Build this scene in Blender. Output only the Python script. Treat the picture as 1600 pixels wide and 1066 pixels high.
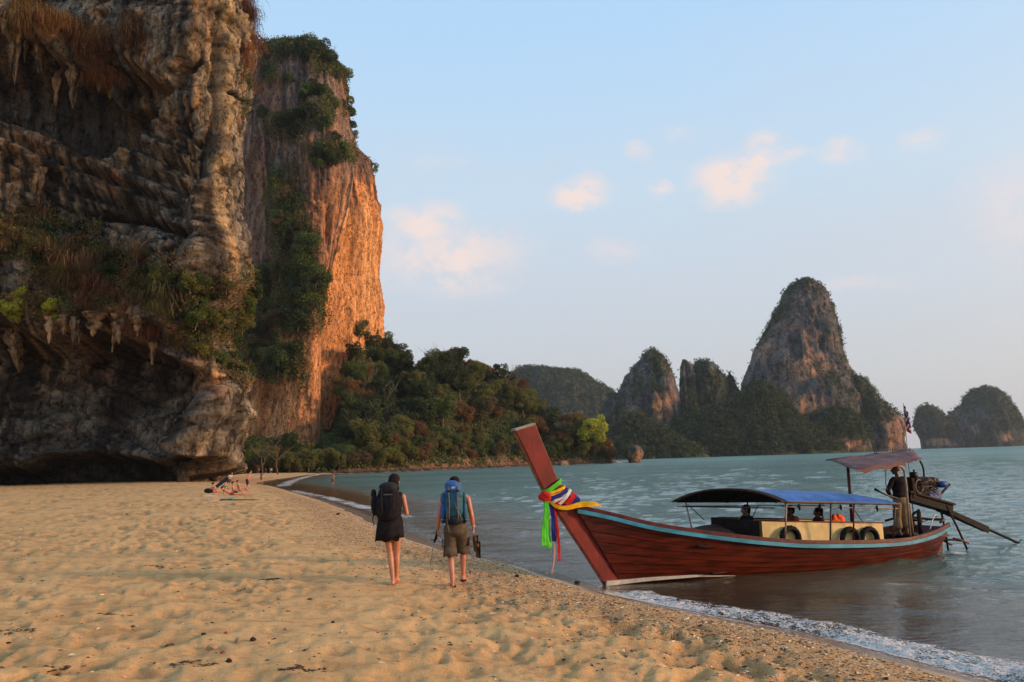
import bpy, bmesh, math, random
import numpy as np
from mathutils import Vector, Matrix

random.seed(7)
rng = np.random.default_rng(7)
S = bpy.context.scene
COL = S.collection
for o_ in list(bpy.data.objects):
    bpy.data.objects.remove(o_)

# ------------------------------------------------------------------ camera
FOC = 1291.0                       # focal length in photo pixels (photo is 1600 wide)
ROLL = math.radians(1.75)
PITCH = math.atan(186 * math.cos(ROLL) / FOC)
CAM = np.array([0.0, 0.0, 2.5])
Fw = np.array([0, math.cos(PITCH), math.sin(PITCH)])
U0 = np.array([0, -math.sin(PITCH), math.cos(PITCH)])
R0 = np.array([1.0, 0, 0])
Rv = R0 * math.cos(ROLL) - U0 * math.sin(ROLL)
Uv = U0 * math.cos(ROLL) + R0 * math.sin(ROLL)
cam_data = bpy.data.cameras.new('camera')
cam_data.sensor_width = 36.0
cam_data.lens = FOC / 1600 * 36.0
cam_data.clip_start = 0.1
cam_data.clip_end = 20000
cam = bpy.data.objects.new('camera', cam_data)
M_ = Matrix.Identity(4)
for i_ in range(3):
    M_[i_][0], M_[i_][1], M_[i_][2], M_[i_][3] = Rv[i_], Uv[i_], -Fw[i_], CAM[i_]
cam.matrix_world = M_
COL.objects.link(cam)
S.camera = cam

# ------------------------------------------------------------------ light
SUN_AZ = math.radians(99)          # clockwise from +Y (the view direction)
SUN_EL = math.radians(12)
sun_dir = Vector((math.sin(SUN_AZ) * math.cos(SUN_EL), math.cos(SUN_AZ) * math.cos(SUN_EL), math.sin(SUN_EL)))
sl = bpy.data.lights.new('sun', 'SUN')
sl.energy = 4.2
sl.angle = math.radians(8.0)
sl.color = (1.0, 0.60, 0.32)
sun = bpy.data.objects.new('sun', sl)
sun.rotation_euler = sun_dir.to_track_quat('Z', 'Y').to_euler()
sun.location = (60, 20, 60)
COL.objects.link(sun)
S.view_settings.view_transform = 'Standard'
S.view_settings.look = 'None'
S.view_settings.exposure = 0.0
S.view_settings.gamma = 1.0
S.view_settings.use_curve_mapping = False
S.cycles.max_bounces = 8
S.cycles.transparent_max_bounces = 12
S.cycles.volume_bounces = 0
S.cycles.use_denoising = True
S.cycles.caustics_reflective = False
S.cycles.caustics_refractive = False

def srgb(r, g, b):
    f = lambda c: (c / 255 / 12.92) if c / 255 <= 0.04045 else ((c / 255 + 0.055) / 1.055) ** 2.4
    return (f(r), f(g), f(b), 1.0)

class NT:
    """small helper to write node trees"""
    def __init__(s, tree):
        s.t = tree; s.n = tree.nodes; s.l = tree.links; s.n.clear()
    def new(s, typ, **kw):
        nd = s.n.new(typ)
        for k, v in kw.items():
            setattr(nd, k, v)
        return nd
    def put(s, sock, v):
        if isinstance(v, bpy.types.NodeSocket):
            s.l.new(v, sock)
        elif v is not None:
            if hasattr(sock.default_value, '__len__') and not hasattr(v, '__len__'):
                v = (v, v, v) if len(sock.default_value) == 3 else (v, v, v, 1)
            sock.default_value = v
    def math(s, op, a, b=None, c=None, clamp=False):
        nd = s.new('ShaderNodeMath', operation=op, use_clamp=clamp)
        s.put(nd.inputs[0], a)
        if b is not None: s.put(nd.inputs[1], b)
        if c is not None: s.put(nd.inputs[2], c)
        return nd.outputs[0]
    def vmath(s, op, a, b=None, scale=None):
        nd = s.new('ShaderNodeVectorMath', operation=op)
        s.put(nd.inputs[0], a)
        if b is not None: s.put(nd.inputs[1], b)
        if scale is not None: s.put(nd.inputs[3], scale)
        return nd.outputs[1] if op in ('DOT_PRODUCT', 'LENGTH', 'DISTANCE') else nd.outputs[0]
    def mix(s, f, a, b, blend='MIX'):
        nd = s.new('ShaderNodeMix', data_type='RGBA', blend_type=blend)
        s.put(nd.inputs[0], f); s.put(nd.inputs[6], a); s.put(nd.inputs[7], b)
        return nd.outputs[2]
    def noise(s, vec, scale, detail=4, rough=0.55, distort=0.0, out=0):
        nd = s.new('ShaderNodeTexNoise')
        s.put(nd.inputs['Vector'], vec); s.put(nd.inputs['Scale'], scale)
        nd.inputs['Detail'].default_value = detail; nd.inputs['Roughness'].default_value = rough
        nd.inputs['Distortion'].default_value = distort
        return nd.outputs[out]
    def rng(s, v, a, b, c=0.0, d=1.0, smooth=True):
        nd = s.new('ShaderNodeMapRange', interpolation_type='SMOOTHSTEP' if smooth else 'LINEAR')
        s.put(nd.inputs[0], v); s.put(nd.inputs[1], a); s.put(nd.inputs[2], b); s.put(nd.inputs[3], c); s.put(nd.inputs[4], d)
        return nd.outputs[0]
    def ramp(s, f, stops):
        nd = s.new('ShaderNodeValToRGB')
        e = nd.color_ramp.elements
        while len(e) < len(stops): e.new(0.5)
        for i, (p, c) in enumerate(stops):
            e[i].position = p; e[i].color = c if len(c) == 4 else (*c, 1)
        s.put(nd.inputs[0], f)
        return nd.outputs[0]
    def comb(s, x, y, z):
        nd = s.new('ShaderNodeCombineXYZ')
        s.put(nd.inputs[0], x); s.put(nd.inputs[1], y); s.put(nd.inputs[2], z)
        return nd.outputs[0]
    def sep(s, v):
        nd = s.new('ShaderNodeSeparateXYZ'); s.put(nd.inputs[0], v); return nd.outputs
    def attr(s, name, out='Color'):
        nd = s.new('ShaderNodeAttribute', attribute_name=name)
        return nd.outputs[out]
    def bump(s, h, strength=0.5, dist=0.1, normal=None):
        nd = s.new('ShaderNodeBump')
        s.put(nd.inputs['Height'], h); s.put(nd.inputs['Strength'], strength); s.put(nd.inputs['Distance'], dist)
        if normal is not None: s.put(nd.inputs['Normal'], normal)
        return nd.outputs[0]

# ------------------------------------------------------------------ sky
world = bpy.data.worlds.new('World')
S.world = world
world.use_nodes = True
w = NT(world.node_tree)
tc = w.new('ShaderNodeTexCoord')
d_ = w.vmath('NORMALIZE', tc.outputs['Generated'])
sx, sy, sz = w.sep(d_)
el = w.math('ARCSINE', sz)                         # elevation in radians
eld = w.math('MULTIPLY', el, 180 / math.pi / 90)   # 0..1 for 0..90 degrees
grad = w.ramp(eld, [(0.0, srgb(196, 195, 194)), (0.05, srgb(199, 202, 204)), (0.12, srgb(199, 209, 220)),
                    (0.20, srgb(195, 216, 233)), (0.32, srgb(177, 212, 244)), (0.55, srgb(158, 199, 240)), (1.0, srgb(138, 184, 232))])
# warmer and brighter towards the low sun
sdot = w.vmath('DOT_PRODUCT', d_, tuple(sun_dir))
glow = w.math('POWER', w.math('MAXIMUM', sdot, 0.0), 3.0)
low = w.rng(el, math.radians(40), 0.0)
warm = w.math('MULTIPLY', glow, low)
grad = w.mix(w.math('MULTIPLY', warm, 0.75), grad, (1.5, 0.98, 0.62, 1))
nish = w.new('ShaderNodeTexSky', sky_type='NISHITA')
nish.sun_disc = False
nish.sun_elevation = SUN_EL
nish.sun_rotation = SUN_AZ
nish.dust_density = 2.0
nsc = w.vmath('SCALE', nish.outputs[0], scale=0.12)
base = w.mix(0.10, w.vmath('SCALE', grad, scale=1.16), nsc)
# clouds: a handful of small lit puffs plus a broad soft veil
az = w.math('ARCTAN2', sx, sy)
cc = w.comb(w.math('MULTIPLY', az, 1.0), w.math('MULTIPLY', el, 1.6), 0.0)
wob = w.noise(cc, 9, 5, 0.6, out=1)
wv = w.vmath('SCALE', w.vmath('SUBTRACT', wob, (0.5, 0.5, 0.5)), scale=0.055)
wobc = w.vmath('ADD', w.comb(az, el, 0.0), wv)
fine = w.noise(w.comb(az, w.math('MULTIPLY', el, 1.3), 3.0), 26, 6, 0.6)
mask = None
def dir_of(px, py):
    r = Fw + Rv * (px - 800) / FOC - Uv * (py - 533) / FOC
    r = r / np.linalg.norm(r)
    return math.atan2(r[0], r[1]), math.asin(r[2])
for (px, py, wx, wy, st) in [(905, 300, 58, 30, .95), (1150, 276, 76, 42, 1.0), (1192, 246, 44, 34, .85), (1038, 297, 24, 16, .6), (995, 237, 24, 20, .4),
                             (1235, 243, 48, 13, .45), (1315, 232, 36, 18, .55), (1435, 215, 34, 12, .35), (1060, 205, 34, 14, .2),
                             (660, 348, 80, 38, .8), (700, 400, 140, 60, .75), (960, 388, 60, 24, .3), (1590, 330, 80, 90, .3), (680, 255, 60, 16, .2), (1340, 445, 80, 16, .25)]:
    a0, e0 = dir_of(px, py)
    dv = w.vmath('SUBTRACT', wobc, (a0, e0, 0))
    dv = w.vmath('MULTIPLY', dv, (FOC / wx, FOC / wy, 0))
    ln = w.vmath('LENGTH', dv)
    m = w.math('MULTIPLY', w.rng(ln, 1.25, 0.1), st)
    mask = m if mask is None else w.math('MAXIMUM', mask, m)
mask = w.math('MULTIPLY', w.math('MULTIPLY', mask, w.rng(fine, 0.30, 0.60, 0.2, 1.0)), 1.35, clamp=True)
veil = w.noise(w.comb(az, w.math('MULTIPLY', el, 3.5), 7.0), 2.2, 5, 0.6)
veilm = w.math('MULTIPLY', w.rng(veil, 0.45, 0.8), 0.22)
skyc = w.mix(veilm, base, srgb(214, 212, 218))
skyc = w.mix(mask, skyc, srgb(246, 229, 224))
# below the horizon (hidden by sea) a dim blue-grey
skyc = w.mix(w.rng(sz, -0.02, -0.06), skyc, srgb(120, 135, 140))
bg = w.new('ShaderNodeBackground')
w.put(bg.inputs[0], skyc); bg.inputs[1].default_value = 1.0
w.l.new(bg.outputs[0], w.new('ShaderNodeOutputWorld').inputs[0])
world.cycles.sampling_method = 'MANUAL'
world.cycles.sample_map_resolution = 512

# ------------------------------------------------------------------ helpers
def ray(px, py):
    return Fw + Rv * (px - 800) / FOC - Uv * (py - 533) / FOC
def at_y(px, py, Y):
    r = ray(px, py); return CAM + r * (Y / r[1])
def at_z(px, py, z=0.0):
    r = ray(px, py); return CAM + r * ((z - CAM[2]) / r[2])
def proj(X, Y, Z):
    d = (X - CAM[0]) * Fw[0] + (Y - CAM[1]) * Fw[1] + (Z - CAM[2]) * Fw[2]
    a = (X * Rv[0] + Y * Rv[1] + (Z - CAM[2]) * Rv[2]) / d
    b = (X * Uv[0] + Y * Uv[1] + (Z - CAM[2]) * Uv[2]) / d
    return 800 + FOC * a, 533 - FOC * b
def sst(a, b, x):
    t = np.clip((x - a) / (b - a), 0, 1); return t * t * (3 - 2 * t)
def _hash(ix, iy, iz, seed):
    h = (ix.astype(np.int64) * 374761393 + iy.astype(np.int64) * 668265263 + iz.astype(np.int64) * 2147483647 + seed * 1274126177) & 0xFFFFFFFF
    h = ((h ^ (h >> 13)) * 1274126177) & 0xFFFFFFFF
    h = ((h ^ (h >> 16)) * 2246822519) & 0xFFFFFFFF
    return ((h ^ (h >> 15)) & 0xFFFFFF) / float(0xFFFFFF)
def vn(x, y, z, seed=0):
    """smooth value noise in -1..1"""
    x, y, z = np.broadcast_arrays(np.asarray(x, float), np.asarray(y, float), np.asarray(z, float))
    ix, iy, iz = np.floor(x), np.floor(y), np.floor(z)
    fx, fy, fz = x - ix, y - iy, z - iz
    u, v, q = [t * t * t * (t * (t * 6 - 15) + 10) for t in (fx, fy, fz)]
    r = 0
    for dx in (0, 1):
        for dy in (0, 1):
            for dz in (0, 1):
                r = r + _hash(ix + dx, iy + dy, iz + dz, seed) * (u if dx else 1 - u) * (v if dy else 1 - v) * (q if dz else 1 - q)
    return r * 2 - 1
def fbm(x, y, z, octs=4, gain=0.5, seed=0):
    a, s, t = 1.0, 0, 0
    for i in range(octs):
        s = s + a * vn(x * 2.03 ** i, y * 2.03 ** i, z * 2.03 ** i, seed + i * 17); t += a; a *= gain
    return s / t
def ridged(x, y, z, octs=4, gain=0.5, seed=0):
    a, s, t = 1.0, 0, 0
    for i in range(octs):
        s = s + a * (1 - 2 * np.abs(vn(x * 2.07 ** i, y * 2.07 ** i, z * 2.07 ** i, seed + i * 13))); t += a; a *= gain
    return s / t
def worley(x, y, seed=0):
    ix, iy = np.floor(x), np.floor(y)
    best = np.full(x.shape, 9.0); hv = np.zeros(x.shape)
    for dx in (-1, 0, 1):
        for dy in (-1, 0, 1):
            cx, cy = ix + dx, iy + dy
            z = np.zeros_like(cx)
            px = cx + _hash(cx, cy, z, seed); py = cy + _hash(cx, cy, z, seed + 5)
            d = np.hypot(px - x, py - y); h = _hash(cx, cy, z, seed + 9)
            m = d < best
            best = np.where(m, d, best); hv = np.where(m, h, hv)
    return best, hv
def seg_d(x, y, pts):
    """distance to polyline and side sign (positive on the right hand of travel)"""
    best = np.full(np.shape(x), 1e9); sg = np.zeros(np.shape(x))
    for (ax, ay), (bx, by) in zip(pts[:-1], pts[1:]):
        dx, dy = bx - ax, by - ay; L2 = dx * dx + dy * dy
        t = np.clip(((x - ax) * dx + (y - ay) * dy) / L2, 0, 1)
        d = np.hypot(x - ax - t * dx, y - ay - t * dy)
        c = (x - ax) * dy - (y - ay) * dx
        m = d < best - 1e-9
        best = np.where(m, d, best); sg = np.where(m, np.sign(c), sg)
    return best, sg
def poly_sd(x, y, pts):
    """signed distance to polygon, positive inside"""
    P = list(pts) + [pts[0]]
    d, _ = seg_d(x, y, P)
    ins = np.zeros(np.shape(x), bool)
    for (ax, ay), (bx, by) in zip(P[:-1], P[1:]):
        if ay == by: continue
        c = ((ay > y) != (by > y)) & (x < (bx - ax) * (y - ay) / (by - ay) + ax)
        ins ^= c
    return np.where(ins, d, -d)

def link(o, parent=None):
    COL.objects.link(o)
    if parent is not None: o.parent = parent
    return o
def mesh_np(name, V, F, mat, smooth=True, col=None, attrs=None, parent=None):
    """mesh from numpy arrays; F is (n,3) or (n,4)"""
    V = np.asarray(V, np.float32); F = np.asarray(F, np.int32)
    me = bpy.data.meshes.new(name)
    n, k = F.shape
    me.vertices.add(len(V)); me.vertices.foreach_set('co', V.ravel())
    me.loops.add(n * k); me.loops.foreach_set('vertex_index', F.ravel())
    me.polygons.add(n)
    me.polygons.foreach_set('loop_start', np.arange(0, n * k, k, dtype=np.int32))
    me.polygons.foreach_set('use_smooth', np.full(n, smooth, bool))
    me.update(calc_edges=True)
    if col is not None:
        c = np.ones((len(V), 4), np.float32); c[:, :3] = np.clip(col, 0, 1)
        me.attributes.new('Col', 'FLOAT_COLOR', 'POINT').data.foreach_set('color', c.ravel())
    for k_, v_ in (attrs or {}).items():
        me.attributes.new(k_, 'FLOAT', 'POINT').data.foreach_set('value', np.asarray(v_, np.float32).ravel())
    if mat is not None: me.materials.append(mat)
    return link(bpy.data.objects.new(name, me), parent)
def grid_faces(nu, nv, wrap=False):
    """verts indexed [v*nu+u]"""
    u = np.arange(nu if wrap else nu - 1); v = np.arange(nv - 1)
    uu, vv = np.meshgrid(u, v)
    a = vv * nu + uu; b = vv * nu + (uu + 1) % nu; c = (vv + 1) * nu + (uu + 1) % nu; d = (vv + 1) * nu + uu
    return np.stack([a, b, c, d], -1).reshape(-1, 4)
def tag(o, label=None, cat=None, group=None, kind=None):
    for k, v in (('label', label), ('category', cat), ('group', group), ('kind', kind)):
        if v is not None: o[k] = v
    return o
def empty(name, loc=(0, 0, 0), rz=0.0):
    o = bpy.data.objects.new(name, None); o.location = loc; o.rotation_euler = (0, 0, rz); o.empty_display_size = 0.2
    return link(o)
def smooth_poly(pts, n):
    """resampled Catmull-Rom through pts, evenly spaced"""
    P = np.asarray(pts, float); P = np.vstack([2 * P[0] - P[1], P, 2 * P[-1] - P[-2]])
    out = []
    for i in range(1, len(P) - 2):
        t = np.linspace(0, 1, 40, endpoint=False)[:, None]
        a, b, c, d = P[i - 1], P[i], P[i + 1], P[i + 2]
        out.append(0.5 * ((2 * b) + (c - a) * t + (2 * a - 5 * b + 4 * c - d) * t ** 2 + (3 * b - a - 3 * c + d) * t ** 3))
    out = np.vstack(out + [P[-2][None]])
    s = np.r_[0, np.cumsum(np.linalg.norm(np.diff(out, axis=0), axis=1))]
    q = np.linspace(0, s[-1], n)
    return np.stack([np.interp(q, s, out[:, k]) for k in range(out.shape[1])], 1)

# ------------------------------------------------------------------ materials
def mat(name):
    m = bpy.data.materials.new(name); m.use_nodes = True
    return m, NT(m.node_tree)
def finish(n, shader, disp=None):
    o = n.new('ShaderNodeOutputMaterial'); n.l.new(shader, o.inputs[0]); return o
def principled(n, base, rough=0.7, normal=None, **kw):
    p = n.new('ShaderNodeBsdfPrincipled')
    n.put(p.inputs['Base Color'], base); n.put(p.inputs['Roughness'], rough)
    if normal is not None: n.put(p.inputs['Normal'], normal)
    for k, v in kw.items(): n.put(p.inputs[k.replace('_', ' ')], v)
    return p.outputs[0]
_simple = {}
def simple(name, color, rough=0.6, var=0.25, scale=8, metallic=0.0, bump=0.15, stretch=(1, 1, 1), bdist=0.01, coat=0.0):
    if name in _simple: return _simple[name]
    m, n = mat(name)
    t = n.new('ShaderNodeTexCoord').outputs['Object']
    v = n.vmath('MULTIPLY', t, stretch)
    f = n.noise(v, scale, 5, 0.6); f2 = n.noise(v, scale * 5, 3, 0.6)
    c = tuple(color[:3])
    dk = tuple(x * (1 - var) for x in c) + (1,); lt = tuple(min(1, x * (1 + var)) for x in c) + (1,)
    col = n.mix(n.rng(f, 0.3, 0.7), dk, lt)
    sh = principled(n, col, n.rng(f2, 0.2, 0.8, max(rough - .12, .02), min(rough + .12, 1)), n.bump(f2, bump, bdist), Metallic=metallic, Coat_Weight=coat, Specular_IOR_Level=0.12 if rough > .62 else 0.35)
    finish(n, sh); _simple[name] = m
    return m

def rock_material(name, scale=1.0, bump=0.6, bdist=0.25):
    m, n = mat(name)
    t = n.new('ShaderNodeTexCoord').outputs['Object']
    c = n.attr('Col')
    st = n.vmath('MULTIPLY', t, (1.0, 1.0, 0.22))
    a = n.noise(st, 0.8 * scale, 8, 0.65); b = n.noise(t, 2.6 * scale, 8, 0.7)
    vor = n.noise(n.vmath('MULTIPLY', t, (1, 1, 2.2)), 1.4 * scale, 6, 0.7, 1.5)
    k = n.math('ADD', n.math('MULTIPLY', n.rng(a, 0.3, 0.7), 0.75), n.math('MULTIPLY', n.rng(b, 0.3, 0.7), 0.65))
    k = n.math('ADD', k, 0.22)
    crk = n.noise(n.vmath('MULTIPLY', t, (1, 1, 0.5)), 1.1 * scale, 7, 0.72, 0.8)
    k = n.math('MULTIPLY', k, n.rng(crk, 0.36, 0.50, 0.30, 1.12))
    col = n.vmath('SCALE', c, scale=k)
    h = n.math('ADD', n.math('MULTIPLY', a, 0.5), n.math('ADD', n.math('MULTIPLY', b, 0.6), n.math('MULTIPLY', vor, 0.5)))
    h = n.math('ADD', h, n.math('MULTIPLY', n.rng(crk, 0.36, 0.50), 0.5))
    finish(n, principled(n, col, 0.9, n.bump(h, bump, bdist), Specular_IOR_Level=0.25))
    return m
M_rock = rock_material('limestone', 1.0, 0.9, 0.4)
M_rock_far = rock_material('limestone_far', 0.25, 0.8, 1.5)

def leaf_material(name, use_obj=True, trans=0.25):
    m, n = mat(name)
    c = n.attr('Col')
    if use_obj:
        oi = n.new('ShaderNodeObjectInfo')
        c = n.mix(1.0, c, oi.outputs['Color'], 'MULTIPLY')
    geo = n.new('ShaderNodeNewGeometry')
    p = principled(n, c, 0.62, Specular_IOR_Level=0.3)
    tr = n.new('ShaderNodeBsdfTranslucent'); n.put(tr.inputs[0], n.vmath('MULTIPLY', c, (1.1, 1.3, 0.5)))
    ms = n.new('ShaderNodeMixShader'); ms.inputs[0].default_value = trans
    n.l.new(p, ms.inputs[1]); n.l.new(tr.outputs[0], ms.inputs[2])
    finish(n, ms.outputs[0])
    return m
M_leaf = leaf_material('leaves')
M_leaf_far = leaf_material('leaves_far', False)
M_bark = simple('bark', (0.16, 0.12, 0.085), 0.9, 0.4, 3, stretch=(1, 1, .3), bump=.5, bdist=.05)
# ------------------------------------------------------------------ shore
SHORE = [(9, -20), (7.6, 0), (6.2, 6.0), (5.27, 9.24), (4.63, 10.68), (3.64, 12.65), (1.6, 16.02), (0.84, 18.86), (-1.18, 22.6), (-3.85, 30.0),
         (-8.5, 45.1), (-15, 64), (-31, 108), (-38, 125), (-44, 150), (-50, 190), (-56, 225), (-55, 238)]
SHORE_S = [tuple(p) for p in smooth_poly(SHORE, 60)]
SHORE_FAR = SHORE_S + [(-46, 246), (-36, 256), (-25, 280), (-10, 306), (10, 326), (39, 333), (46, 348), (40, 380), (-20, 420), (-200, 480)]

def shore_sd(x, y):
    """positive on land"""
    d, s = seg_d(x, y, SHORE_FAR)
    return d * np.where(s < 0, 1, -1)

def polar_grid(r0, r1, ratio, a_front, da_front, da_back):
    nr = int(math.log(r1 / r0) / math.log(ratio)) + 1
    r = r0 * ratio ** np.arange(nr + 1)
    if r0 < 1: r = np.r_[0.01, 0.3, 0.6, r]
    a1 = np.arange(-a_front, a_front, da_front)
    a2 = np.arange(a_front, 360 - a_front, da_back)
    a = np.radians(np.r_[a1, a2])
    A, Rr = np.meshgrid(a, r)
    return (Rr * np.sin(A)), (Rr * np.cos(A)), len(a), len(r)

def sand_height(x, y, detail=True):
    s = shore_sd(x, y)
    nz = 0.06 * fbm(x * 0.12, y * 0.12, 0 * x, 3, seed=3)
    land = 0.92 * (1 - np.exp(-np.maximum(s, 0) / 4.2)) + 0.004 * np.clip(s, 0, 80) + nz * sst(1, 8, s)
    sea = np.maximum(-0.085 * np.maximum(-s, 0), -6 - 0.0 * s)
    z = np.where(s > 0, land, sea)
    if detail:
        dist = np.hypot(x, y)
        dry = sst(1.1, 3.2, s)
        wx = x + 0.12 * vn(x * 2, y * 2, 0 * x, 31); wy = y + 0.12 * vn(x * 2, y * 2, 0 * x + 5, 32)
        d1, h1 = worley(wx / 0.30, wy / 0.30, 1)
        d2, h2 = worley(wx / 0.58 + 7, wy / 0.58, 2)
        d3, h3 = worley(wx / 0.17, wy / 0.17 + 3, 3)
        amp = 0.75 + 0.55 * vn(x * 0.45, y * 0.3, 0 * x, 8)
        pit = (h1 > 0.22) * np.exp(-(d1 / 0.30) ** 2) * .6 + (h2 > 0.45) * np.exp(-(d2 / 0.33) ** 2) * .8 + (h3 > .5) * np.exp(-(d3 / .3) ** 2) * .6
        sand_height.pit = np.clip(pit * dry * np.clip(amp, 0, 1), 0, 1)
        z = z - dry * amp * 1.95 * (0.036 * (h1 > 0.22) * np.exp(-(d1 / 0.33) ** 2) + 0.046 * (h2 > 0.45) * np.exp(-(d2 / 0.36) ** 2)
                             + 0.022 * (h3 > 0.4) * np.exp(-(d3 / 0.35) ** 2) * (dist < 35))
        z = z + dry * (0.035 * fbm(x * 1.1, y * 1.1, 0 * x, 3, seed=12) + 0.018 * fbm(x * 4.5, y * 4.5, 0 * x, 3, 0.6, seed=14))
    return z, s

X, Y, na, nr = polar_grid(0.9, 620, 1.0145, 40, 0.135, 4.0)
x, y = X.ravel(), Y.ravel()
z, s = sand_height(x, y)
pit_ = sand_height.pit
F = grid_faces(na, nr, True)
# centre fan is left open under the camera's feet: close with a small disc
wet = 1 - sst(0.55, 1.45, s + 0.25 * fbm(x * 0.8, y * 0.8, 0 * x, 3, seed=5))
grit = sst(0.9, 1.7, s) * (1 - sst(2.2, 4.6, s + 0.6 * fbm(x * .6, y * .6, 0 * x, 3, seed=6)))
keep = (s[F] > -60).any(1)
F = F[keep]
m, n = mat('sand')
t = n.new('ShaderNodeTexCoord').outputs['Object']
a = n.noise(t, 0.7, 5, 0.6); b = n.noise(t, 7, 6, 0.7); c = n.noise(t, 60, 4, 0.75); g = n.noise(t, 160, 2, 0.7)
col = n.mix(n.rng(a, 0.35, 0.65), (0.66, 0.365, 0.135, 1), (0.76, 0.435, 0.170, 1))
col = n.mix(n.rng(b, 0.52, 0.72), col, (0.50, 0.265, 0.10, 1))
mid = n.noise(n.vmath('MULTIPLY', t, (.7, 1.3, 1)), 2.6, 5, 0.65, 0.6)
col = n.mix(n.math('MULTIPLY', n.rng(mid, 0.50, 0.66), 0.6), col, (0.40, 0.20, 0.075, 1))
col = n.mix(n.math('MULTIPLY', n.rng(c, 0.50, 0.68), 0.55), col, (0.34, 0.17, 0.07, 1))
col = n.mix(n.math('MULTIPLY', n.rng(g, 0.56, 0.7), 0.35), col, (0.90, 0.66, 0.38, 1))
gr = n.attr('grit', 'Fac'); we = n.attr('wet', 'Fac')
vr = n.new('ShaderNodeTexVoronoi'); vr.inputs['Scale'].default_value = 42; n.l.new(t, vr.inputs['Vector'])
hsv = n.new('ShaderNodeSeparateColor'); n.l.new(vr.outputs['Color'], hsv.inputs[0])
gcol = n.ramp(hsv.outputs[0], [(0.0, (0.16, 0.075, 0.035, 1)), (0.35, (0.42, 0.22, 0.08, 1)), (0.7, (0.55, 0.31, 0.12, 1)), (1.0, (0.74, 0.56, 0.36, 1))])
col = n.mix(n.math('MULTIPLY', gr, n.rng(b, 0.35, 0.6, 0.35, 0.9)), col, gcol)
col = n.mix(n.math('MULTIPLY', n.attr('pit', 'Fac'), n.rng(b, .3, .6, .6, 1.0)), col, (0.31, 0.15, 0.055, 1))  # pits painted darker, so their shade sits in the sand colour
wcol = n.mix(n.rng(b, 0.3, 0.7), (0.25, 0.155, 0.085, 1), (0.33, 0.21, 0.12, 1))
col = n.mix(we, col, wcol)
hgt = n.math('ADD', n.math('MULTIPLY', n.math('ADD', b, mid), 0.6), n.math('MULTIPLY', c, 0.25))
hgt = n.math('ADD', hgt, n.math('MULTIPLY', n.math('MULTIPLY', vr.outputs['Distance'], gr), -0.5))
bs = n.rng(we, 0, 1, 0.85, 0.05)
finish(n, principled(n, col, n.rng(we, 0.2, 1.0, 0.95, 0.12), n.bump(hgt, bs, 0.05), Specular_IOR_Level=n.rng(we, 0, 1, 0.2, 0.6)))
M_sand = m
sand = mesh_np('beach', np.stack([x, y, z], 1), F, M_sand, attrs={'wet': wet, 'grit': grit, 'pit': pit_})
tag(sand, kind='structure')

def sand_z(px_, py_):
    zz, _ = sand_height(np.array([px_]), np.array([py_])); return float(zz[0])

# ------------------------------------------------------------------ sea
def wave_z(x, y, s):
    off = sst(-0.2, -9, s); off2 = sst(-6, -45, s)
    dist = np.hypot(x, y)
    z = np.zeros_like(x)
    rs = np.random.default_rng(3)
    # choppy sum of short crested waves moving towards the beach
    for i in range(24):
        L = 0.5 * 1.17 ** i if i < 13 else .8 + 2.4 * rs.random()
        th = math.radians(252 + rs.normal() * 30)
        kx, ky = math.cos(th) * 2 * math.pi / L, math.sin(th) * 2 * math.pi / L
        ph = rs.random() * 6.28
        wob = 1.5 * vn(x / (L * 3), y / (L * 3), 0 * x, 100 + i)
        sh = np.sin(kx * x + ky * y + ph + wob)
        amp = 0.0135 * L ** 0.45 * (1 - sst(L * 60, L * 110, dist))
        z = z + amp * (np.where(sh > 0, sh ** 1.6 if False else np.abs(sh) ** 1.4, -np.abs(sh) ** 0.9))
    ca, sa = math.cos(.25), math.sin(.25); xr, yr = x * ca + y * sa, -x * sa + y * ca
    z = z + .075 * fbm(xr * .16 + 3, yr * .42, 0 * x, 2, .5, seed=23) * sst(-4, -20, s) * (1 - sst(250, 500, dist)) + .045 * ridged(xr * .5, yr * 1.35, 0 * x, 3, .55, seed=24) * sst(-3, -12, s) * (1 - sst(90, 200, dist))
    z = z * (0.16 + 0.50 * off + 0.36 * off2) * (0.8 + 0.35 * fbm(x * 0.05, y * 0.05, 0 * x, 2, seed=9))
    z = z * (1 - .3 * sst(-9, -2, s)) * (1 - .8 * sst(-2.2, -.6, s))
    # low swells running along the shore near the sand
    sw = np.sin(s * 1.15 + 1.2 * fbm(x * 0.12, y * 0.12, 0 * x, 2, seed=21))
    z = z + 0.085 * np.exp(-((s + 5.5) / 3.2) ** 2) * np.maximum(sw, -0.2) ** 1 * sst(20, 26, np.hypot(x, y))
    return z
X, Y, na, nr = polar_grid(5.0, 9000, 1.0115, 38, 0.125, 5.0)
x, y = X.ravel(), Y.ravel()
s = shore_sd(x, y)
z = wave_z(x, y, s) + 0.0
F = grid_faces(na, nr, True)
F = F[(s[F] < 2.5).any(1)]
m, n = mat('sea_water')
t = n.new('ShaderNodeTexCoord').outputs['Object']
dp = n.attr('depth', 'Fac')
dist = n.vmath('LENGTH', t)
n1 = n.noise(n.vmath('MULTIPLY', t, (1.0, 1.0, 1.0)), 3.2, 5, 0.65, 0.4)
n2 = n.noise(n.vmath('MULTIPLY', t, (0.6, 1.0, 1.0)), 0.75, 6, 0.7, 0.3)
n3 = n.noise(n.vmath('MULTIPLY', t, (0.35, 1.0, 1.0)), 0.12, 6, 0.75, 0.3)
farw = n.rng(dist, 40, 260)
b1 = n.bump(n1, n.rng(dist, 10, 60, 0.35, 0.15), n.rng(dp, 0.03, 0.4, 0.03, 0.22))
b2 = n.bump(n2, n.rng(dist, 15, 120, 0.30, 0.8), n.rng(dp, 0.05, 0.5, 0.2, 0.55), b1)
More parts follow.
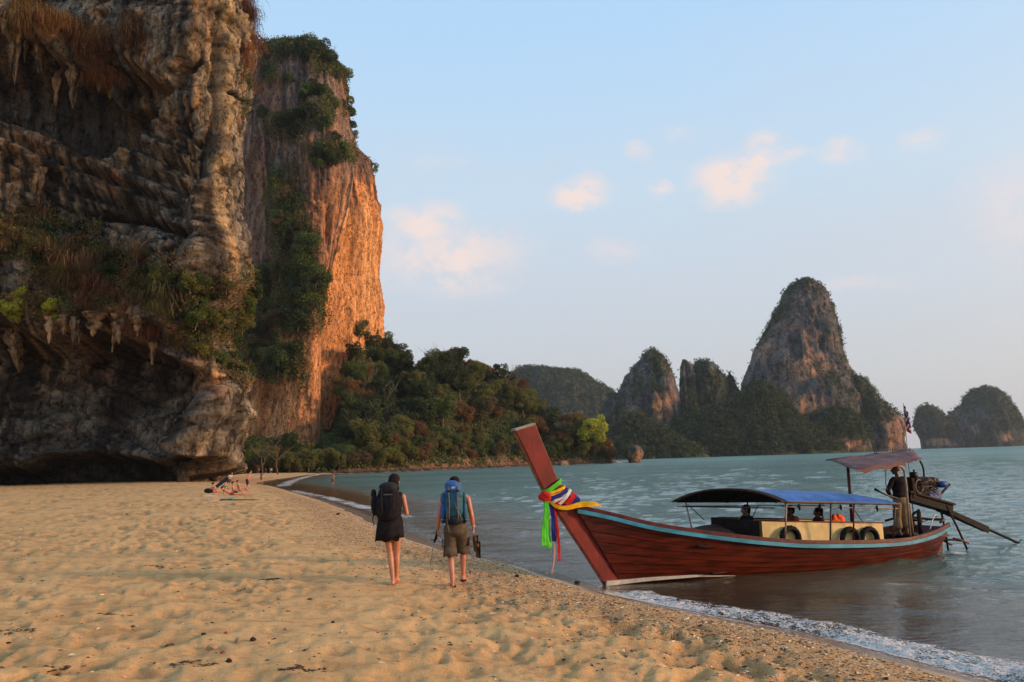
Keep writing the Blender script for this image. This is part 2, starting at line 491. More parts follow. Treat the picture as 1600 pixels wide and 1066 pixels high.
b3 = n.bump(n3, n.rng(dist, 120, 600, 0.0, 0.9), 3.0, b2)
body = n.mix(n.rng(dist, 30, 400), (0.105, 0.190, 0.142, 1), (0.160, 0.285, 0.230, 1))
patch = n.noise(n.vmath('MULTIPLY', t, (0.4, 1, 1)), 0.04, 4, 0.6)
body = n.mix(n.rng(patch, 0.35, 0.65), body, n.vmath('SCALE', body, scale=0.72))
silt = n.noise(t, 0.25, 4, 0.6)
body = n.mix(n.rng(dp, 0.45, 0.12), body, n.mix(n.rng(silt, 0.35, 0.65), (0.115, 0.085, 0.045, 1), (0.16, 0.11, 0.06, 1)))
dif = n.new('ShaderNodeBsdfDiffuse'); n.put(dif.inputs[0], body); n.put(dif.inputs['Normal'], b2)
trn = n.new('ShaderNodeBsdfTransparent'); trn.inputs[0].default_value = (0.80, 0.72, 0.60, 1)
mx = n.new('ShaderNodeMixShader'); n.put(mx.inputs[0], n.rng(dp, 0.0, 0.28, 0.12, 0.93)); n.l.new(trn.outputs[0], mx.inputs[1]); n.l.new(dif.outputs[0], mx.inputs[2])
gl = n.new('ShaderNodeBsdfGlossy'); n.put(gl.inputs['Roughness'], n.rng(dist, 20, 500, 0.06, 0.22)); n.put(gl.inputs['Normal'], b3)
gl.inputs[0].default_value = (0.92, 0.95, 0.97, 1)
fr = n.new('ShaderNodeFresnel'); fr.inputs[0].default_value = 1.33; n.put(fr.inputs[1], b3)
ff = n.math('MULTIPLY', fr.outputs[0], n.rng(dist, 15, 500, 0.90, 0.50))
m2 = n.new('ShaderNodeMixShader'); n.put(m2.inputs[0], ff); n.l.new(mx.outputs[0], m2.inputs[1]); n.l.new(gl.outputs[0], m2.inputs[2])
finish(n, m2.outputs[0])
M_sea = m
depth = np.clip(-s * 0.085 / 1.0, 0, 1) + 0.0
sea = mesh_np('sea', np.stack([x, y, z], 1), F, M_sea, attrs={'depth': np.clip(-s / 22.0, 0, 1)})
tag(sea, kind='structure')
# deep sea floor so nothing shows below the water
def_floor = mesh_np('seabed', [(-9000, -9000, -7), (9000, -9000, -7), (9000, 9500, -7), (-9000, 9500, -7)], [(0, 1, 2, 3)], M_sand, attrs={'wet': [1] * 4, 'grit': [0] * 4})
tag(def_floor, kind='structure')
# ------------------------------------------------------------------ cliffs
def lerp3(a, b, t):
    return np.asarray(a)[None, :] * (1 - t[:, None]) + np.asarray(b)[None, :] * t[:, None]
def blend(c, b, t):
    return c * (1 - t[:, None]) + np.asarray(b, float)[None, :] * t[:, None]

ROCKC = dict(grey=(0.150, 0.124, 0.093), dark=(0.030, 0.023, 0.017), ochre=(0.46, 0.255, 0.105), pale=(0.42, 0.33, 0.225),
             orange=(0.60, 0.235, 0.075), rust=(0.26, 0.095, 0.045), green=(0.06, 0.072, 0.025))

def sheet_frame(path, nu, z0, z1, nv, pw=1.0):
    P = smooth_poly(path, nu)
    T = np.gradient(P, axis=0); T /= np.linalg.norm(T, axis=1)[:, None]
    # outward normal: to the right hand of travel (path runs from the far left round to the back)
    N = np.stack([T[:, 1], -T[:, 0]], 1)
    for _ in range(30):   # soften normals so displaced walls do not fold
        N = np.vstack([N[:1], (N[:-2] + N[1:-1] * 2 + N[2:]) / 4, N[-1:]])
    N /= np.linalg.norm(N, axis=1)[:, None]
    v = np.linspace(0, 1, nv) ** pw
    PX = np.tile(P[:, 0], (nv, 1)); PY = np.tile(P[:, 1], (nv, 1))
    return PX, PY, np.tile(N[:, 0], (nv, 1)), np.tile(N[:, 1], (nv, 1)), np.tile((z0 + (z1 - z0) * v)[:, None], (1, nu)), np.tile(v[:, None], (1, nu))

# --- the big overhanging wall on the beach
PX, PY, NX, NY, Z, V = sheet_frame([(-135, 60), (-112, 96), (-92, 113), (-72, 118), (-58, 117.5), (-49.5, 115), (-44.5, 113), (-42.2, 116), (-44, 126), (-50, 140), (-58, 165)], 620, -1.5, 86, 500)
A, B = proj(PX, PY, Z)                  # design coordinates of the undisturbed wall
back = sst(118, 124, PY) * (PX > -60)
wa = A + 16 * fbm(PX * .16, PY * .1, Z * .16, 4, seed=41); wb = B + 16 * fbm(PX * .16, PY * .1, Z * .16, 4, seed=42)
rec = np.zeros_like(A)
# profile: leaning outward with height, shelf that carries the shrubs, undercut below
rec -= 3.0 * sst(330, 415, B) * (1 - sst(500, 530, B)) * sst(385, 310, A)
rec -= 5.0 * sst(-80, 0, 60 - A) * sst(0, 60, B) * (1 - sst(60, 110, B))
def add(poly, depth, soft=10, warp=1.0):
    global rec
    a = A + (wa - A) * warp; b = B + (wb - B) * warp
    m = sst(-soft * .3, soft, poly_sd(a, b, poly))
    rec = rec + depth * m
    return m
cave = add([(-400, 520), (30, 512), (60, 530), (110, 515), (180, 520), (240, 542), (300, 572), (330, 600), (300, 632), (265, 690), (300, 742), (340, 790), (-400, 790)], 1.0, 14, .6)
cdep = np.interp(B, [500, 535, 600, 680, 715, 760], [2.0, 9.5, 7.5, 3.2, 1.2, 2.0])
rec += cave * (cdep - 1) * (1 - .8 * sst(290, 350, A))
rec -= 1.6 * np.exp(-((B - 595) / 26) ** 2) * sst(330, 365, A)
rec -= 3.2 * sst(300, 372, A) * sst(530, 600, B)
under = add([(-60, 722), (25, 726), (60, 708), (130, 704), (200, 712), (230, 722), (262, 708), (330, 716), (352, 742), (350, 800), (-60, 800)], 7.5, 7, .5)
ucave = add([(-400, 20), (20, 40), (60, 62), (100, 85), (165, 118), (178, 148), (232, 158), (195, 213), (135, 237), (60, 205), (-60, 175), (-400, 160)], 8.5, 16)
tri = add([(165, 92), (215, 118), (268, 138), (246, 172), (214, 196), (182, 170)], 4.0, 8, .7)
lip = add([(150, 20), (330, 0), (325, 60), (290, 110), (262, 138), (215, 112), (165, 82)], -2.4, 10, .6)
def crack(pts, depth, wdt):
    global rec
    d, sg = seg_d(A + (wa - A) * .35, B + (wb - B) * .35, pts)
    m = np.exp(-(d / wdt) ** 2); rec = rec + depth * m
    return m
ck = crack([(312, 92), (288, 112), (279, 150), (276, 195), (298, 214), (320, 224)], 2.6, 4)
ck = np.maximum(ck, crack([(337, 20), (338, 90), (333, 200), (322, 262), (302, 300)], 2.0, 4))
ck = np.maximum(ck, crack([(345, 146), (362, 158)], 1.8, 3.5))
ck = np.maximum(ck, crack([(300, 372), (250, 350), (200, 332), (130, 330)], 2.2, 5))
step = sst(-6, 6, (A - np.interp(B, [0, 90, 200, 262, 300, 420], [322, 336, 331, 320, 300, 300])))
rec -= 2.2 * step * (1 - sst(420, 520, B))
# bedding: ledges dipping to the lower right
dz = (B - 0.46 * A) * 0.088 + 1.3 * fbm(PX * .07, PY * .07, Z * .07, 3, seed=50)
saw = lambda q: (q - np.floor(q))
bed = np.maximum(0, sst(-40, 40, 320 - A + 14 * vn(PX * .1, Z * .1, 0 * A, 4))) * sst(150, 230, B) * (1 - sst(440, 520, B)) + 0.6 * cave
led = 0.9 + 2.3 * ridged(PX * .035 + 9, 0 * A, dz * .42, 4, .62, seed=51) * (.6 + .5 * vn(PX * .2, PY * .2, Z * .2, 52)) + (saw(dz / 3.1) ** 2) * 1.6
rec += bed * (led - 0.9) * (0.75 + .5 * vn(PX * .12, PY * .12, Z * .12, 77))
# swirled, draped flowstone at the lower right
sw = np.sin((A * 0.9 + B * 0.55) * 0.085 + 2.4 * fbm(PX * .12, PY * .1, Z * .12, 3, seed=61))
drape = sst(225, 275, A) * sst(540, 600, B) * (1 - back)
rec -= drape * (1.3 * np.abs(sw) ** .7 + 1.6 * sst(560, 700, B) * sst(420, 300, A))

# flutes and relief
P3 = (PX, PY, Z)
fl = ridged(PX * .42, PY * .42, Z * .055, 4, .55, seed=70)
calm = 1 - 0.55 * ucave
rec -= calm * (0.55 * fl + 1.5 * fbm(PX * .07, PY * .07, Z * .06, 3, seed=71) + .6 * fbm(PX * .3, PY * .3, Z * .2, 4, .55, seed=72)
               + 0.22 * ridged(PX * 1.1, PY * 1.1, Z * .6, 4, .6, seed=73))
# broken blocks with crisp edges
al = np.cumsum(np.r_[0, np.hypot(np.diff(PX[0]), np.diff(PY[0]))])[None, :] + 0 * Z
ww = .9 * fbm(PX * .3, PY * .3, Z * .3, 3, seed=90)
b1_, h1_ = worley((al + Z * .25 + ww) / 4.6, (Z - al * .35 + ww) / 2.6, 91)
b2_, h2_ = worley((al + Z * .2 + ww) / 1.5, (Z - al * .3 + ww) / 1.0, 92)
blk = 1 - .6 * ucave
rec -= blk * (1.15 * (h1_ - .5) + .30 * (h2_ - .5)) - .22 * blk * (sst(.35, .6, b2_) + sst(.4, .65, b1_))
pits = sst(.25, .6, vn(PX * .45, PY * .45, Z * .35, 74)) * sst(0, .4, vn(PX * .1, PY * .1, Z * .1, 75))
rec += 1.0 * pits * (1 - under)
rec += 7 * sst(64, 90, Z) ** 2
VX = PX - NX * rec; VY = PY - NY * rec
VZ = Z - 0.22 * rec * bed
f = lambda a: a.ravel()
# stone colour, plus shade painted into caves, undercut and cracks
nA = f(fbm(PX * .11, PY * .11, Z * .05, 4, seed=80)); nB = f(fbm(PX * .5, PY * .5, Z * .09, 4, .6, seed=81)); nC = f(fbm(PX * .9, PY * .9, Z * .9, 4, .6, seed=82))
stk = f(fbm(PX * .9, PY * .9, Z * .045, 4, .6, seed=83))
a_, b_ = f(wa), f(wb)
c = np.tile(np.array(ROCKC['grey']), (len(nA), 1))
c = blend(c, ROCKC['pale'], 0.5 * sst(.0, .45, nB) + .12)
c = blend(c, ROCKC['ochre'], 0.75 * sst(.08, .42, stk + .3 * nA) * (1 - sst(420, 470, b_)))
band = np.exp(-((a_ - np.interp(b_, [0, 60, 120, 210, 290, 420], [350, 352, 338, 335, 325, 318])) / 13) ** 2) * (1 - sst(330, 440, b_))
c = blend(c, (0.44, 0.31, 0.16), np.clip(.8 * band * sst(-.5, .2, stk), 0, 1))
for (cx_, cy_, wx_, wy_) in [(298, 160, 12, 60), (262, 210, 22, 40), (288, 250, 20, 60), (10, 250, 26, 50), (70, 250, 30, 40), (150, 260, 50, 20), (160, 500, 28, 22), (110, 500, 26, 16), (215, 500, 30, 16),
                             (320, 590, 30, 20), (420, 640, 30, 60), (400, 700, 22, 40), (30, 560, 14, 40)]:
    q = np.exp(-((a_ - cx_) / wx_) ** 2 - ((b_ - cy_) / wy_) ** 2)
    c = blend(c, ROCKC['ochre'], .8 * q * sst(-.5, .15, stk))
c = blend(c, ROCKC['rust'], 0.55 * sst(.15, .5, f(fbm(PX * .2, PY * .2, Z * .15, 4, seed=84))) * sst(150, 250, b_))
c = blend(c, (.20, .165, .12), 0.75 * sst(345, 372, a_) * (1 - sst(420, 500, b_)))
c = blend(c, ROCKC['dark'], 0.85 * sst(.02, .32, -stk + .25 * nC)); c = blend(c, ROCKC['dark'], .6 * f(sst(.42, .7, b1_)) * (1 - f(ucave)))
c = blend(c, ROCKC['dark'], 0.55 * f(cave) * sst(-.3, .35, f(fbm(PX * .12, PY * .12, Z * .3, 3, seed=85))))  # shade of the lower cave put into the colour
c = blend(c, ROCKC['dark'], 0.7 * f(ucave)); c = blend(c, ROCKC['dark'], .8 * f(under)); c = blend(c, ROCKC['dark'], .8 * f(ck))  # same painted shade for upper cave, undercut and cracks
c = blend(c, ROCKC['green'], 0.6 * sst(.25, .55, f(fbm(PX * .25, PY * .25, Z * .25, 4, seed=86))) * sst(340, 400, f(A)))
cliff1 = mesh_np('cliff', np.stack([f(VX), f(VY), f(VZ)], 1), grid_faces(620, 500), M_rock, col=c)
tag(cliff1, kind='structure')
C1 = dict(X=VX, Y=VY, Z=VZ, A=A, B=B)
C1A, C1B = proj(VX, VY, VZ)

def on_sheet(C, CA, CB, px, py):
    """point of a displaced wall that sits at a photo position (used to plant things on the rock)"""
    d = (CA - px) ** 2 + (CB - py) ** 2
    i = np.unravel_index(np.argmin(d), d.shape)
    return np.array([C['X'][i], C['Y'][i], C['Z'][i]])

# --- stalactites hanging from the lips of the caves
def stalactite(px, py, length, rad, seed, tilt=0.0, parent=None, fwd=1.2):
    p = on_sheet(C1, C1A, C1B, px, py)
    nseg, nr_ = 14, 26
    V_, r_ = [], random.Random(seed)
    for i in range(nr_):
        t = i / (nr_ - 1)
        rr = rad * (1 - t) ** 0.75 * (1 + .25 * math.sin(t * 14 + seed) + .12 * math.sin(t * 31 + seed * 2)) + 0.03
        for k in range(nseg):
            a = 2 * math.pi * k / nseg
            q = rr * (1 + .28 * math.sin(3 * a + seed + 2 * t) + .12 * math.sin(5 * a + t * 9))
            V_.append((p[0] + q * math.cos(a) + tilt * t * length, p[1] - fwd + q * math.sin(a), p[2] + rad * .6 - t * length))
    V_ = np.array(V_)
    V_[:, 0] += .10 * rad * vn(V_[:, 0] * 3, V_[:, 1] * 3, V_[:, 2] * 1.4, seed); 
    nn = vn(V_[:, 0] * 2, V_[:, 1] * 2, V_[:, 2] * .6, seed + 3)
    cc_ = blend(np.tile(np.array([0.24, .15, .08]), (len(V_), 1)), (0.42, .26, .13), sst(-.3, .5, nn)); cc_ = blend(cc_, ROCKC['dark'], .7 * sst(.2, .6, -nn))
    return mesh_np('stalactite', V_, grid_faces(nseg, nr_, True), M_rock, col=cc_, parent=parent)
for i, (px, py, L, r_, ti) in enumerate([(12, 38, 2.4, .35, 0), (24, 60, 6.5, .75, .05), (38, 66, 7.5, .6, -.03), (33, 100, 4.5, .55, 0), (46, 72, 3.6, .35, 0), (68, 78, 4.6, .7, 0), (74, 90, 3.2, .3, 0),
                                         (97, 112, 7.0, .75, 0), (104, 122, 5.2, .45, 0), (121, 112, 7.4, .9, 0), (131, 120, 3.5, .4, 0), (86, 96, 2.4, .35, 0), (160, 130, 2.6, .5, 0), (176, 142, 2.2, .5, .1),
                                         (84, 500, 4.0, .6, 0), (106, 500, 3.2, .7, 0), (124, 500, 4.6, .5, 0), (132, 505, 3.4, .4, 0), (152, 500, 3.4, 1.3, 0), (186, 515, 3.6, .35, -.1), (194, 500, 4.2, .9, 0),
                                         (28, 520, 5.6, 1.3, .15), (36, 545, 4.4, 1.1, .1), (222, 505, 2.8, 1.0, 0), (245, 540, 3.2, .5, 0), (6, 250, 5.5, .8, 0), (70, 270, 5.5, .7, 0), (62, 280, 3, .5, 0)]):
    stalactite(px, py, L, r_, i + 1, ti, cliff1)

# --- the tower behind it, orange where the face overhangs
k = 1.5
P2 = [(-80, 232), (-66, 190), (-55, 182), (-46, 179), (-40.5, 179.5), (-37.4, 183), (-36.8, 189), (-39.0, 196), (-41.0, 201), (-37.4, 207), (-35.6, 214), (-36.0, 222), (-40, 236), (-60, 262)]
P2 = [(a * k, b * k) for a, b in P2]
nu, nv = 520, 460
PX, PY, NX, NY, Z0, V = sheet_frame(P2, nu, 0, 1, nv)
A0 = 800 + FOC * PX * Rv[0] / (PY * Fw[1])
slab2 = sst(197 * k, 202 * k, PY[0]) * (np.arange(nu) > nu * .5)
sil_x = [300, 360, 390, 410, 430, 455, 480, 500, 520, 545, 556, 563, 572, 578]
sil_y = [120, 100, 88, 76, 68, 62, 58, 64, 78, 112, 135, 156, 176, 190]
ty = np.interp(A0[0], sil_x, sil_y) * (1 - slab2) + slab2 * np.interp(A0[0], [540, 575, 592, 600, 606], [225, 236, 252, 268, 300])
topz = np.array([at_y(A0[0, i] + (533 - ty[i]) * .03 * 0, ty[i], PY[0, i])[2] for i in range(nu)])
topz *= 1 + .03 * (A0[0] < 560) * (1 - slab2)
topz[PY[0] > 236 * k] *= .8
topz[:int(nu * .12)] *= .85
topz = np.convolve(np.pad(topz, 4, 'edge'), np.ones(9) / 9, 'valid')
vb = 0.94
Z = np.where(V < vb, V / vb, 1.0) * topz[None, :]
Z = Z - 1.5
A, B = proj(PX, PY, Z)
rec = np.zeros_like(A)
tt = np.clip(Z / topz[None, :], 0, 1)
capv = np.clip((V - vb) / (1 - vb), 0, 1)
gg = 0.16 * np.clip((tt - .7) / .3, 0, 1) ** 2.2
gg = gg + capv * (0.9 - gg)
CX_, CY_ = -83.0, 309.0
Z = Z + 5 * np.sin(capv * 2.2)
front = (1 - slab2)[None, :]
low = sst(250, 650, B)
nose = sst(470, 560, A)
rec += front * low * nose * 24
rec += front * low * (1 - nose) * 3.0
rec += slab2[None, :] * 1.5 * np.exp(-((B - 420) / 50) ** 2)
fl = ridged(PX * .26, PY * .26, Z * .022, 4, .6, seed=170)
rec -= 1.5 * fl + 3.4 * fbm(PX * .05, PY * .05, Z * .035, 4, seed=171) + 1.2 * fbm(PX * .2, PY * .2, Z * .10, 4, .6, seed=172) + .5 * ridged(PX * .7, PY * .7, Z * .35, 3, .6, seed=173)
rec += 2.2 * sst(.1, .5, vn(PX * .12, PY * .12, Z * .05, 175)) * sst(220, 300, B)
rec = rec * (1 - capv) 
VX = PX - NX * rec; VY = PY - NY * rec; VZ = Z + 2.5 * capv * fbm(PX * .1, PY * .1, V * 9, 3, seed=188)
VX = VX + (CX_ - VX) * gg; VY = VY + (CY_ - VY) * gg
nA = f(fbm(PX * .06, PY * .06, Z * .02, 4, seed=180)); stk = f(fbm(PX * .38, PY * .38, Z * .022, 5, .62, seed=183)); stf = f(fbm(PX * 1.0, PY * 1.0, Z * .06, 3, .6, seed=184))
a_, b_ = f(A), f(B)
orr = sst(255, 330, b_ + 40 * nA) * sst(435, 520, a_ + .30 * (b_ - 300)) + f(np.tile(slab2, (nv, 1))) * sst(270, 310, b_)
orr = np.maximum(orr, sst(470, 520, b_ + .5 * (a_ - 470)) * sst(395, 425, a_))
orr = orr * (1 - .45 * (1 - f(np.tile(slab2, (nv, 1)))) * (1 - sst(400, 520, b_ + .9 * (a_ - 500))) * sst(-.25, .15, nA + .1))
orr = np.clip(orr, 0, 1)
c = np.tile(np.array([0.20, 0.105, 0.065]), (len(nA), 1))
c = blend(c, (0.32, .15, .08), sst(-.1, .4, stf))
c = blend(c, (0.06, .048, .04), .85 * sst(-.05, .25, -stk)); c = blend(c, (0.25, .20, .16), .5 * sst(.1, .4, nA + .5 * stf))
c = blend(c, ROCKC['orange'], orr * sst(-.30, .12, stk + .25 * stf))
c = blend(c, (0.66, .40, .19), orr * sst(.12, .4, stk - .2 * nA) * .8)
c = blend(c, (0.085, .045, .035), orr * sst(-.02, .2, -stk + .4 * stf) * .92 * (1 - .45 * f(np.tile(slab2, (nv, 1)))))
s2 = f(np.tile(slab2, (nv, 1)))
c = blend(c, (0.70, .33, .12), .6 * s2 * sst(300, 360, b_))
c = blend(c, (0.62, .27, .10), .65 * orr * sst(480, 540, b_))
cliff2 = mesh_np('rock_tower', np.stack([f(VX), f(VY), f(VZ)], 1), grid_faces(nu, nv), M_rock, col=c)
tag(cliff2, kind='structure')
C2 = dict(X=VX, Y=VY, Z=VZ); C2A, C2B = proj(VX, VY, VZ)
# ------------------------------------------------------------------ far islands
def karst(name, sil, Y, thick=0.8, nu=150, nv=130, amp=1.0, seed=0, ochre=(), veg=0.5, base=(0.110, 0.102, 0.094)):
    """solid of revolution-like tower: sil = [(photo row, left column, right column)] from top to bottom"""
    rows = np.array(sil, float)
    b = np.interp(np.linspace(0, 1, nv), np.linspace(0, 1, len(rows)), rows[:, 0])
    L = np.interp(b, rows[:, 0], rows[:, 1]); R = np.interp(b, rows[:, 0], rows[:, 2])
    mid = (L + R) / 2
    zc = np.array([at_y(mid[i], b[i], Y)[2] for i in range(nv)]); zc[-1] = min(zc[-1], -3)
    xl = np.array([at_y(L[i], b[i], Y)[0] for i in range(nv)]); xr = np.array([at_y(R[i], b[i], Y)[0] for i in range(nv)])
    sc = Y / 800.0
    hw = (xr - xl) / 2; cx = (xl + xr) / 2
    a = np.linspace(0, 2 * math.pi, nu, endpoint=False)
    Aa, _ = np.meshgrid(a, zc)
    Zg = np.tile(zc[:, None], (1, nu))
    maxw = hw.max()
    dpth = np.minimum(hw * thick, maxw * thick)
    Xg = cx[:, None] + hw[:, None] * np.cos(Aa); Yg = Y + dpth[:, None] * np.sin(Aa) + 0.15 * maxw * 0
    nx, ny = np.cos(Aa), np.sin(Aa)
    q = 1 / sc
    dd = amp * sc * (6 * fbm(Xg * .012 * q, Yg * .012 * q, Zg * .010 * q, 4, seed=seed + 1) + 6 * ridged(Xg * .06 * q, Yg * .06 * q, Zg * .014 * q, 4, .6, seed=seed + 2)
                     + 4.5 * fbm(Xg * .11 * q, Yg * .11 * q, Zg * .07 * q, 4, .6, seed=seed + 3))
    taper = sst(0, .10, np.linspace(0, 1, nv))[:, None] * 0.8 + .2
    side = 1 - 0.55 * np.abs(np.cos(Aa))         # keep the traced outline roughly true
    dd = dd * taper * side
    Xg = Xg + nx * dd; Yg = Yg + ny * dd
    Zg = Zg + 1.2 * sc * amp * fbm(Xg * .08 * q, Yg * .08 * q, 0 * Xg, 3, seed=seed + 6)
    Xg[0] = cx[0]; Yg[0] = Y
    V_ = np.stack([Xg.ravel(), Yg.ravel(), Zg.ravel()], 1)
    F_ = grid_faces(nu, nv, True)[:, ::-1]
    A_, B_ = proj(V_[:, 0], V_[:, 1], V_[:, 2])
    stk = fbm(V_[:, 0] * .09 * q, V_[:, 1] * .09 * q, V_[:, 2] * .018 * q, 4, .6, seed=seed + 9); n2 = fbm(V_[:, 0] * .05 * q, V_[:, 1] * .05 * q, V_[:, 2] * .05 * q, 4, .6, seed=seed + 10)
    c = np.tile(np.array(base), (len(V_), 1))
    c = blend(c, (0.05, .05, .045), .85 * sst(-.05, .3, -stk)); c = blend(c, (0.20, .12, .09), .5 * sst(0, .4, n2))
    c = blend(c, (0.22, .165, .13), .6 * sst(.1, .45, stk))
    om = np.zeros(len(V_))
    for (ox, oy, ow, oh, st) in ochre:
        m_ = np.exp(-np.abs((A_ - ox) / ow) ** 3 - np.abs((B_ - oy) / oh) ** 3) * (np.sin(Aa.ravel()) < .3)
        om = np.maximum(om, m_ * st)
    c = blend(c, (0.36, .17, .09), om * sst(-.2, .2, n2 + .6 * stk))
    c = blend(c, (0.40, .215, .10), om * sst(.08, .35, n2 - .3 * stk) * .8)
    gv = fbm(V_[:, 0] * .035 * q, V_[:, 1] * .035 * q, V_[:, 2] * .03 * q, 4, .6, seed=seed + 20)
    gm = sst(.35, .75, veg + 1.2 * gv - 1.1 * om + .35)
    c = blend(c, (.048, .06, .026), gm * .85)
    # where vegetation clings
    fn = np.cross(V_[F_[:, 2]] - V_[F_[:, 0]], V_[F_[:, 3]] - V_[F_[:, 1]])
    ar = np.linalg.norm(fn, axis=1); up = fn[:, 2] / np.maximum(ar, 1e-6)
    cen = V_[F_].mean(1)
    fo = om[F_].mean(1)
    vn_ = fbm(cen[:, 0] * .035 * q, cen[:, 1] * .035 * q, cen[:, 2] * .03 * q, 4, .6, seed=seed + 20)
    pr = np.clip(veg + 1.1 * (up - .15) + 1.2 * vn_ - 1.1 * fo, 0, 1) * (cen[:, 2] > 3)
    o = mesh_np(name, V_, F_, M_rock_far, col=c)
    tag(o, kind='structure')
    return o, cen, fn / np.maximum(ar, 1e-6)[:, None], ar * .5, pr

def leaf_cloud(name, P, Nn, size, colr, mat_, parent=None, jitter=.5, seed=0, sizevar=.5):
    """many small leaf faces at points P facing roughly Nn"""
    r = np.random.default_rng(seed); n = len(P)
    d = Nn + jitter * r.normal(size=(n, 3)); d /= np.linalg.norm(d, axis=1)[:, None]
    t = np.cross(d, r.normal(size=(n, 3))); t /= np.maximum(np.linalg.norm(t, axis=1), 1e-6)[:, None]
    b = np.cross(d, t)
    s_ = (size * (1 - sizevar / 2 + sizevar * r.random(n)))[:, None] if np.ndim(size) == 0 else size[:, None]
    bend = d * s_ * .25
    V_ = np.stack([P - t * s_ * .5 - bend, P - b * s_ * .38, P + t * s_ * .5 - bend, P + b * s_ * .38], 1).reshape(-1, 3)
    F_ = np.arange(4 * n).reshape(-1, 4)
    return mesh_np(name, V_, F_, mat_, smooth=False, col=np.repeat(colr, 4, 0), parent=parent)

def island_veg(name, parts, size, per_area, seed, cols):
    """bushy forest hugging the rock: clumps of leaf faces"""
    r = np.random.default_rng(seed); PP, NN, CC = [], [], []
    for (cen, nr_, ar, pr) in parts:
        vis = nr_[:, 1] < .35
        w_ = ar * pr * vis
        n = int(w_.sum() * per_area)
        if n < 1: continue
        idx = r.choice(len(w_), n, p=w_ / w_.sum())
        cc = cen[idx] + r.normal(size=(n, 3)) * size * .9 + nr_[idx] * size * .6
        base = np.array(cols)[r.integers(0, len(cols), n)]
        kf = 9
        off = r.normal(size=(n, kf, 3)); off /= np.linalg.norm(off, axis=2)[..., None]
        rad = size * (.6 + .9 * r.random((n, 1, 1)))
        P_ = cc[:, None] + off * rad * np.array([1, 1, .8])
        N_ = off * .9 + np.array([0, 0, .35])
        PP.append(P_.reshape(-1, 3)); NN.append(N_.reshape(-1, 3)); CC.append(np.repeat(base * (.75 + .5 * r.random((n, 1))), kf, 0))
    o = leaf_cloud(name, np.vstack(PP), np.vstack(NN), size * .95, np.vstack(CC), M_leaf_far, seed=seed)
    return tag(o, kind='stuff')

G_far = [(0.060, 0.088, 0.028), (0.045, 0.066, 0.028), (0.085, 0.10, 0.034), (0.12, 0.105, 0.040), (0.035, 0.05, 0.022)]
pk = {}
def K(*a, **kw):
    o, *rest = karst(*a, **kw); return tuple(rest)
vis_main = [
    K('limestone_pinnacle', [(436, 1254, 1260), (440, 1245, 1270), (447, 1236, 1280), (460, 1225, 1291), (480, 1214, 1300), (500, 1205, 1306), (520, 1194, 1309), (545, 1179, 1312), (570, 1169, 1317), (600, 1162, 1334), (640, 1157, 1350), (704, 1155, 1360)], 820, .85,
      nu=260, nv=220, seed=300, veg=.06, ochre=[(1262, 575, 36, 75, .55), (1250, 640, 50, 36, .7), (1195, 560, 16, 40, .3)]),
    K('limestone_shoulder', [(584, 1322, 1330), (594, 1318, 1348), (604, 1318, 1358), (625, 1318, 1374), (645, 1316, 1395), (658, 1312, 1408), (672, 1308, 1413), (690, 1304, 1411), (703, 1300, 1413)], 800, .8, nu=150, nv=90, seed=310, veg=.25,
      ochre=[(1372, 680, 46, 22, .8), (1330, 690, 30, 20, .6), (1400, 665, 12, 14, .7)]),
    K('limestone_peak', [(544, 1016, 1021), (551, 1010, 1030), (562, 1002, 1038), (575, 990, 1045), (590, 977, 1052), (610, 970, 1056), (640, 967, 1060), (716, 962, 1068)], 760, .8, nu=150, nv=130, seed=320, veg=.12,
      ochre=[(1025, 645, 22, 28, 1.0)]),
    K('limestone_ridge', [(562, 1066, 1073), (568, 1063, 1079), (585, 1061, 1084), (620, 1060, 1090), (660, 1058, 1095), (716, 1055, 1100)], 790, .9, nu=90, nv=90, seed=330, veg=.3),
    K('limestone_ridge', [(561, 1093, 1099), (567, 1084, 1110), (578, 1079, 1124), (592, 1075, 1134), (612, 1070, 1140), (650, 1065, 1150), (714, 1060, 1160)], 800, .8, nu=130, nv=100, seed=340, veg=.3, ochre=[(1072, 625, 8, 14, .5)]),
    K('limestone_spire', [(580, 1138, 1141), (590, 1133, 1146), (604, 1129, 1151), (630, 1125, 1156), (713, 1120, 1165)], 810, .9, nu=70, nv=80, seed=350, veg=.3),
    K('limestone_ridge', [(616, 951, 958), (626, 946, 968), (650, 942, 976), (718, 938, 985)], 770, .9, nu=80, nv=70, seed=360, veg=.3),
]
apron = [
    K('wooded_slope', [(598, 1176, 1196), (612, 1160, 1216), (628, 1140, 1226), (648, 1085, 1236), (664, 1055, 1252), (682, 1040, 1290), (713, 1030, 1330)], 742, .35, nu=170, nv=70, seed=370, veg=1.6, amp=.9),
    K('wooded_slope', [(640, 1290, 1316), (652, 1262, 1338), (668, 1235, 1352), (684, 1222, 1358), (708, 1215, 1366)], 752, .35, nu=120, nv=50, seed=380, veg=.9, amp=.9, ochre=[(1290, 694, 90, 10, .9)]),
    K('wooded_slope', [(648, 975, 1000), (662, 960, 1020), (680, 950, 1050), (717, 945, 1110)], 700, .35, nu=120, nv=50, seed=390, veg=1.5, amp=.8, ochre=[(1068, 695, 26, 18, .5)]),
]
island_veg('island_forest', vis_main, 1.15, .26, 1, G_far)
island_veg('island_forest', apron, 1.7, .36, 2, G_far + [(0.075, 0.095, 0.030)])
dist_hill = [K('distant_hill', [(573, 815, 832), (578, 808, 852), (583, 803, 905), (592, 796, 918), (603, 788, 935), (615, 780, 956), (640, 765, 975), (716, 740, 1000)], 1500, .5, nu=220, nv=80, seed=400, veg=1.8, amp=.9)]
island_veg('hill_forest', dist_hill, 2.2, .10, 3, G_far)
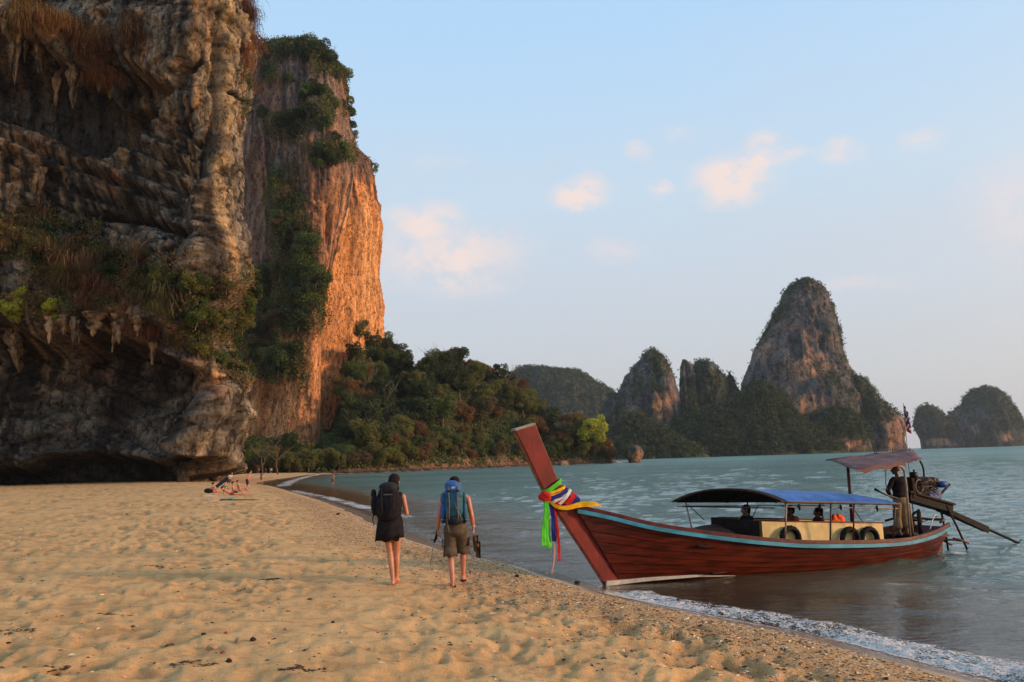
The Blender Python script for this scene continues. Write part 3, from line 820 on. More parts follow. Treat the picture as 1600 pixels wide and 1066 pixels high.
right_isl = [
    K('far_island', [(606, 1530, 1548), (611, 1520, 1558), (620, 1511, 1568), (632, 1506, 1576), (645, 1490, 1585), (660, 1478, 1592), (676, 1470, 1598), (697, 1465, 1600)], 1500, .8, nu=170, nv=110, seed=410, veg=.7, amp=.8, ochre=[(1512, 672, 18, 9, 1.3), (1572, 650, 14, 16, .6), (1575, 682, 26, 12, .7)]),
    K('far_island', [(633, 1442, 1452), (640, 1434, 1462), (650, 1430, 1474), (664, 1427, 1490), (676, 1434, 1500), (686, 1440, 1510), (698, 1442, 1520)], 1480, .7, nu=120, nv=90, seed=420, veg=.6, amp=.5, ochre=[(1480, 690, 50, 6, .8)]),
]
island_veg('island_forest', right_isl, 1.8, .12, 4, G_far)
# small sea stack beside the headland
stack = [K('sea_stack', [(696, 984, 996), (700, 979, 1003), (706, 977, 1006), (713, 979, 1005), (719, 983, 1001), (724, 984, 1000)], 332, .9, nu=90, nv=50, seed=430, veg=.3, amp=.35, ochre=[(992, 712, 12, 8, .8)])]
island_veg('stack_bushes', stack, .8, .6, 5, [(0.10, 0.13, 0.04), (0.12, .12, .04), (0.06, .08, .03)])
for (lx, rx, py) in [(984, 1000, 724)]: pass
# ------------------------------------------------------------------ plants
def tube_np(pts, rad, ns=7):
    P = np.asarray(pts, float); r = np.asarray(rad, float)
    T = np.gradient(P, axis=0); T /= np.maximum(np.linalg.norm(T, axis=1), 1e-9)[:, None]
    ref = np.array([0, 0, 1.0]) if abs(T[0, 2]) < .9 else np.array([1.0, 0, 0])
    V_ = []
    n0 = np.cross(T[0], ref); n0 /= np.linalg.norm(n0)
    for i in range(len(P)):
        n0 = n0 - T[i] * (n0 @ T[i]); n0 /= max(np.linalg.norm(n0), 1e-9)
        b0 = np.cross(T[i], n0)
        a = np.linspace(0, 2 * math.pi, ns, endpoint=False)
        V_.append(P[i] + r[i] * (np.cos(a)[:, None] * n0 + np.sin(a)[:, None] * b0))
    V_ = np.vstack(V_)
    return V_, grid_faces(ns, len(P), True)
def join_np(parts):
    V_, F_, o = [], [], 0
    for v, f_ in parts:
        V_.append(v); F_.append(f_ + o); o += len(v)
    return np.vstack(V_), np.vstack(F_)

def make_trunk(r, h, spread, nb=6, rad=.28, lean=0.0, levels=2, droop=0):
    parts, tips = [], []
    def grow(p, d, L, R, lev):
        n = 6; pts = [p]; dd = d.copy()
        for i in range(n):
            dd = dd + r.normal(size=3) * .13 + np.array([0, 0, .06 - droop]); dd /= np.linalg.norm(dd)
            pts.append(pts[-1] + dd * L / n)
        parts.append(tube_np(pts, np.linspace(R, R * .45, n + 1), 7 if lev == 0 else 5))
        if lev < levels:
            for k_ in range(nb if lev == 0 else 3):
                q = pts[r.integers(3, n + 1)]; a = r.random() * 6.28
                e = dd * .55 + np.array([math.cos(a), math.sin(a), .35 * r.random()]) * spread; e /= np.linalg.norm(e)
                grow(q, e, L * (.5 + .25 * r.random()), R * .42, lev + 1)
        else: tips.append(pts[-1])
    grow(np.array([0, 0, -1.0]), np.array([lean, 0, 1.0]), h * .62 + 1, rad, 0)
    v, f_ = join_np(parts)
    return v, f_, np.array(tips)

def crown_points(r, lobes, n, shell=.35):
    """leaf positions and facings on a set of lobes (cx, cy, cz, rx, rz), skipping places inside other lobes"""
    L = np.array(lobes); w_ = L[:, 3] ** 2; idx = r.choice(len(L), n, p=w_ / w_.sum())
    d = r.normal(size=(n, 3)); d /= np.linalg.norm(d, axis=1)[:, None]
    rr = 1 - shell * r.random(n) ** 1.6
    lump = 1 + .22 * vn(d[:, 0] * 2.6 + idx * 3.1, d[:, 1] * 2.6, d[:, 2] * 2.6, 5)
    P = L[idx, :3] + d * (rr * lump)[:, None] * L[idx][:, [3, 3, 4]]
    keep = np.ones(n, bool)
    for j in range(len(L)):
        q = ((P - L[j, :3]) / L[j, [3, 3, 4]]); keep &= ~(((q ** 2).sum(1) < .45) & (idx != j))
    keep &= vn(P[:, 0] * .8, P[:, 1] * .8, P[:, 2] * .8, 9) > -.42       # gaps
    return P[keep], d[keep], idx[keep]

def make_tree_meshes(seed, h, cr, n_leaf, leaf, nlobes=9, flat=.75, zmin=.38):
    r = np.random.default_rng(seed)
    v, f_, tips = make_trunk(r, h, .75, 5, .022 * h + .05)
    lobes = [(r.normal() * cr * .12, r.normal() * cr * .12, h * (.5 + zmin * .6), cr * .62, h * (1 - zmin) * .42)]
    for i in range(nlobes):
        a = i * 2.4 + r.random(); q = cr * (.35 + .35 * r.random())
        lobes.append((math.cos(a) * q, math.sin(a) * q, h * (zmin + (.95 - zmin) * r.random()), cr * (.30 + .24 * r.random()), cr * (.28 + .22 * r.random()) * flat))
    P, D, idx = crown_points(r, lobes, n_leaf)
    base = .75 + .5 * r.random(len(lobes))
    cv = base[idx] * (.8 + .4 * r.random(len(P)))
    hue = r.random((len(P), 3)) * .16 + .92
    C_ = cv[:, None] * hue
    N_ = D * .95 + np.array([0, 0, .25])
    tr = mesh_np('trunk', v, f_, M_bark); cw = leaf_cloud('crown', P, N_, leaf, C_, M_leaf, seed=seed)
    a, b = tr.data, cw.data
    bpy.data.objects.remove(tr); bpy.data.objects.remove(cw)
    return a, b

def put_tree(meshes, loc, sc, color, label, group, cat='tree', name='tree', rz=None, tilt=0.0, dark=1.0):
    e = empty(name, loc, random.random() * 6.28 if rz is None else rz)
    e.scale = (sc[0], sc[0], sc[1]) if hasattr(sc, '__len__') else (sc, sc, sc)
    if tilt: e.rotation_euler[1] = tilt
    for me, nm in zip(meshes, ('trunk', 'crown')):
        o = link(bpy.data.objects.new(nm, me), e)
        o.color = (*color, 1)
    tag(e, label, cat, group)
    return e

TREES = [make_tree_meshes(900 + i, 9.5, 4.3, 6500, .42, 12, .95) for i in range(5)]
BUSHES = [make_tree_meshes(950 + i, 3.0, 2.5, 3600, .27, 9, 1.0, .12) for i in range(4)]
TALL = [make_tree_meshes(990 + i, 12.0, 3.6, 4200, .40, 9, .85, .58) for i in range(2)]
SPARSE = [make_tree_meshes(980 + i, 8.0, 3.6, 1700, .32, 9, .9) for i in range(2)]
TC = dict(dark=(0.048, 0.068, 0.018), green=(0.098, 0.138, 0.028), olive=(0.175, 0.165, 0.036), lime=(0.46, 0.44, 0.05), orange=(0.23, 0.105, 0.035), red=(0.20, 0.075, 0.035), khaki=(0.17, 0.125, 0.050))
CN = dict(dark='dark green', green='mid green', olive='olive green', lime='bright yellow-green', orange='orange-brown', red='russet', khaki='dry khaki')

# ------------------------------------------------------------------ headland
HS = [(-90, 230), (-74, 232), (-58, 238), (-46, 246), (-36, 256), (-25, 280), (-8, 308), (10, 325), (39, 333), (41, 340), (30, 352), (0, 372), (-60, 400)]
sil_hx = [380, 400, 440, 480, 510, 526, 536, 545, 575, 600, 625, 645, 670, 700, 740, 770, 800, 830, 860, 885, 905, 930, 950, 962, 972]
sil_hy = [655, 657, 657, 655, 648, 600, 530, 503, 503, 520, 536, 556, 560, 558, 572, 590, 592, 606, 626, 640, 636, 640, 652, 690, 716]
def head_z(x_, y_):
    """ground of the wooded headland"""
    d, sg = seg_d(x_, y_, HS)
    s_ = d * np.where(sg < 0, 1, -1)
    px_ = 800 + FOC * x_ / (np.maximum(y_, 1) * Fw[1])
    sy_ = np.interp(px_, sil_hx, sil_hy)
    hor = 719.5 - 0.0305 * (px_ - 800)
    yr = y_ - s_ * .8 + 20
    zr = np.maximum((hor - sy_) / FOC * np.maximum(yr, 200) * 1.0 + 2.5 - 6.5, 1.2)
    W = 20.0
    lowf = 1 - sst(600, 690, px_)
    t = np.clip(s_ / W, 0, 1) * (1 - lowf) + lowf * (np.clip((s_ - 15) / 28, 0, 1) * (1 - .18) + .18 * np.clip(s_ / 12, 0, 1))
    z_ = zr * (0.75 * t ** 1.0 + .25 * sst(0, 1, t))
    z_ = np.where(s_ > 34 + 14 * lowf, zr * (1 - .012 * (s_ - 34 - 14 * lowf)), z_)
    rock = .7 * sst(0, 2.0, s_) * (1 - sst(5, 12, s_)) * (x_ > -60)
    z_ = z_ + rock * (.7 + .8 * fbm(x_ * .22, y_ * .22, 0 * x_, 4, .6, seed=201))
    z_ = np.where(s_ < 0, np.maximum(-1 + s_ * 1.2, -3), z_)
    return z_ + .5 * fbm(x_ * .2, y_ * .2, 0 * x_, 3, seed=200) * (s_ > 0), s_
gx, gy = np.meshgrid(np.arange(-92, 46, .6), np.arange(228, 402, .6))
hz, hs_ = head_z(gx, gy)
gx2 = gx + .9 * vn(gx * .4, gy * .4, hz * .4, 210); gy2 = gy + 1.2 * vn(gx * .4, gy * .4, hz * .4 + 7, 211)
fr_ = f(hs_)
c = np.tile(np.array([.045, .05, .020]), (len(fr_), 1))
rk = blend(np.tile(np.array([.16, .10, .06]), (len(fr_), 1)), (.26, .13, .07), sst(-.1, .4, f(fbm(gx * .15, gy * .15, hz * .2, 4, .6, seed=203))))
rk = blend(rk, (.045, .035, .03), 1 - sst(.3, 1.3, f(hz)))
wt = (1 - sst(1.5, 3.5, fr_))
c = c * (1 - wt[:, None]) + rk * wt[:, None]
Fh = grid_faces(gx.shape[1], gx.shape[0])
Fh = Fh[(fr_[Fh] > -2.5).any(1)]
hl = mesh_np('headland', np.stack([f(gx2), f(gy2), f(hz)], 1), Fh, M_rock, col=c)
tag(hl, kind='structure')

def hz1(x_, y_):
    a, b = head_z(np.array([x_]), np.array([y_])); return float(a[0]), float(b[0])
r = np.random.default_rng(77)
placed = []
def grp(cls, zone, kind='tree'):
    return f'{CN[cls]} {kind}s {zone}'
def zone_of(s_, px_):
    if px_ < 545: return 'on the slope below the orange cliff tower'
    if s_ > 21: return 'along the crest of the headland'
    if s_ < 9: return 'low on the rocky headland shore'
    return 'on the wooded side of the headland'
ntree = 0
tries = 0
while ntree < 292 and tries < 20000:
    tries += 1
    x_, y_ = r.uniform(-84, 41), r.uniform(231, 372)
    z_, s_ = hz1(x_, y_)
    px_ = 800 + FOC * x_ / y_
    if s_ < 1.2 or s_ > (54 if 530 < px_ < 640 else 34) or px_ > 960: continue
    if px_ < 532 and s_ > 20: continue
    dm = 3.6 if s_ > 6 else 2.6
    if any((x_ - a) ** 2 + (y_ - b) ** 2 < dm * dm for a, b in placed): continue
    placed.append((x_, y_))
    py_ = 719 - (z_ + 5) * FOC / y_
    u = r.random(); q = vn(np.array([x_ * .05]), np.array([y_ * .05]), np.array([3.0]), 6)[0]
    if px_ < 540: cls = ['dark', 'green', 'olive', 'olive', 'khaki'][int(u * 5)]
    elif px_ > 880: cls = ['orange', 'khaki', 'olive', 'green', 'olive'][int(u * 5)]
    elif s_ < 9: cls = ['orange', 'khaki', 'green', 'olive', 'olive'][int(u * 5)]
    elif 700 < px_ < 870 and q > -.1: cls = ['orange', 'red', 'olive', 'dark', 'khaki'][int(u * 5)]
    elif px_ < 640 and s_ > 14: cls = ['dark', 'dark', 'orange', 'dark', 'green'][int(u * 5)]
    else: cls = ['dark', 'olive', 'green', 'dark', 'olive'][int(u * 5)]
    small = s_ < 7 or (px_ < 545 and s_ < 16)
    if cls in ('orange', 'red') and u > .5 and not small:
        me = SPARSE[ntree % 2]
    else:
        me = TALL[ntree % 2] if (u * 37 % 1) < .22 and not small else TREES[ntree % 5]
    scl = (.5 + .2 * r.random()) if small else (.66 + .62 * r.random() ** 1.3)
    if s_ > 24: scl *= .78
    colr = np.array(TC[cls]) * (.85 + .3 * r.random())
    zn = zone_of(s_, px_)
    kd = 'small tree' if small else 'tree'
    put_tree(me, (x_, y_, z_ - .3), (scl * (1 + .15 * r.random()), scl), colr, f'{CN[cls]} leafy {kd} among others {zn}', grp(cls, zn, kd))
    ntree += 1
# undergrowth between them
nn_ = 120000
ux, uy = r.uniform(-88, 42, nn_), r.uniform(233, 372, nn_)
uz, us = head_z(ux, uy)
k_ = (us > .6) & (us < 54) & (uz > .8)
ux, uy, uz = ux[k_], uy[k_], uz[k_]
hump = np.maximum(0, 1.2 + 1.6 * fbm(ux * .3, uy * .3, 0 * ux, 3, seed=215))
up_ = np.stack([ux, uy, uz + hump * r.random(len(ux)) + .2], 1)
un_ = r.normal(size=up_.shape) * .6 + np.array([0, -.4, .8])
hue_ = fbm(ux * .08, uy * .08, 0 * ux, 3, seed=216)
uc = blend(blend(np.tile(np.array(TC['green']), (len(ux), 1)), TC['olive'], sst(0, .3, hue_)), TC['khaki'], .4 * sst(.2, .5, hue_)) * (.45 + .7 * r.random((len(ux), 1)))
tag(leaf_cloud('undergrowth', up_, un_, .85, uc, M_leaf_far, seed=9), kind='stuff')
# ones that stand out
def on_head(px, s_want):
    best = None
    for y_ in np.arange(240, 360, .5):
        x_ = (px - 800) / FOC * y_
        z_, s_ = hz1(x_, y_)
        if s_ > 0 and (best is None or abs(s_ - s_want) < best[0]): best = (abs(s_ - s_want), x_, y_, z_)
    return best[1:]
for (px, s_, sc_, cls, lab) in [(920, 4, 1.55, 'lime', 'bright yellow-green tree at the tip of the headland'), (942, 9, .8, 'red', 'russet tree beside the bright yellow-green tree at the headland tip'), (905, 13, .95, 'orange', 'orange-brown tree behind the bright yellow-green tree'),
                                (712, 25, 1.15, 'dark', 'tall dark tree standing highest in the middle of the headland crest'), (622, 26, 1.1, 'dark', 'dark tree overhanging the step in the headland crest beside the cliff tower'),
                                (940, 3, .75, 'lime', 'small yellow-green tree hanging low beside the bright one at the headland tip')]:
    x_, y_, z_ = on_head(px, s_)
    put_tree(TREES[3 if cls == 'lime' else 1], (x_, y_, z_), (sc_ * 1.0, sc_), TC[cls], lab, None)

# ------------------------------------------------------------------ shrubs rooted in the cliffs
def put_bush(C, CA, CB, px, py, rad, color, label, group, proto=None, name='shrub', cat='shrub', fwd=.3, squash=1.0):
    p = on_sheet(C, CA, CB, px, py)
    s_ = rad / 2.4
    me = (proto or BUSHES)[random.randrange(len(proto or BUSHES))]
    e = put_tree(me, (p[0], p[1] - fwd * rad, p[2] - 1.9 * s_), (s_, s_ * squash), color, label, group, cat, name)
    return e
def scatter_bushes(C, CA, CB, ell, size_px, clss, wall, dist, density=1.0, seed=0, rmin=.7):
    r = np.random.default_rng(seed)
    for (cx_, cy_, wx_, wy_) in ell:
        n = max(1, int(density * 1.5 * wx_ * wy_ / size_px ** 2))
        for i in range(n):
            a, q = r.random() * 6.283, math.sqrt(r.random())
            px, py = cx_ + math.cos(a) * q * wx_, cy_ + math.sin(a) * q * wy_
            cls = clss[r.integers(len(clss))]
            rad = size_px / FOC * dist * (rmin + .7 * r.random())
            colr = np.array(TC[cls]) * (.75 + .5 * r.random())
            put_bush(C, CA, CB, px, py, rad, colr, f'{CN[cls]} shrub rooted in the rock {wall}', f'{CN[cls]} shrubs {wall}')
W1 = 'on the ledge above the beach cave'
scatter_bushes(C1, C1A, C1B, [(30, 360, 40, 30), (95, 390, 70, 30), (120, 430, 60, 26), (235, 430, 45, 40)], 15, ['khaki', 'orange', 'olive', 'khaki'], 1 and W1, 114, 1.0, 11)
scatter_bushes(C1, C1A, C1B, [(25, 470, 38, 26), (70, 485, 22, 22)], 13, ['lime', 'olive', 'lime'], W1, 114, 1.2, 12)
scatter_bushes(C1, C1A, C1B, [(290, 470, 45, 50), (330, 520, 45, 40), (375, 470, 35, 45), (180, 415, 28, 28)], 15, ['green', 'olive', 'dark', 'olive', 'khaki'], W1, 114, 1.0, 13)
scatter_bushes(C1, C1A, C1B, [(372, 712, 16, 28)], 13, ['dark', 'green'], 'at the foot of the cliff beside the beach', 114, 1.3, 14)
scatter_bushes(C1, C1A, C1B, [(392, 470, 24, 60), (385, 560, 18, 34), (350, 560, 30, 16)], 16, ['green', 'olive', 'dark'], W1, 114, 1.3, 21)
W2 = 'in the gully between cliff wall and tower'
scatter_bushes(C2, C2A, C2B, [(432, 470, 52, 56), (470, 410, 38, 50), (455, 345, 22, 45), (410, 555, 34, 48), (488, 475, 22, 50), (445, 300, 18, 25), (457, 570, 18, 36)], 19, ['green', 'dark', 'green', 'olive', 'khaki', 'dark'], W2, 272, 1.0, 15)
W3 = 'on the upper part of the rock tower'
scatter_bushes(C2, C2A, C2B, [(440, 82, 50, 14), (490, 72, 36, 12), (520, 105, 30, 26), (450, 120, 30, 18), (500, 160, 40, 30), (560, 165, 14, 36), (572, 215, 10, 20), (450, 195, 50, 24), (500, 235, 38, 30), (540, 245, 24, 22), (418, 160, 14, 22), (596, 268, 8, 12)],
               13, ['dark', 'dark', 'green', 'dark', 'olive'], W3, 272, 1.0, 16)

def creeper(name, C, CA, CB, ells, dist, per, leaf, cols, seed, thick=1.0):
    '''low growth that clings to the rock'''
    r = np.random.default_rng(seed)
    fa, fb = CA.ravel(), CB.ravel()
    V_ = np.stack([C['X'].ravel(), C['Y'].ravel(), C['Z'].ravel()], 1)
    w_ = np.zeros(len(fa))
    for (cx_, cy_, wx_, wy_, s_) in ells:
        w_ = np.maximum(w_, s_ * np.exp(-(np.abs((fa - cx_) / wx_) ** 2.5 + np.abs((fb - cy_) / wy_) ** 2.5)))
    nz_ = fbm(V_[:, 0] * 30 / dist, V_[:, 1] * 30 / dist, V_[:, 2] * 30 / dist, 4, .6, seed=seed)
    w_ = np.where(w_ + .55 * nz_ > .42, w_, 0)
    idx = r.choice(len(w_), per, p=w_ / w_.sum())
    P = V_[idx] + r.normal(size=(per, 3)) * leaf * .8 + np.array([0, -1, .2]) * (leaf * thick * 2 * r.random((per, 1)) ** 1)
    lump = sst(-.4, .5, vn(P[:, 0] * .35 / leaf * .3, P[:, 1] * .35 / leaf * .3, P[:, 2] * .35 / leaf * .3, seed))
    P = P + np.array([.3, -1, .1]) * (lump * leaf * 3.2)[:, None]
    N_ = r.normal(size=(per, 3)) * .7 + np.array([.3, -.8, .6])
    ci = np.clip(((nz_[idx] * 1.2 + .5 + .22 * r.normal(size=per)) * len(cols)).astype(int), 0, len(cols) - 1)
    cc_ = np.array(cols)[ci] * (.6 + .7 * r.random((per, 1)))
    return tag(leaf_cloud(name, P, N_, leaf, cc_, M_leaf_far, seed=seed), kind='stuff')
creeper('creepers', C1, C1A, C1B, [(40, 370, 70, 45, 1), (110, 415, 80, 45, 1), (60, 480, 80, 26, .9), (190, 430, 50, 50, .9), (260, 450, 50, 55, .9), (310, 510, 60, 50, .9), (370, 480, 40, 60, 1), (150, 470, 50, 25, .8), (120, 350, 60, 25, .6), (385, 560, 28, 50, .9), (395, 480, 28, 60, 1), (385, 150, 14, 60, .6)], 114, 60000, .30,
        [TC['dark'], TC['green'], TC['olive'], TC['khaki'], TC['orange']], 31)
creeper('creepers', C2, C2A, C2B, [(455, 74, 80, 20, 1), (515, 96, 34, 26, .9), (548, 125, 12, 26, 1), (420, 110, 24, 30, .7), (555, 150, 10, 30, .8), (500, 180, 40, 25, .75), (570, 190, 10, 30, .8), (520, 240, 45, 25, .85), (450, 200, 45, 25, .75), (440, 300, 28, 50, .9), (465, 390, 45, 60, .9), (436, 465, 62, 66, 1), (410, 555, 36, 50, 1), (488, 470, 32, 56, .9), (457, 565, 24, 40, .9), (472, 590, 10, 24, .8), (596, 268, 12, 14, .8)], 272, 70000, .6,
        [TC['dark'], TC['dark'], TC['green'], TC['olive'], TC['khaki']], 32)

# spiky screw-pines and drooping dry grass
def blade_mesh(name, seed, n, L, droop, wd, up=.8, hang=False):
    r = np.random.default_rng(seed); V_, F_, C_ = [], [], []
    for i in range(n):
        a = r.random() * 6.283; e = up * r.random() + (.1 if not hang else -.2)
        d = np.array([math.cos(a), math.sin(a), e]); d /= np.linalg.norm(d)
        sd = np.array([-math.sin(a), math.cos(a), 0]) * wd
        p = np.array([r.normal(), r.normal(), r.normal() * .5]) * (.12 * L if not hang else .35 * L); ll = L * (.6 + .6 * r.random()); k0 = len(V_)
        v_ = .6 + .8 * r.random()
        for j in range(6):
            t = j / 5; w_ = (1 - t) ** .7
            V_ += [p - sd * w_, p + sd * w_]; C_ += [(v_, v_, v_)] * 2
            p = p + d * ll / 5; d = d + np.array([0, 0, -droop]); d /= np.linalg.norm(d)
        for j in range(5): F_.append((k0 + 2 * j, k0 + 2 * j + 1, k0 + 2 * j + 3, k0 + 2 * j + 2))
    o = mesh_np(name, V_, F_, M_leaf, smooth=False, col=np.array(C_)); me = o.data; bpy.data.objects.remove(o); return me
PAND = [blade_mesh('leaves', 60 + i, 70, 1.7, .28, .07) for i in range(2)]
HANG = [blade_mesh('dry_grass', 70 + i, 260, 2.2, .75, .035, .3, True) for i in range(3)]
def put_single(me, loc, s_, color, name, label, cat, group):
    o = link(bpy.data.objects.new(name, me)); o.location = loc; o.scale = (s_, s_, s_); o.rotation_euler = (0, 0, random.random() * 6.28); o.color = (*color, 1)
    return tag(o, label, cat, group)
for (px, py) in [(180, 405), (196, 420), (172, 430), (232, 430), (290, 500), (305, 515), (340, 470), (280, 480), (265, 455), (318, 540), (350, 500), (372, 560), (60, 410)]:
    p = on_sheet(C1, C1A, C1B, px, py)
    put_single(PAND[px % 2], (p[0], p[1] - 1.0, p[2] + .3), .9 + .5 * random.random(), (0.055, .085, .035), 'screw_pine', 'spiky green screw-pine tuft on the ledge above the beach cave', 'plant', 'spiky tufts on the ledge above the beach cave')
rr_ = np.random.default_rng(5)
for k_, (cx_, cy_, wx_, wy_, n, cl) in enumerate([(55, 20, 30, 18, 12, (.30, .155, .05)), (95, 45, 28, 18, 12, (.27, .13, .045)), (140, 70, 24, 22, 13, (.30, .13, .04)), (165, 105, 12, 22, 8, (.26, .10, .035)), (215, 45, 25, 14, 6, (.22, .10, .045)), (385, 70, 8, 40, 10, (.24, .075, .03)), (388, 20, 6, 20, 5, (.20, .08, .035)),
                                       (170, 455, 34, 22, 14, (.24, .095, .04)), (60, 380, 60, 30, 12, (.22, .13, .05)), (130, 410, 50, 30, 12, (.21, .11, .045)), (220, 510, 18, 16, 5, (.26, .09, .04)), (255, 460, 30, 25, 6, (.17, .12, .05)), (375, 130, 12, 20, 4, (.22, .10, .04))]):
    for i in range(n):
        px, py = cx_ + rr_.normal() * wx_ * .55, cy_ + rr_.normal() * wy_ * .55
        p = on_sheet(C1, C1A, C1B, px, py)
        where = 'from the rim of the upper cave' if py < 160 and px < 250 else ('on the high edge of the cliff wall' if py < 200 else 'over the ledge above the beach cave')
        put_single(HANG[i % 3], (p[0], p[1] - .5, p[2] + .4), .7 + .6 * rr_.random(), np.array(cl) * (.7 + .6 * rr_.random()), 'dry_grass_tuft', f'tuft of rusty dry grass hanging {where}', 'grass tuft', f'dry grass hanging {where}')

# bare branching tree on the ledge and the bent bare tree on the far beach
def bare_tree(loc, h, seed, lean, colr, label):
    r = np.random.default_rng(seed)
    v, f_, tips = make_trunk(r, h, .9, 5, .05 * h * .4 + .03, lean, 2)
    e = empty('bare_tree', loc)
    link(bpy.data.objects.new('trunk', mesh_tmp(v, f_, simple('bare_wood_%d' % seed, colr, .9))), e)
    tag(e, label, 'tree'); return e
def mesh_tmp(v, f_, m_):
    o = mesh_np('tmp', v, f_, m_); me = o.data; bpy.data.objects.remove(o); return me
p = on_sheet(C1, C1A, C1B, 215, 415)
bare_tree((p[0], p[1] - 1.2, p[2] - .5), 5.5, 3, .3, (.13, .085, .06), 'leafless tree leaning out over the ledge above the beach cave')
# ------------------------------------------------------------------ long-tail boat
def mb(name, V_, F_, m_, parent=None, smooth=False, bevel=0.0, solid=0.0):
    o = mesh_np(name, V_, F_, m_, smooth=smooth, parent=parent)
    if solid:
        md = o.modifiers.new('s', 'SOLIDIFY'); md.thickness = solid; md.offset = 0
    if bevel:
        md = o.modifiers.new('b', 'BEVEL'); md.width = bevel; md.segments = 2; md.limit_method = 'ANGLE'
    return o
def box(name, lo, hi, m_, parent=None, bevel=.008):
    x0, y0, z0 = lo; x1, y1, z1 = hi
    V_ = [(x0, y0, z0), (x1, y0, z0), (x1, y1, z0), (x0, y1, z0), (x0, y0, z1), (x1, y0, z1), (x1, y1, z1), (x0, y1, z1)]
    F_ = [(0, 3, 2, 1), (4, 5, 6, 7), (0, 1, 5, 4), (1, 2, 6, 5), (2, 3, 7, 6), (3, 0, 4, 7)]
    return mb(name, V_, F_, m_, parent, bevel=bevel)
def capped_tube(pts, rad, ns=8):
    v, f_ = tube_np(pts, rad, ns); n = len(v)
    P = np.asarray(pts, float)
    v = np.vstack([v, P[:1], P[-1:]])
    F_ = [tuple(q) for q in f_]
    for i in range(ns):
        j = (i + 1) % ns
        F_.append((j, i, n, n)); F_.append((n - ns + i, n - ns + j, n + 1, n + 1))
    return v, F_
def tube(name, pts, rad, m_, parent=None, ns=8):
    if not hasattr(rad, '__len__'): rad = [rad] * len(pts)
    v, F_ = capped_tube(pts, rad, ns)
    me = bpy.data.meshes.new(name)
    me.from_pydata([tuple(q) for q in v], [], [tuple(dict.fromkeys(q)) for q in F_]); me.materials.append(m_)
    me.polygons.foreach_set('use_smooth', [True] * len(me.polygons))
    return link(bpy.data.objects.new(name, me), parent)
def arc_pts(fn, n): return [fn(i / (n - 1)) for i in range(n)]

M_hull = simple('varnished_hull', (0.100, 0.014, 0.005), 0.40, .55, 5, stretch=(.25, 1, 2.2), bump=.25, bdist=.01, coat=.08)
M_prow = simple('red_painted_wood', (0.150, 0.010, 0.006), 0.5, .35, 5, stretch=(1, 1, .4), bump=.3, bdist=.01)
M_dred = simple('dark_red_wood', (0.085, 0.014, 0.010), 0.5, .4, 6)
M_blue = simple('blue_rail_paint', (0.045, 0.25, 0.34), 0.45, .35, 5, stretch=(.4, 1, 1))
M_white = simple('white_paint', (0.62, 0.58, 0.50), 0.6, .2, 6)
M_cream = simple('cream_paint', (0.66, 0.50, 0.22), 0.6, .16, 4)
M_deck = simple('weathered_deck', (0.07, 0.04, 0.028), 0.8, .4, 6)
M_tarpb = simple('blue_tarpaulin', (0.035, 0.12, 0.34), 0.55, .3, 3, bump=.5, bdist=.03)
M_tarpk = simple('black_tarpaulin', (0.018, 0.012, 0.012), 0.7, .3, 4, bump=.6, bdist=.03)
M_maroon = simple('maroon_tarpaulin', (0.155, 0.078, 0.072), 0.7, .3, 3, bump=.5, bdist=.02)
M_pole = simple('dark_pole', (0.045, 0.03, 0.028), 0.5, .3, 9)
M_polew = simple('bare_pole', (0.30, 0.22, 0.17), 0.5, .3, 9)
M_steel = simple('oily_steel', (0.016, 0.013, 0.012), 0.68, .5, 12)
M_rust = simple('rusty_steel', (0.035, 0.020, 0.014), 0.7, .5, 12)
M_rubber = simple('tyre_rubber', (0.014, 0.014, 0.014), 0.75, .3, 20)
M_rope = simple('white_rope', (0.55, 0.52, 0.46), 0.85, .2, 40)
M_blueeng = simple('blue_engine_paint', (0.03, 0.07, 0.22), 0.45, .4, 9)

W0 = at_z(945, 915)
BOAT = empty('long_tail_boat', (float(W0[0]), float(W0[1]), 0), math.radians(24))
tag(BOAT, 'red wooden long-tail boat with blue rail and canopy, its bow at the surf', 'boat')
xs = np.array([-1.0, -.15, .95, 2.6, 4, 5.1, 7, 8.2, 9.1])
def zs_(x_): return np.interp(x_, *smooth_poly(list(zip(xs, [1.60, 1.40, 1.10, .80, .61, .52, .43, .49, .62])), 80).T)
def ys_(x_): return np.interp(x_, *smooth_poly(list(zip(xs, [.03, .24, .54, .82, .92, .95, .89, .74, .50])), 80).T)
NS = 70
S_ = np.linspace(0, 1, NS)
tx = -.62 + (9.12 + .62) * S_                       # top edge
bx = np.interp(S_, [0, .12, .3, 1], [.36, 1.05, 2.3, 8.72])
bz = np.interp(S_, [0, .1, .25, .4, .7, 1], [.0, .02, .02, -.05, -.14, -.06])
by = np.interp(S_, [0, .1, .25, .4, .7, .88, 1], [.04, .16, .36, .52, .60, .52, .34])
tz, ty_ = zs_(tx), ys_(tx)
def hull_pt(i, t, side, off=0.0):
    y_ = by[i] + (ty_[i] - by[i]) * (t ** .72)
    return (bx[i] + (tx[i] - bx[i]) * t, side * (y_ + off), bz[i] + (tz[i] - bz[i]) * t)
hull = mb('hull', [(0, 0, 0)] * 3, [(0, 1, 2)], M_deck, BOAT)
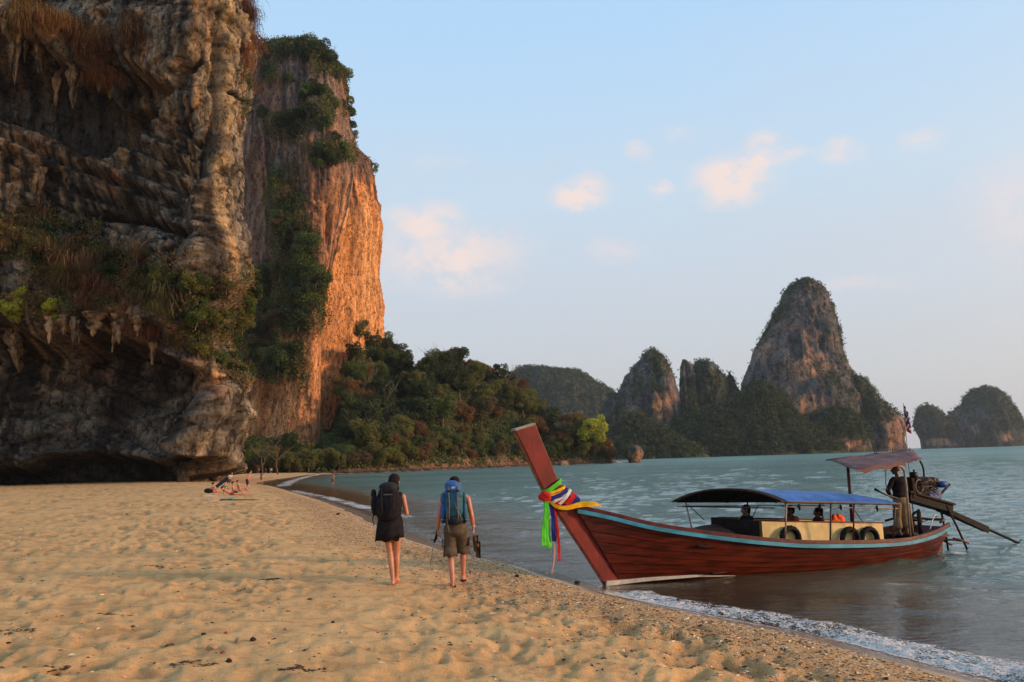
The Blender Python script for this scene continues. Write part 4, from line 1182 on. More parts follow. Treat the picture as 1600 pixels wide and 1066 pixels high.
# inner skin + bottom
V_ = []; rows = 9
for side in (-1, 1):
    for i in range(NS):
        for j in range(rows):
            V_.append(hull_pt(i, j / (rows - 1), side, -.035))
V_ = np.array(V_); F_ = []
for s_ in range(2):
    o0 = s_ * NS * rows
    for i in range(NS - 1):
        for j in range(rows - 1):
            a = o0 + i * rows + j; F_.append((a, a + 1, a + rows + 1, a + rows))
for i in range(NS - 1):
    a, b = i * rows, NS * rows + i * rows; F_.append((a, a + rows, b + rows, b))
me_ = hull.data; me_.clear_geometry(); me_.from_pydata([tuple(q) for q in V_], [], F_)
# transom
tr_v = [hull_pt(NS - 1, j / 8, -1) for j in range(9)] + [hull_pt(NS - 1, j / 8, 1) for j in range(8, -1, -1)]
me2 = bpy.data.meshes.new('transom'); me2.from_pydata([(p[0] + d_x, p[1], p[2]) for d_x in (0, .04) for p in tr_v], [], [tuple(range(18)), tuple(range(35, 17, -1))] + [(i, (i + 1) % 18, 18 + (i + 1) % 18, 18 + i) for i in range(18)])
me2.materials.append(M_hull); link(bpy.data.objects.new('transom', me2), BOAT)
# strakes: each plank is its own piece, the upper one lapping the lower
NP = 7
for side in (-1, 1):
    for k_ in range(NP):
        V_ = []
        for i in range(NS):
            t0, t1 = k_ / NP, (k_ + 1) / NP - .010
            lap = .009 * (k_ % 2)
            for (t, o_ ) in ((t0, .0), (t0, .022 + lap), (t1, .022 + lap), (t1, 0)):
                V_.append(hull_pt(i, t, side, o_ - .012))
        F_ = []
        for i in range(NS - 1):
            for j in range(4):
                a = i * 4 + j; b = i * 4 + (j + 1) % 4; F_.append((a, b, b + 4, a + 4))
        F_ += [(0, 1, 2, 3), ((NS - 1) * 4, (NS - 1) * 4 + 3, (NS - 1) * 4 + 2, (NS - 1) * 4 + 1)]
        mb('plank', V_, F_, M_hull, BOAT)
def strip_along(name, m_, z0, z1, o0, o1, i0=0, i1=NS):
    for side in (-1, 1):
        V_ = []
        for i in range(i0, i1):
            x_, y_, z_ = hull_pt(i, 1, 1)
            for (o_, zz) in ((o0, z0), (o1, z0), (o1, z1), (o0, z1)): V_.append((x_, side * (y_ + o_), z_ + zz))
        n_ = i1 - i0; F_ = []
        for i in range(n_ - 1):
            for j in range(4):
                a = i * 4 + j; b = i * 4 + (j + 1) % 4; F_.append((a, b, b + 4, a + 4))
        F_ += [(0, 1, 2, 3), ((n_ - 1) * 4, (n_ - 1) * 4 + 3, (n_ - 1) * 4 + 2, (n_ - 1) * 4 + 1)]
        mb(name, V_, F_, m_, BOAT, bevel=.006)
strip_along('rub_rail', M_blue, -.075, .005, .012, .050)
strip_along('gunwale', M_dred, .006, .085, -.045, .030)
# white strip along the chine near the bow
V_ = []; n_ = 24
for i in range(n_):
    q = i / (n_ - 1); x_ = .0 + 3.3 * q; i_ = int(np.argmin(abs(bx - max(x_, .05)))); y_ = -np.interp(x_, bx, by) - .030
    hgt = .085 * (1 - q) ** .8 + .008; zb = np.interp(x_, bx, bz) + .0 + .05 * q
    if i == 0: y_ = -.05
    for (o_, zz) in ((0.02, 0), (-.02, 0), (-.02 - .03 * (1 - q), hgt), (.02, hgt)): V_.append((x_ - .0, y_ + o_, zb + zz))
F_ = [(i * 4 + j, i * 4 + (j + 1) % 4, i * 4 + (j + 1) % 4 + 4, i * 4 + j + 4) for i in range(n_ - 1) for j in range(4)] + [(3, 2, 1, 0)]
mb('keel_strip', V_, F_, M_white, BOAT)
box('keel', (.1, -.06, -.14), (8.6, .06, .015), M_dred, BOAT)
# raised prow: a long tapering board
outer = smooth_poly([(0.0, 0.0), (-.42, .63), (-.86, 1.27), (-1.24, 1.83), (-1.60, 2.55), (-1.86, 3.06)], 26)
inner = smooth_poly([(.44, 0.0), (-.02, .74), (-.50, 1.48), (-.92, 2.0), (-1.19, 2.60), (-1.43, 3.17)], 26)
V_ = []
for i in range(26):
    q = i / 25; th = .045 + .045 * q
    for (p, sgn) in ((outer[i], 1), (inner[i], 1), (inner[i], -1), (outer[i], -1)):
        V_.append((p[0], sgn * th * (.6 if p is outer[i] else 1.0), p[1]))
F_ = [(i * 4 + j, i * 4 + (j + 1) % 4, i * 4 + (j + 1) % 4 + 4, i * 4 + j + 4) for i in range(25) for j in range(4)] + [(3, 2, 1, 0), (100, 101, 102, 103)]
prow = mb('prow', V_, F_, M_prow, BOAT, bevel=.012)
# weathered cap on top of the prow and worn leading edge
capv = []
for (ox, oz) in ((-.01, -.012), (.0, .035)):
    for (p, sg) in ((outer[25], 1), (inner[25], 1), (inner[25], -1), (outer[25], -1)):
        capv.append((p[0] + ox, sg * .1, p[1] + oz))
mb('prow_cap', capv, [(0, 1, 2, 3), (7, 6, 5, 4), (0, 4, 5, 1), (1, 5, 6, 2), (2, 6, 7, 3), (3, 7, 4, 0)], M_polew, prow, bevel=.006)
V_ = []
for i in range(26):
    p = outer[i]; th = (.045 + .045 * i / 25) * .6 + .008
    for (dx_, sg) in ((-.012, 1), (.03, 1), (.03, -1), (-.012, -1)): V_.append((p[0] + dx_, sg * th, p[1] - .004))
F_ = [(i * 4 + j, i * 4 + (j + 1) % 4, i * 4 + (j + 1) % 4 + 4, i * 4 + j + 4) for i in range(25) for j in range(4)] + [(3, 2, 1, 0), (100, 101, 102, 103)]
mb('prow_edge', V_, F_, simple('worn_edge', (.20, .10, .06), .7, .4, 9), prow)
# foredeck, floor, thwarts, ribs
V_ = []; 
for i in range(0, 16):
    x_, y_, z_ = hull_pt(i, 1, 1)
    V_ += [(x_, -y_ + .04, z_ - .06), (x_, 0, z_ - .02), (x_, y_ - .04, z_ - .06)]
F_ = [(i * 3 + j, i * 3 + j + 1, i * 3 + j + 4, i * 3 + j + 3) for i in range(15) for j in range(2)]
mb('foredeck', V_, F_, M_dred, BOAT, solid=.03)
for k_ in range(8):
    y0 = -.56 + k_ * .14; box('floor_board', (2.2, y0 + .004, .10), (8.4, y0 + .134, .125), M_deck, BOAT, .004)
for x_ in (3.9, 4.8, 5.7, 6.6):
    yy = float(ys_(x_)) - .27; box('thwart', (x_ - .13, -yy, .36), (x_ + .13, yy, .40), M_deck, BOAT)
box('stern_deck', (8.25, -.55, .42), (9.05, .55, .46), M_dred, BOAT)
# cream side panels with rail
for sd in (-1, 1):
    V_ = []
    for (x_, zt) in [(3.34, 1.09), (4.2, 1.02), (5.2, .95), (6.1, .885), (6.84, .84)]:
        y_ = sd * (min(float(ys_(x_)), .93) - .26); zb = float(zs_(x_)) + .02
        V_ += [(x_, y_ - .012, zb), (x_, y_ + .012, zb), (x_, y_ + .012, zt), (x_, y_ - .012, zt)]
    F_ = [(i * 4 + j, i * 4 + (j + 1) % 4, i * 4 + (j + 1) % 4 + 4, i * 4 + j + 4) for i in range(4) for j in range(4)] + [(3, 2, 1, 0), (16, 17, 18, 19)]
    mb('side_panel', V_, F_, M_cream, BOAT)
    tube('panel_rail', [(x_, sd * (min(float(ys_(x_)), .93) - .26), zt + .012) for (x_, zt) in [(3.30, 1.09), (4.2, 1.02), (5.2, .95), (6.1, .885), (6.88, .84)]], .018, M_dred, BOAT)
box('bulkhead', (3.24, -.80, .55), (3.32, .80, 1.10), M_tarpk, BOAT)
# canopy: an arched frame with black front panel and blue sheet
def can_pt(u, v):
    """u 0..1 along, v -1 (near side) .. 1 (far side)"""
    x0 = 3.10 - .62 * v; x1 = 6.88 - .10 * v
    x_ = x0 + (x1 - x0) * u
    ze = 1.475 - .20 * u; rise = (.265 - .05 * u) * (1 - .35 * sst(.75, 1, np.array([u]))[0])
    return (x_, v * 1.04, ze + rise * (1 - abs(v) ** 2.3) + .012 * math.sin(u * 30) * (1 - v * v))
def canopy_piece(name, u0, u1, m_, nu_=20, dz=0.0):
    V_ = []; nv_ = 17
    for i in range(nu_):
        for j in range(nv_):
            p = can_pt(u0 + (u1 - u0) * i / (nu_ - 1), -1 + 2 * j / (nv_ - 1)); V_.append((p[0], p[1], p[2] + dz))
    F_ = [(i * nv_ + j, i * nv_ + j + 1, (i + 1) * nv_ + j + 1, (i + 1) * nv_ + j) for i in range(nu_ - 1) for j in range(nv_ - 1)]
    return mb(name, V_, F_, m_, BOAT, smooth=True, solid=.012)
can = canopy_piece('canopy', 0, 1, M_tarpb, 40)
canopy_piece('canopy_underside', .01, .99, M_tarpk, 30, -.02)  # black sheet set close below the blue one
canopy_piece('canopy_front_flap', -.015, .035, M_tarpk, 4, .012)
tube('canopy_front_hoop', [can_pt(-.005, v) for v in np.linspace(-1, 1, 21)], .020, simple('brown_pole', (.12, .055, .03), .6), BOAT)
for u_ in (.33, .66, .995):
    tube('canopy_hoop', [(p[0], p[1], p[2] - .035) for p in [can_pt(u_, v) for v in np.linspace(-1, 1, 15)]], .014, M_pole, BOAT)
for sd in (-1, 1):
    tube('eave_pole', [can_pt(u_, sd) for u_ in np.linspace(-.02, 1.01, 12)], .017, simple('brown_pole', (.12, .055, .03), .6), BOAT)
    tube('lower_rail', [(p[0], p[1] * .94, p[2] - .10) for p in [can_pt(u_, sd) for u_ in np.linspace(-.0, 1, 12)]], .012, M_polew if sd < 0 else M_pole, BOAT)
tube('cross_bar', [(2.62, .95, 1.36), (3.55, -.95, 1.36)], .014, M_pole, BOAT)
for (u_, sd, m_) in [(.03, -1, M_polew), (.40, -1, M_pole), (.60, -1, M_dred), (.97, -1, M_pole), (.06, 1, M_polew), (.46, 1, M_pole), (.72, 1, M_pole), (.97, 1, M_pole)]:
    p = can_pt(u_, sd); yb = min(float(ys_(p[0])), .92) - .03
    tube('canopy_post', [(p[0], sd * yb, float(zs_(p[0])) + .02), (p[0], p[1] * .97, p[2])], .018, m_, BOAT)
for (u_, sd, du) in [(.06, 1, .10), (.52, 1, -.07), (.03, -1, .0), (.60, -1, .08)]:
    if du == 0: continue
    p = can_pt(u_, sd); tube('brace', [(p[0], sd * .93, p[2] - .06), (p[0] + du * 4, sd * .9, p[2] - .42)], .010, M_pole, BOAT, 6)
# hanging bits under the canopy: rolled ties
for (u_, v_, L_) in [(.02, .6, .10), (.05, -.1, .16), (.13, -1, .12), (.30, -1, .10), (.48, -1, .10), (.80, -1, .12)]:
    p = can_pt(u_, v_); tube('tie', [(p[0], p[1] * .97, p[2] - .04), (p[0] + .01, p[1] * .97, p[2] - .06 - L_ * .5), (p[0] + .02, p[1] * .96, p[2] - .05 - L_)], [.022, .026, .012], M_tarpk, BOAT, 6)
# rear awning
def awn(u, v):
    x_ = 6.05 + (8.15 - 6.05) * u + (v + 1) / 2 * (.75 + .75 * u)
    z_ = 2.06 + .17 * u + (v + 1) / 2 * (.22)  + .02 * math.sin(u * 19 + v * 4)
    return (x_, v * .78, z_)
V_ = [awn(i / 14, -1 + 2 * j / 8) for i in range(15) for j in range(9)]
# ragged hanging valance on the near edge
F_ = [(i * 9 + j, i * 9 + j + 1, (i + 1) * 9 + j + 1, (i + 1) * 9 + j) for i in range(14) for j in range(8)]
rear_aw = mb('rear_awning', V_, F_, M_maroon, BOAT, smooth=True, solid=.012)
V_ = []; rr_ = random.Random(4)
for i in range(40):
    p = awn(i / 39 * .72, -1); V_ += [(p[0], p[1] - .008, p[2] + .01), (p[0] + .02, p[1] - .012, p[2] - .05 - .05 * rr_.random())]
mb('valance', V_, [(2 * i, 2 * i + 1, 2 * i + 3, 2 * i + 2) for i in range(39)], M_maroon, rear_aw, solid=.006)
tube('awning_ridge', [awn(u_, 1) for u_ in np.linspace(-.02, 1.02, 8)], .016, M_dred, BOAT)
tube('awning_eave', [awn(u_, -1) for u_ in np.linspace(0, .95, 8)], .014, M_dred, BOAT)
for u_ in (.05, .9): tube('awning_bar', [(q[0], q[1], q[2] - .02) for q in (awn(u_, -1), awn(u_, 1))], .014, M_pole, BOAT)
tube('awning_post', [(7.10, .5, .5), (7.12, .5, 1.3), (7.13, .5, 2.12)], .035, M_dred, BOAT)
tube('awning_post', [(7.83, -.5, .46), (7.86, -.5, 1.6), (7.84, -.5, 1.98), (7.76, -.5, 2.07), (7.6, -.5, 2.10), (7.1, -.5, 2.07)], .026, M_polew, BOAT)
tube('awning_post', [(8.02, -.42, .44), (7.98, -.42, 1.2)], .03, simple('worn_board', (.2, .13, .06), .7), BOAT)
tube('hanging_rope', [(7.45, -.3, 2.12), (7.47, -.3, 1.9), (7.44, -.3, 1.7), (7.47, -.3, 1.55), (7.41, -.3, 1.53)], .010, M_pole, BOAT, 6)
# roof rack rods above the awning and the flag pole
tube('roof_rod', [(8.3, .7, 2.34), (8.34, .7, 2.45), (8.62, .72, 2.47), (9.55, .75, 2.46)], .010, M_pole, BOAT, 6)
for x_ in (8.28, 8.9, 9.5): tube('roof_rod', [(x_, .72, 2.33), (x_ + .02, .72, 2.50)], .012, M_pole, BOAT, 6)
fp = tube('flag_pole', [(8.92, .3, .60), (8.93, .3, 2.0), (8.95, .3, 3.62)], [.014, .011, .007], M_polew, BOAT, 6)
# striped flag hanging in folds
FW, FH = .30, .42
for k_, (z0, z1, c_) in enumerate([(0, 1 / 6, (.42, .02, .03)), (1 / 6, 2 / 6, (.7, .68, .66)), (2 / 6, 4 / 6, (.05, .04, .20)), (4 / 6, 5 / 6, (.7, .68, .66)), (5 / 6, 1, (.42, .02, .03))]):
    V_ = []
    for i in range(13):
        q = i / 12
        for zz in (z0, z1):
            x_ = 8.955 + .02 * math.sin(q * 14) + .14 * q * (1 - .2 * zz)
            y_ = .3 + .04 * math.sin(q * 16 + zz)
            V_.append((x_, y_, 3.60 - FH * zz - .34 * q ** 1.1))
    mb('flag_stripe', V_, [(2 * i, 2 * i + 1, 2 * i + 3, 2 * i + 2) for i in range(12)], simple('flag_%d' % k_, c_, .8), fp, smooth=True, solid=.004)
# engine on its pivot, cradle beam, propeller shaft, tiller
pv_ = tube('engine_pivot', [(8.75, 0, .46), (8.76, 0, .98)], .05, M_rust, BOAT)
beam = box('engine_cradle', (8.42, -.17, 1.16), (9.62, .17, 1.26), M_steel, BOAT)
def slanted(name, p, q, w_, h_, m_, parent):
    """bar of rectangular section between p and q"""
    p, q = np.array(p, float), np.array(q, float); d = (q - p) / np.linalg.norm(q - p)
    s_ = np.cross(d, (0, 0, 1.0)); s_ /= np.linalg.norm(s_); u_ = np.cross(s_, d)
    V_ = [e + s_ * a * w_ / 2 + u_ * b * h_ / 2 for e in (p, q) for (a, b) in ((-1, -1), (1, -1), (1, 1), (-1, 1))]
    return mb(name, V_, [(0, 1, 2, 3), (7, 6, 5, 4), (0, 4, 5, 1), (1, 5, 6, 2), (2, 6, 7, 3), (3, 7, 4, 0)], m_, parent, bevel=.006)
bpy.data.objects.remove(beam)
beam = slanted('engine_cradle', (8.35, 0, 1.36), (9.75, 0, 1.00), .34, .20, M_steel, BOAT)
for sd in (-1, 1): slanted('cradle_rail', (8.32, sd * .19, 1.47), (9.80, sd * .19, 1.10), .04, .05, M_rust, beam)
slanted('shaft_housing', (9.45, 0, 1.02), (11.05, 0, .42), .16, .14, M_steel, BOAT)
slanted('brace_board', (9.65, -.10, .94), (11.0, -.10, .38), .04, .10, M_steel, BOAT)
shaft = tube('propeller_shaft', [(9.6, 0, 1.02), (11.0, 0, .46), (11.95, 0, .10), (12.2, 0, .0)], .035, M_steel, BOAT)
for a in (0, 2.1, 4.2):
    slanted('propeller_blade', (12.2, .02 * math.cos(a), -.0 + .02 * math.sin(a)), (12.24, .12 * math.cos(a), .12 * math.sin(a)), .09, .015, M_rust, shaft)
eng = box('engine_block', (8.55, -.20, 1.36), (8.98, .20, 1.80), M_steel, BOAT, .03)
box('radiator', (8.42, -.19, 1.32), (8.53, .19, 1.78), M_rust, BOAT, .015)
for k_ in range(6): box('radiator_fin', (8.405, -.17 + k_ * .06, 1.36), (8.418, -.145 + k_ * .06, 1.75), M_steel, BOAT, 0)
tube('air_filter', [(8.72, .0, 1.78), (8.72, 0, 1.92)], [.10, .09], M_pole, BOAT, 14)
tube('filler_cap', [(8.62, -.1, 1.80), (8.62, -.1, 1.95), (8.62, -.1, 1.98)], [.02, .02, .035], M_steel, BOAT, 10)
for k_ in range(4): box('cylinder_head', (9.02 + k_ * .10, -.15, 1.52), (9.10 + k_ * .10, .15, 1.78 - .03 * (k_ % 2)), M_pole, BOAT, .015)
box('gearbox', (9.0, -.16, 1.24), (9.42, .16, 1.50), M_blueeng, BOAT, .03)
tube('alternator', [(9.30, -.24, 1.60), (9.48, -.24, 1.60)], .08, M_blueeng, BOAT, 14)
tube('flywheel', [(8.99, 0, 1.58), (9.02, 0, 1.58)], .22, M_steel, BOAT, 20)
tube('exhaust_pipe', [(9.12, .05, 1.78), (9.13, .05, 1.95), (9.10, .05, 2.08), (9.03, .05, 2.18)], .022, M_rust, BOAT)
tube('fan_belt', [(8.60 + .12 * math.cos(a), -.23, 1.58 + .16 * math.sin(a)) for a in np.linspace(0, 6.28, 18)], .012, M_polew, BOAT, 6)
for k_ in range(5):
    z_ = 1.45 + .07 * k_; tube('hose', [(8.55, -.22, z_), (8.75, -.27, z_ + .05 * math.sin(k_)), (9.0, -.23, z_ + .06), (9.25, -.2, z_ - .1)], .014, M_pole if k_ % 2 else M_rust, BOAT, 6)
tube('lift_handle', [(9.30, 0, 1.26), (9.55, 0, 1.34), (9.92, 0, 1.58)], .030, M_steel, BOAT)
tube('tiller', [(8.45, -.1, 1.36), (8.05, -.15, 1.30), (7.55, -.2, 1.42), (7.20, -.22, 1.56)], .020, M_pole, BOAT)
tube('tiller_grip', [(7.28, -.22, 1.53), (7.17, -.22, 1.575)], .03, M_rubber, BOAT)
tube('crank', [(8.9, .1, 1.0), (8.65, .1, .9), (8.62, .1, .78), (8.95, .1, .74)], .03, M_steel, BOAT)
# boarding ladder and rudder bars over the stern
for (a, b, m_) in [((9.50, -.15, 1.14), (9.98, -.25, .02), M_rust), ((9.62, .10, 1.10), (9.70, .05, -.05), M_rust), ((9.1, -.2, .30), (9.95, -.2, .22), M_rust), ((9.1, .1, .42), (9.9, .1, .10), M_dred), ((9.60, -.2, .30), (10.05, -.25, .16), M_dred)]:
    tube('ladder_bar', [a, tuple((np.array(a) + b) / 2 + np.array((.02, 0, .01))), b], .025, m_, BOAT)
box('rudder', (9.16, -.03, -.35), (9.42, .03, .30), M_dred, BOAT)
tube('stern_rope', [(8.35, -.62, .62), (8.6, -.5, .80), (8.95, -.3, .90), (9.3, -.1, .86), (9.35, .1, .78), (9.1, .25, .68)], .012, M_rope, BOAT, 6)
tube('stern_rail', [(8.3, .6, .75), (8.7, .55, .82), (9.05, .45, .80), (9.2, .0, .76), (9.05, -.45, .80), (8.85, -.5, .74)], .03, M_dred, BOAT)

BM = Matrix.Translation(BOAT.location) @ Matrix.Rotation(math.radians(24), 4, 'Z')
def on_boat(x_, y_, z_): return BM @ Vector((x_, y_, z_))
BRZ = math.radians(24)

# things lying in or hanging on the boat
def torus_obj(name, R, r_, m_, loc, rot, label, cat, group=None):
    bm = bmesh.new(); n1, n2 = 36, 12; vs = []
    for i in range(n1):
        a = 2 * math.pi * i / n1
        for j in range(n2):
            b = 2 * math.pi * j / n2; tr_ = .006 * (1 if (i % 2) else -1) * max(0, math.cos(b))
            rr = R + (r_ + tr_) * math.cos(b)
            vs.append(bm.verts.new((rr * math.cos(a), r_ * 1.25 * math.sin(b), rr * math.sin(a))))
    for i in range(n1):
        for j in range(n2):
            a, b = i * n2 + j, i * n2 + (j + 1) % n2; c, d = ((i + 1) % n1) * n2 + (j + 1) % n2, ((i + 1) % n1) * n2 + j
            bm.faces.new([vs[q] for q in (a, b, c, d)])
    me = bpy.data.meshes.new(name); bm.to_mesh(me); bm.free(); me.materials.append(m_)
    me.polygons.foreach_set('use_smooth', [True] * len(me.polygons))
    o = link(bpy.data.objects.new(name, me)); o.location = loc; o.rotation_euler = rot
    return tag(o, label, cat, group)
for (x_, lab) in [(4.08, 'black tyre fender hanging alone on the boat side under the canopy'), (5.72, 'black tyre fender hanging in the middle of the three on the boat side'), (6.30, 'black tyre fender hanging next to the boatman at the end of the row')]:
    torus_obj('tyre', .225, .055, M_rubber, on_boat(x_, -(float(ys_(x_)) - .17), float(zs_(x_)) + .085), (0, random.uniform(-1, 1), BRZ), lab, 'tyre', 'tyre fenders on the boat side')
# tarpaulin over luggage in the bow
nx_, ny_ = 26, 18; V_ = []
for i in range(nx_):
    for j in range(ny_):
        u_, v_ = i / (nx_ - 1), j / (ny_ - 1) * 2 - 1
        hh = (1 - abs(v_) ** 3) * (math.sin(math.pi * min(1, u_ * 1.05 + .02)) ** .55)
        V_.append((1.75 + 1.5 * u_, v_ * .70, .62 + .44 * hh * (.72 + .3 * u_) + .05 * float(vn(u_ * 4, v_ * 3, 0, 9))))
o = mesh_np('tarpaulin', V_, grid_faces(ny_, nx_), M_tarpk); o.matrix_world = BM
md = o.modifiers.new('s', 'SOLIDIFY'); md.thickness = .02
tag(o, 'black tarpaulin heaped over luggage in the front of the boat', 'tarpaulin')

# sashes and ribbons tied round the prow
G = empty('prow_ribbons', tuple(on_boat(-1.0, 0, 1.75)), BRZ)
tag(G, 'bright green, blue, red and yellow sashes knotted round the boat prow', 'ribbons')
def cloth(name, c_): return simple(name, c_, .8, .25, 6, bump=.4, bdist=.01)
C_gr, C_ye, C_bl, C_rd, C_wh, C_pk = cloth('green_cloth', (.10, .55, .04)), cloth('yellow_cloth', (.75, .42, .015)), cloth('blue_cloth', (.02, .025, .16)), cloth('red_cloth', (.48, .02, .02)), cloth('white_cloth', (.62, .6, .58)), cloth('pink_cloth', (.55, .28, .24))
def rib(name, pts, wid, m_, fold=.012, twist=0.0, ax=(0, 0, 1)):
    """ribbon lofted along points; width runs along ax"""
    P = smooth_poly(pts, 24); V_ = []
    for i, p in enumerate(P):
        q = i / 23; w_ = wid if not hasattr(wid, '__len__') else np.interp(q, np.linspace(0, 1, len(wid)), wid)
        A_ = np.array(ax, float); A_ /= np.linalg.norm(A_)
        T_ = P[min(i + 1, 23)] - P[max(i - 1, 0)]; T_ /= np.linalg.norm(T_); N_ = np.cross(T_, A_); N_ /= max(np.linalg.norm(N_), 1e-6)
        for k_ in range(9):
            s_ = k_ / 8 - .5
            V_.append(p + A_ * s_ * w_ + N_ * fold * math.sin(s_ * 16 + q * 3 + twist))
    V_ = [(v[0] + 1.0, v[1], v[2] - 1.75) for v in V_]
    return mb(name, V_, grid_faces(9, 24), m_, G, smooth=True, solid=.008)
def wrap(z0, z1, wid, m_, name):
    # band wound round the prow board: z0 at the outer edge, z1 at the inner edge
    xo = lambda z_: np.interp(z_, outer[:, 1], outer[:, 0]); xi = lambda z_: np.interp(z_, inner[:, 1], inner[:, 0])
    a, b = (float(xo(z0)) - .03, z0), (float(xi(z1)) + .03, z1)
    pts = [(a[0] - .01, .0, a[1]), (a[0] + .03, -.105, a[1] + .01), ((a[0] + b[0]) / 2, -.125, (a[1] + b[1]) / 2), (b[0] - .02, -.105, b[1]), (b[0] + .02, 0, b[1]), (b[0] - .02, .105, b[1]), (a[0] + .03, .105, a[1]), (a[0] - .01, 0.002, a[1])]
    return rib(name, pts, wid, m_)
wrap(1.86, 2.06, .10, C_gr, 'green_sash'); wrap(1.80, 1.93, .09, C_ye, 'yellow_band'); wrap(1.74, 1.86, .13, C_bl, 'blue_sash'); wrap(1.66, 1.82, .06, C_wh, 'white_sash'); wrap(1.62, 1.72, .09, C_rd, 'red_sash')
rib('white_stripe_sash', [(-1.0, -.13, 1.62), (-.86, -.14, 1.74), (-.74, -.13, 1.90)], .06, C_wh, .006, ax=(.7, 0, -.5))
rib('red_stripe_sash', [(-.86, -.14, 1.60), (-.72, -.15, 1.72), (-.66, -.13, 1.82)], .11, C_rd, .010, ax=(.7, 0, -.5))
rib('blue_fold', [(-.70, -.15, 1.62), (-.62, -.16, 1.68), (-.60, -.13, 1.76)], .12, C_bl, .012, ax=(.7, 0, -.5))
rib('yellow_sash', [(-1.22, -.09, 1.70), (-1.06, -.16, 1.58), (-.86, -.20, 1.555), (-.6, -.24, 1.60), (-.30, -.30, 1.60), (-.18, -.28, 1.56)], [.05, .07, .09, .10, .10, .03], C_ye, .012)
# red knot, then the hanging ends
bm = bmesh.new(); bmesh.ops.create_icosphere(bm, subdivisions=4, radius=.115)
for v in bm.verts:
    c_ = v.co.copy(); k_ = 1 + .22 * float(vn(c_.x * 16, c_.y * 16, c_.z * 16, 3)); v.co = Vector((c_.x * k_ * 1.1 - .26, c_.y * k_ - .06, c_.z * k_ * .95 + .04))
me = bpy.data.meshes.new('knot'); bm.to_mesh(me); bm.free(); me.materials.append(C_rd); me.polygons.foreach_set('use_smooth', [True] * len(me.polygons))
link(bpy.data.objects.new('knot', me), G)
rib('green_sash_end', [(-1.26, -.10, 1.72), (-1.29, -.13, 1.45), (-1.33, -.12, 1.1), (-1.31, -.12, .86)], [.07, .12, .17, .22], C_gr, .022, ax=(1, .2, 0))
rib('green_sash_end', [(-1.24, -.06, 1.70), (-1.25, -.08, 1.4), (-1.24, -.07, 1.05), (-1.22, -.08, .80)], [.05, .08, .12, .14], C_gr, .018, .8, ax=(1, .2, 0))
rib('blue_sash_end', [(-1.18, -.09, 1.68), (-1.14, -.11, 1.4), (-1.13, -.10, 1.15), (-1.12, -.10, .93)], [.06, .09, .12, .10], C_bl, .018, 1.3, ax=(1, .2, 0))
rib('red_sash_end', [(-1.10, -.08, 1.66), (-1.06, -.11, 1.3), (-1.03, -.10, .9), (-1.03, -.10, .56)], [.05, .05, .06, .06], C_rd, .010, ax=(1, .2, 0))
rib('white_ribbon_end', [(-1.12, -.06, 1.6), (-1.08, -.08, 1.2), (-1.10, -.08, .8), (-1.14, -.08, .55), (-1.19, -.07, .32)], [.04, .05, .06, .04, .02], C_pk, .006, ax=(1, .2, 0))
# ------------------------------------------------------------------ people
def ell_np(c, r_, rot=None, n1=18, n2=12):
    a = np.linspace(0, 2 * math.pi, n1, endpoint=False); b = np.linspace(-math.pi / 2, math.pi / 2, n2 + 1)[1:-1]
    V_ = [(math.cos(x) * math.cos(y), math.sin(x) * math.cos(y), math.sin(y)) for y in b for x in a] + [(0, 0, -1), (0, 0, 1)]
    V_ = np.array(V_) * np.array(r_ if hasattr(r_, '__len__') else (r_,) * 3)
    if rot is not None:
        M3 = np.array(Matrix.Rotation(rot[2], 3, 'Z') @ Matrix.Rotation(rot[1], 3, 'Y') @ Matrix.Rotation(rot[0], 3, 'X')); V_ = V_ @ M3.T
    V_ = V_ + np.array(c)
    F_ = [tuple(q) for q in grid_faces(n1, len(b), True)]
    m_ = n1 * len(b)
    for i in range(n1):
        j = (i + 1) % n1; F_.append((m_, j, i)); F_.append((m_ - n1 + i, m_ - n1 + j, m_ + 1))
    return V_, F_
def cap_np(p, q, r0, r1, n1=14, flat=None):
    """tapered capsule"""
    p, q = np.array(p, float), np.array(q, float); d = q - p; L = np.linalg.norm(d) + 1e-9; d /= L
    ref = np.array([1.0, 0, 0]) if abs(d[0]) < .8 else np.array([0, 1.0, 0])
    u = np.cross(d, ref); u /= np.linalg.norm(u); v = np.cross(d, u)
    rings = []
    for t in np.linspace(-math.pi / 2 + .35, 0, 4): rings.append((p + d * r0 * math.sin(t), r0 * math.cos(t)))
    for t in np.linspace(.25, .75, 3): rings.append((p + d * L * t, r0 + (r1 - r0) * t))
    for t in np.linspace(0, math.pi / 2 - .35, 4): rings.append((q + d * r1 * math.sin(t), r1 * math.cos(t)))
    a = np.linspace(0, 2 * math.pi, n1, endpoint=False)
    V_ = np.vstack([c_ + rr * (np.cos(a)[:, None] * u + np.sin(a)[:, None] * v) for c_, rr in rings] + [(p - d * r0)[None], (q + d * r1)[None]])
    F_ = [tuple(x[::-1]) for x in grid_faces(n1, len(rings), True)]
    m_ = n1 * len(rings)
    for i in range(n1):
        j = (i + 1) % n1; F_.append((m_, i, j)); F_.append((m_ - n1 + j, m_ - n1 + i, m_ + 1))
    return V_, F_
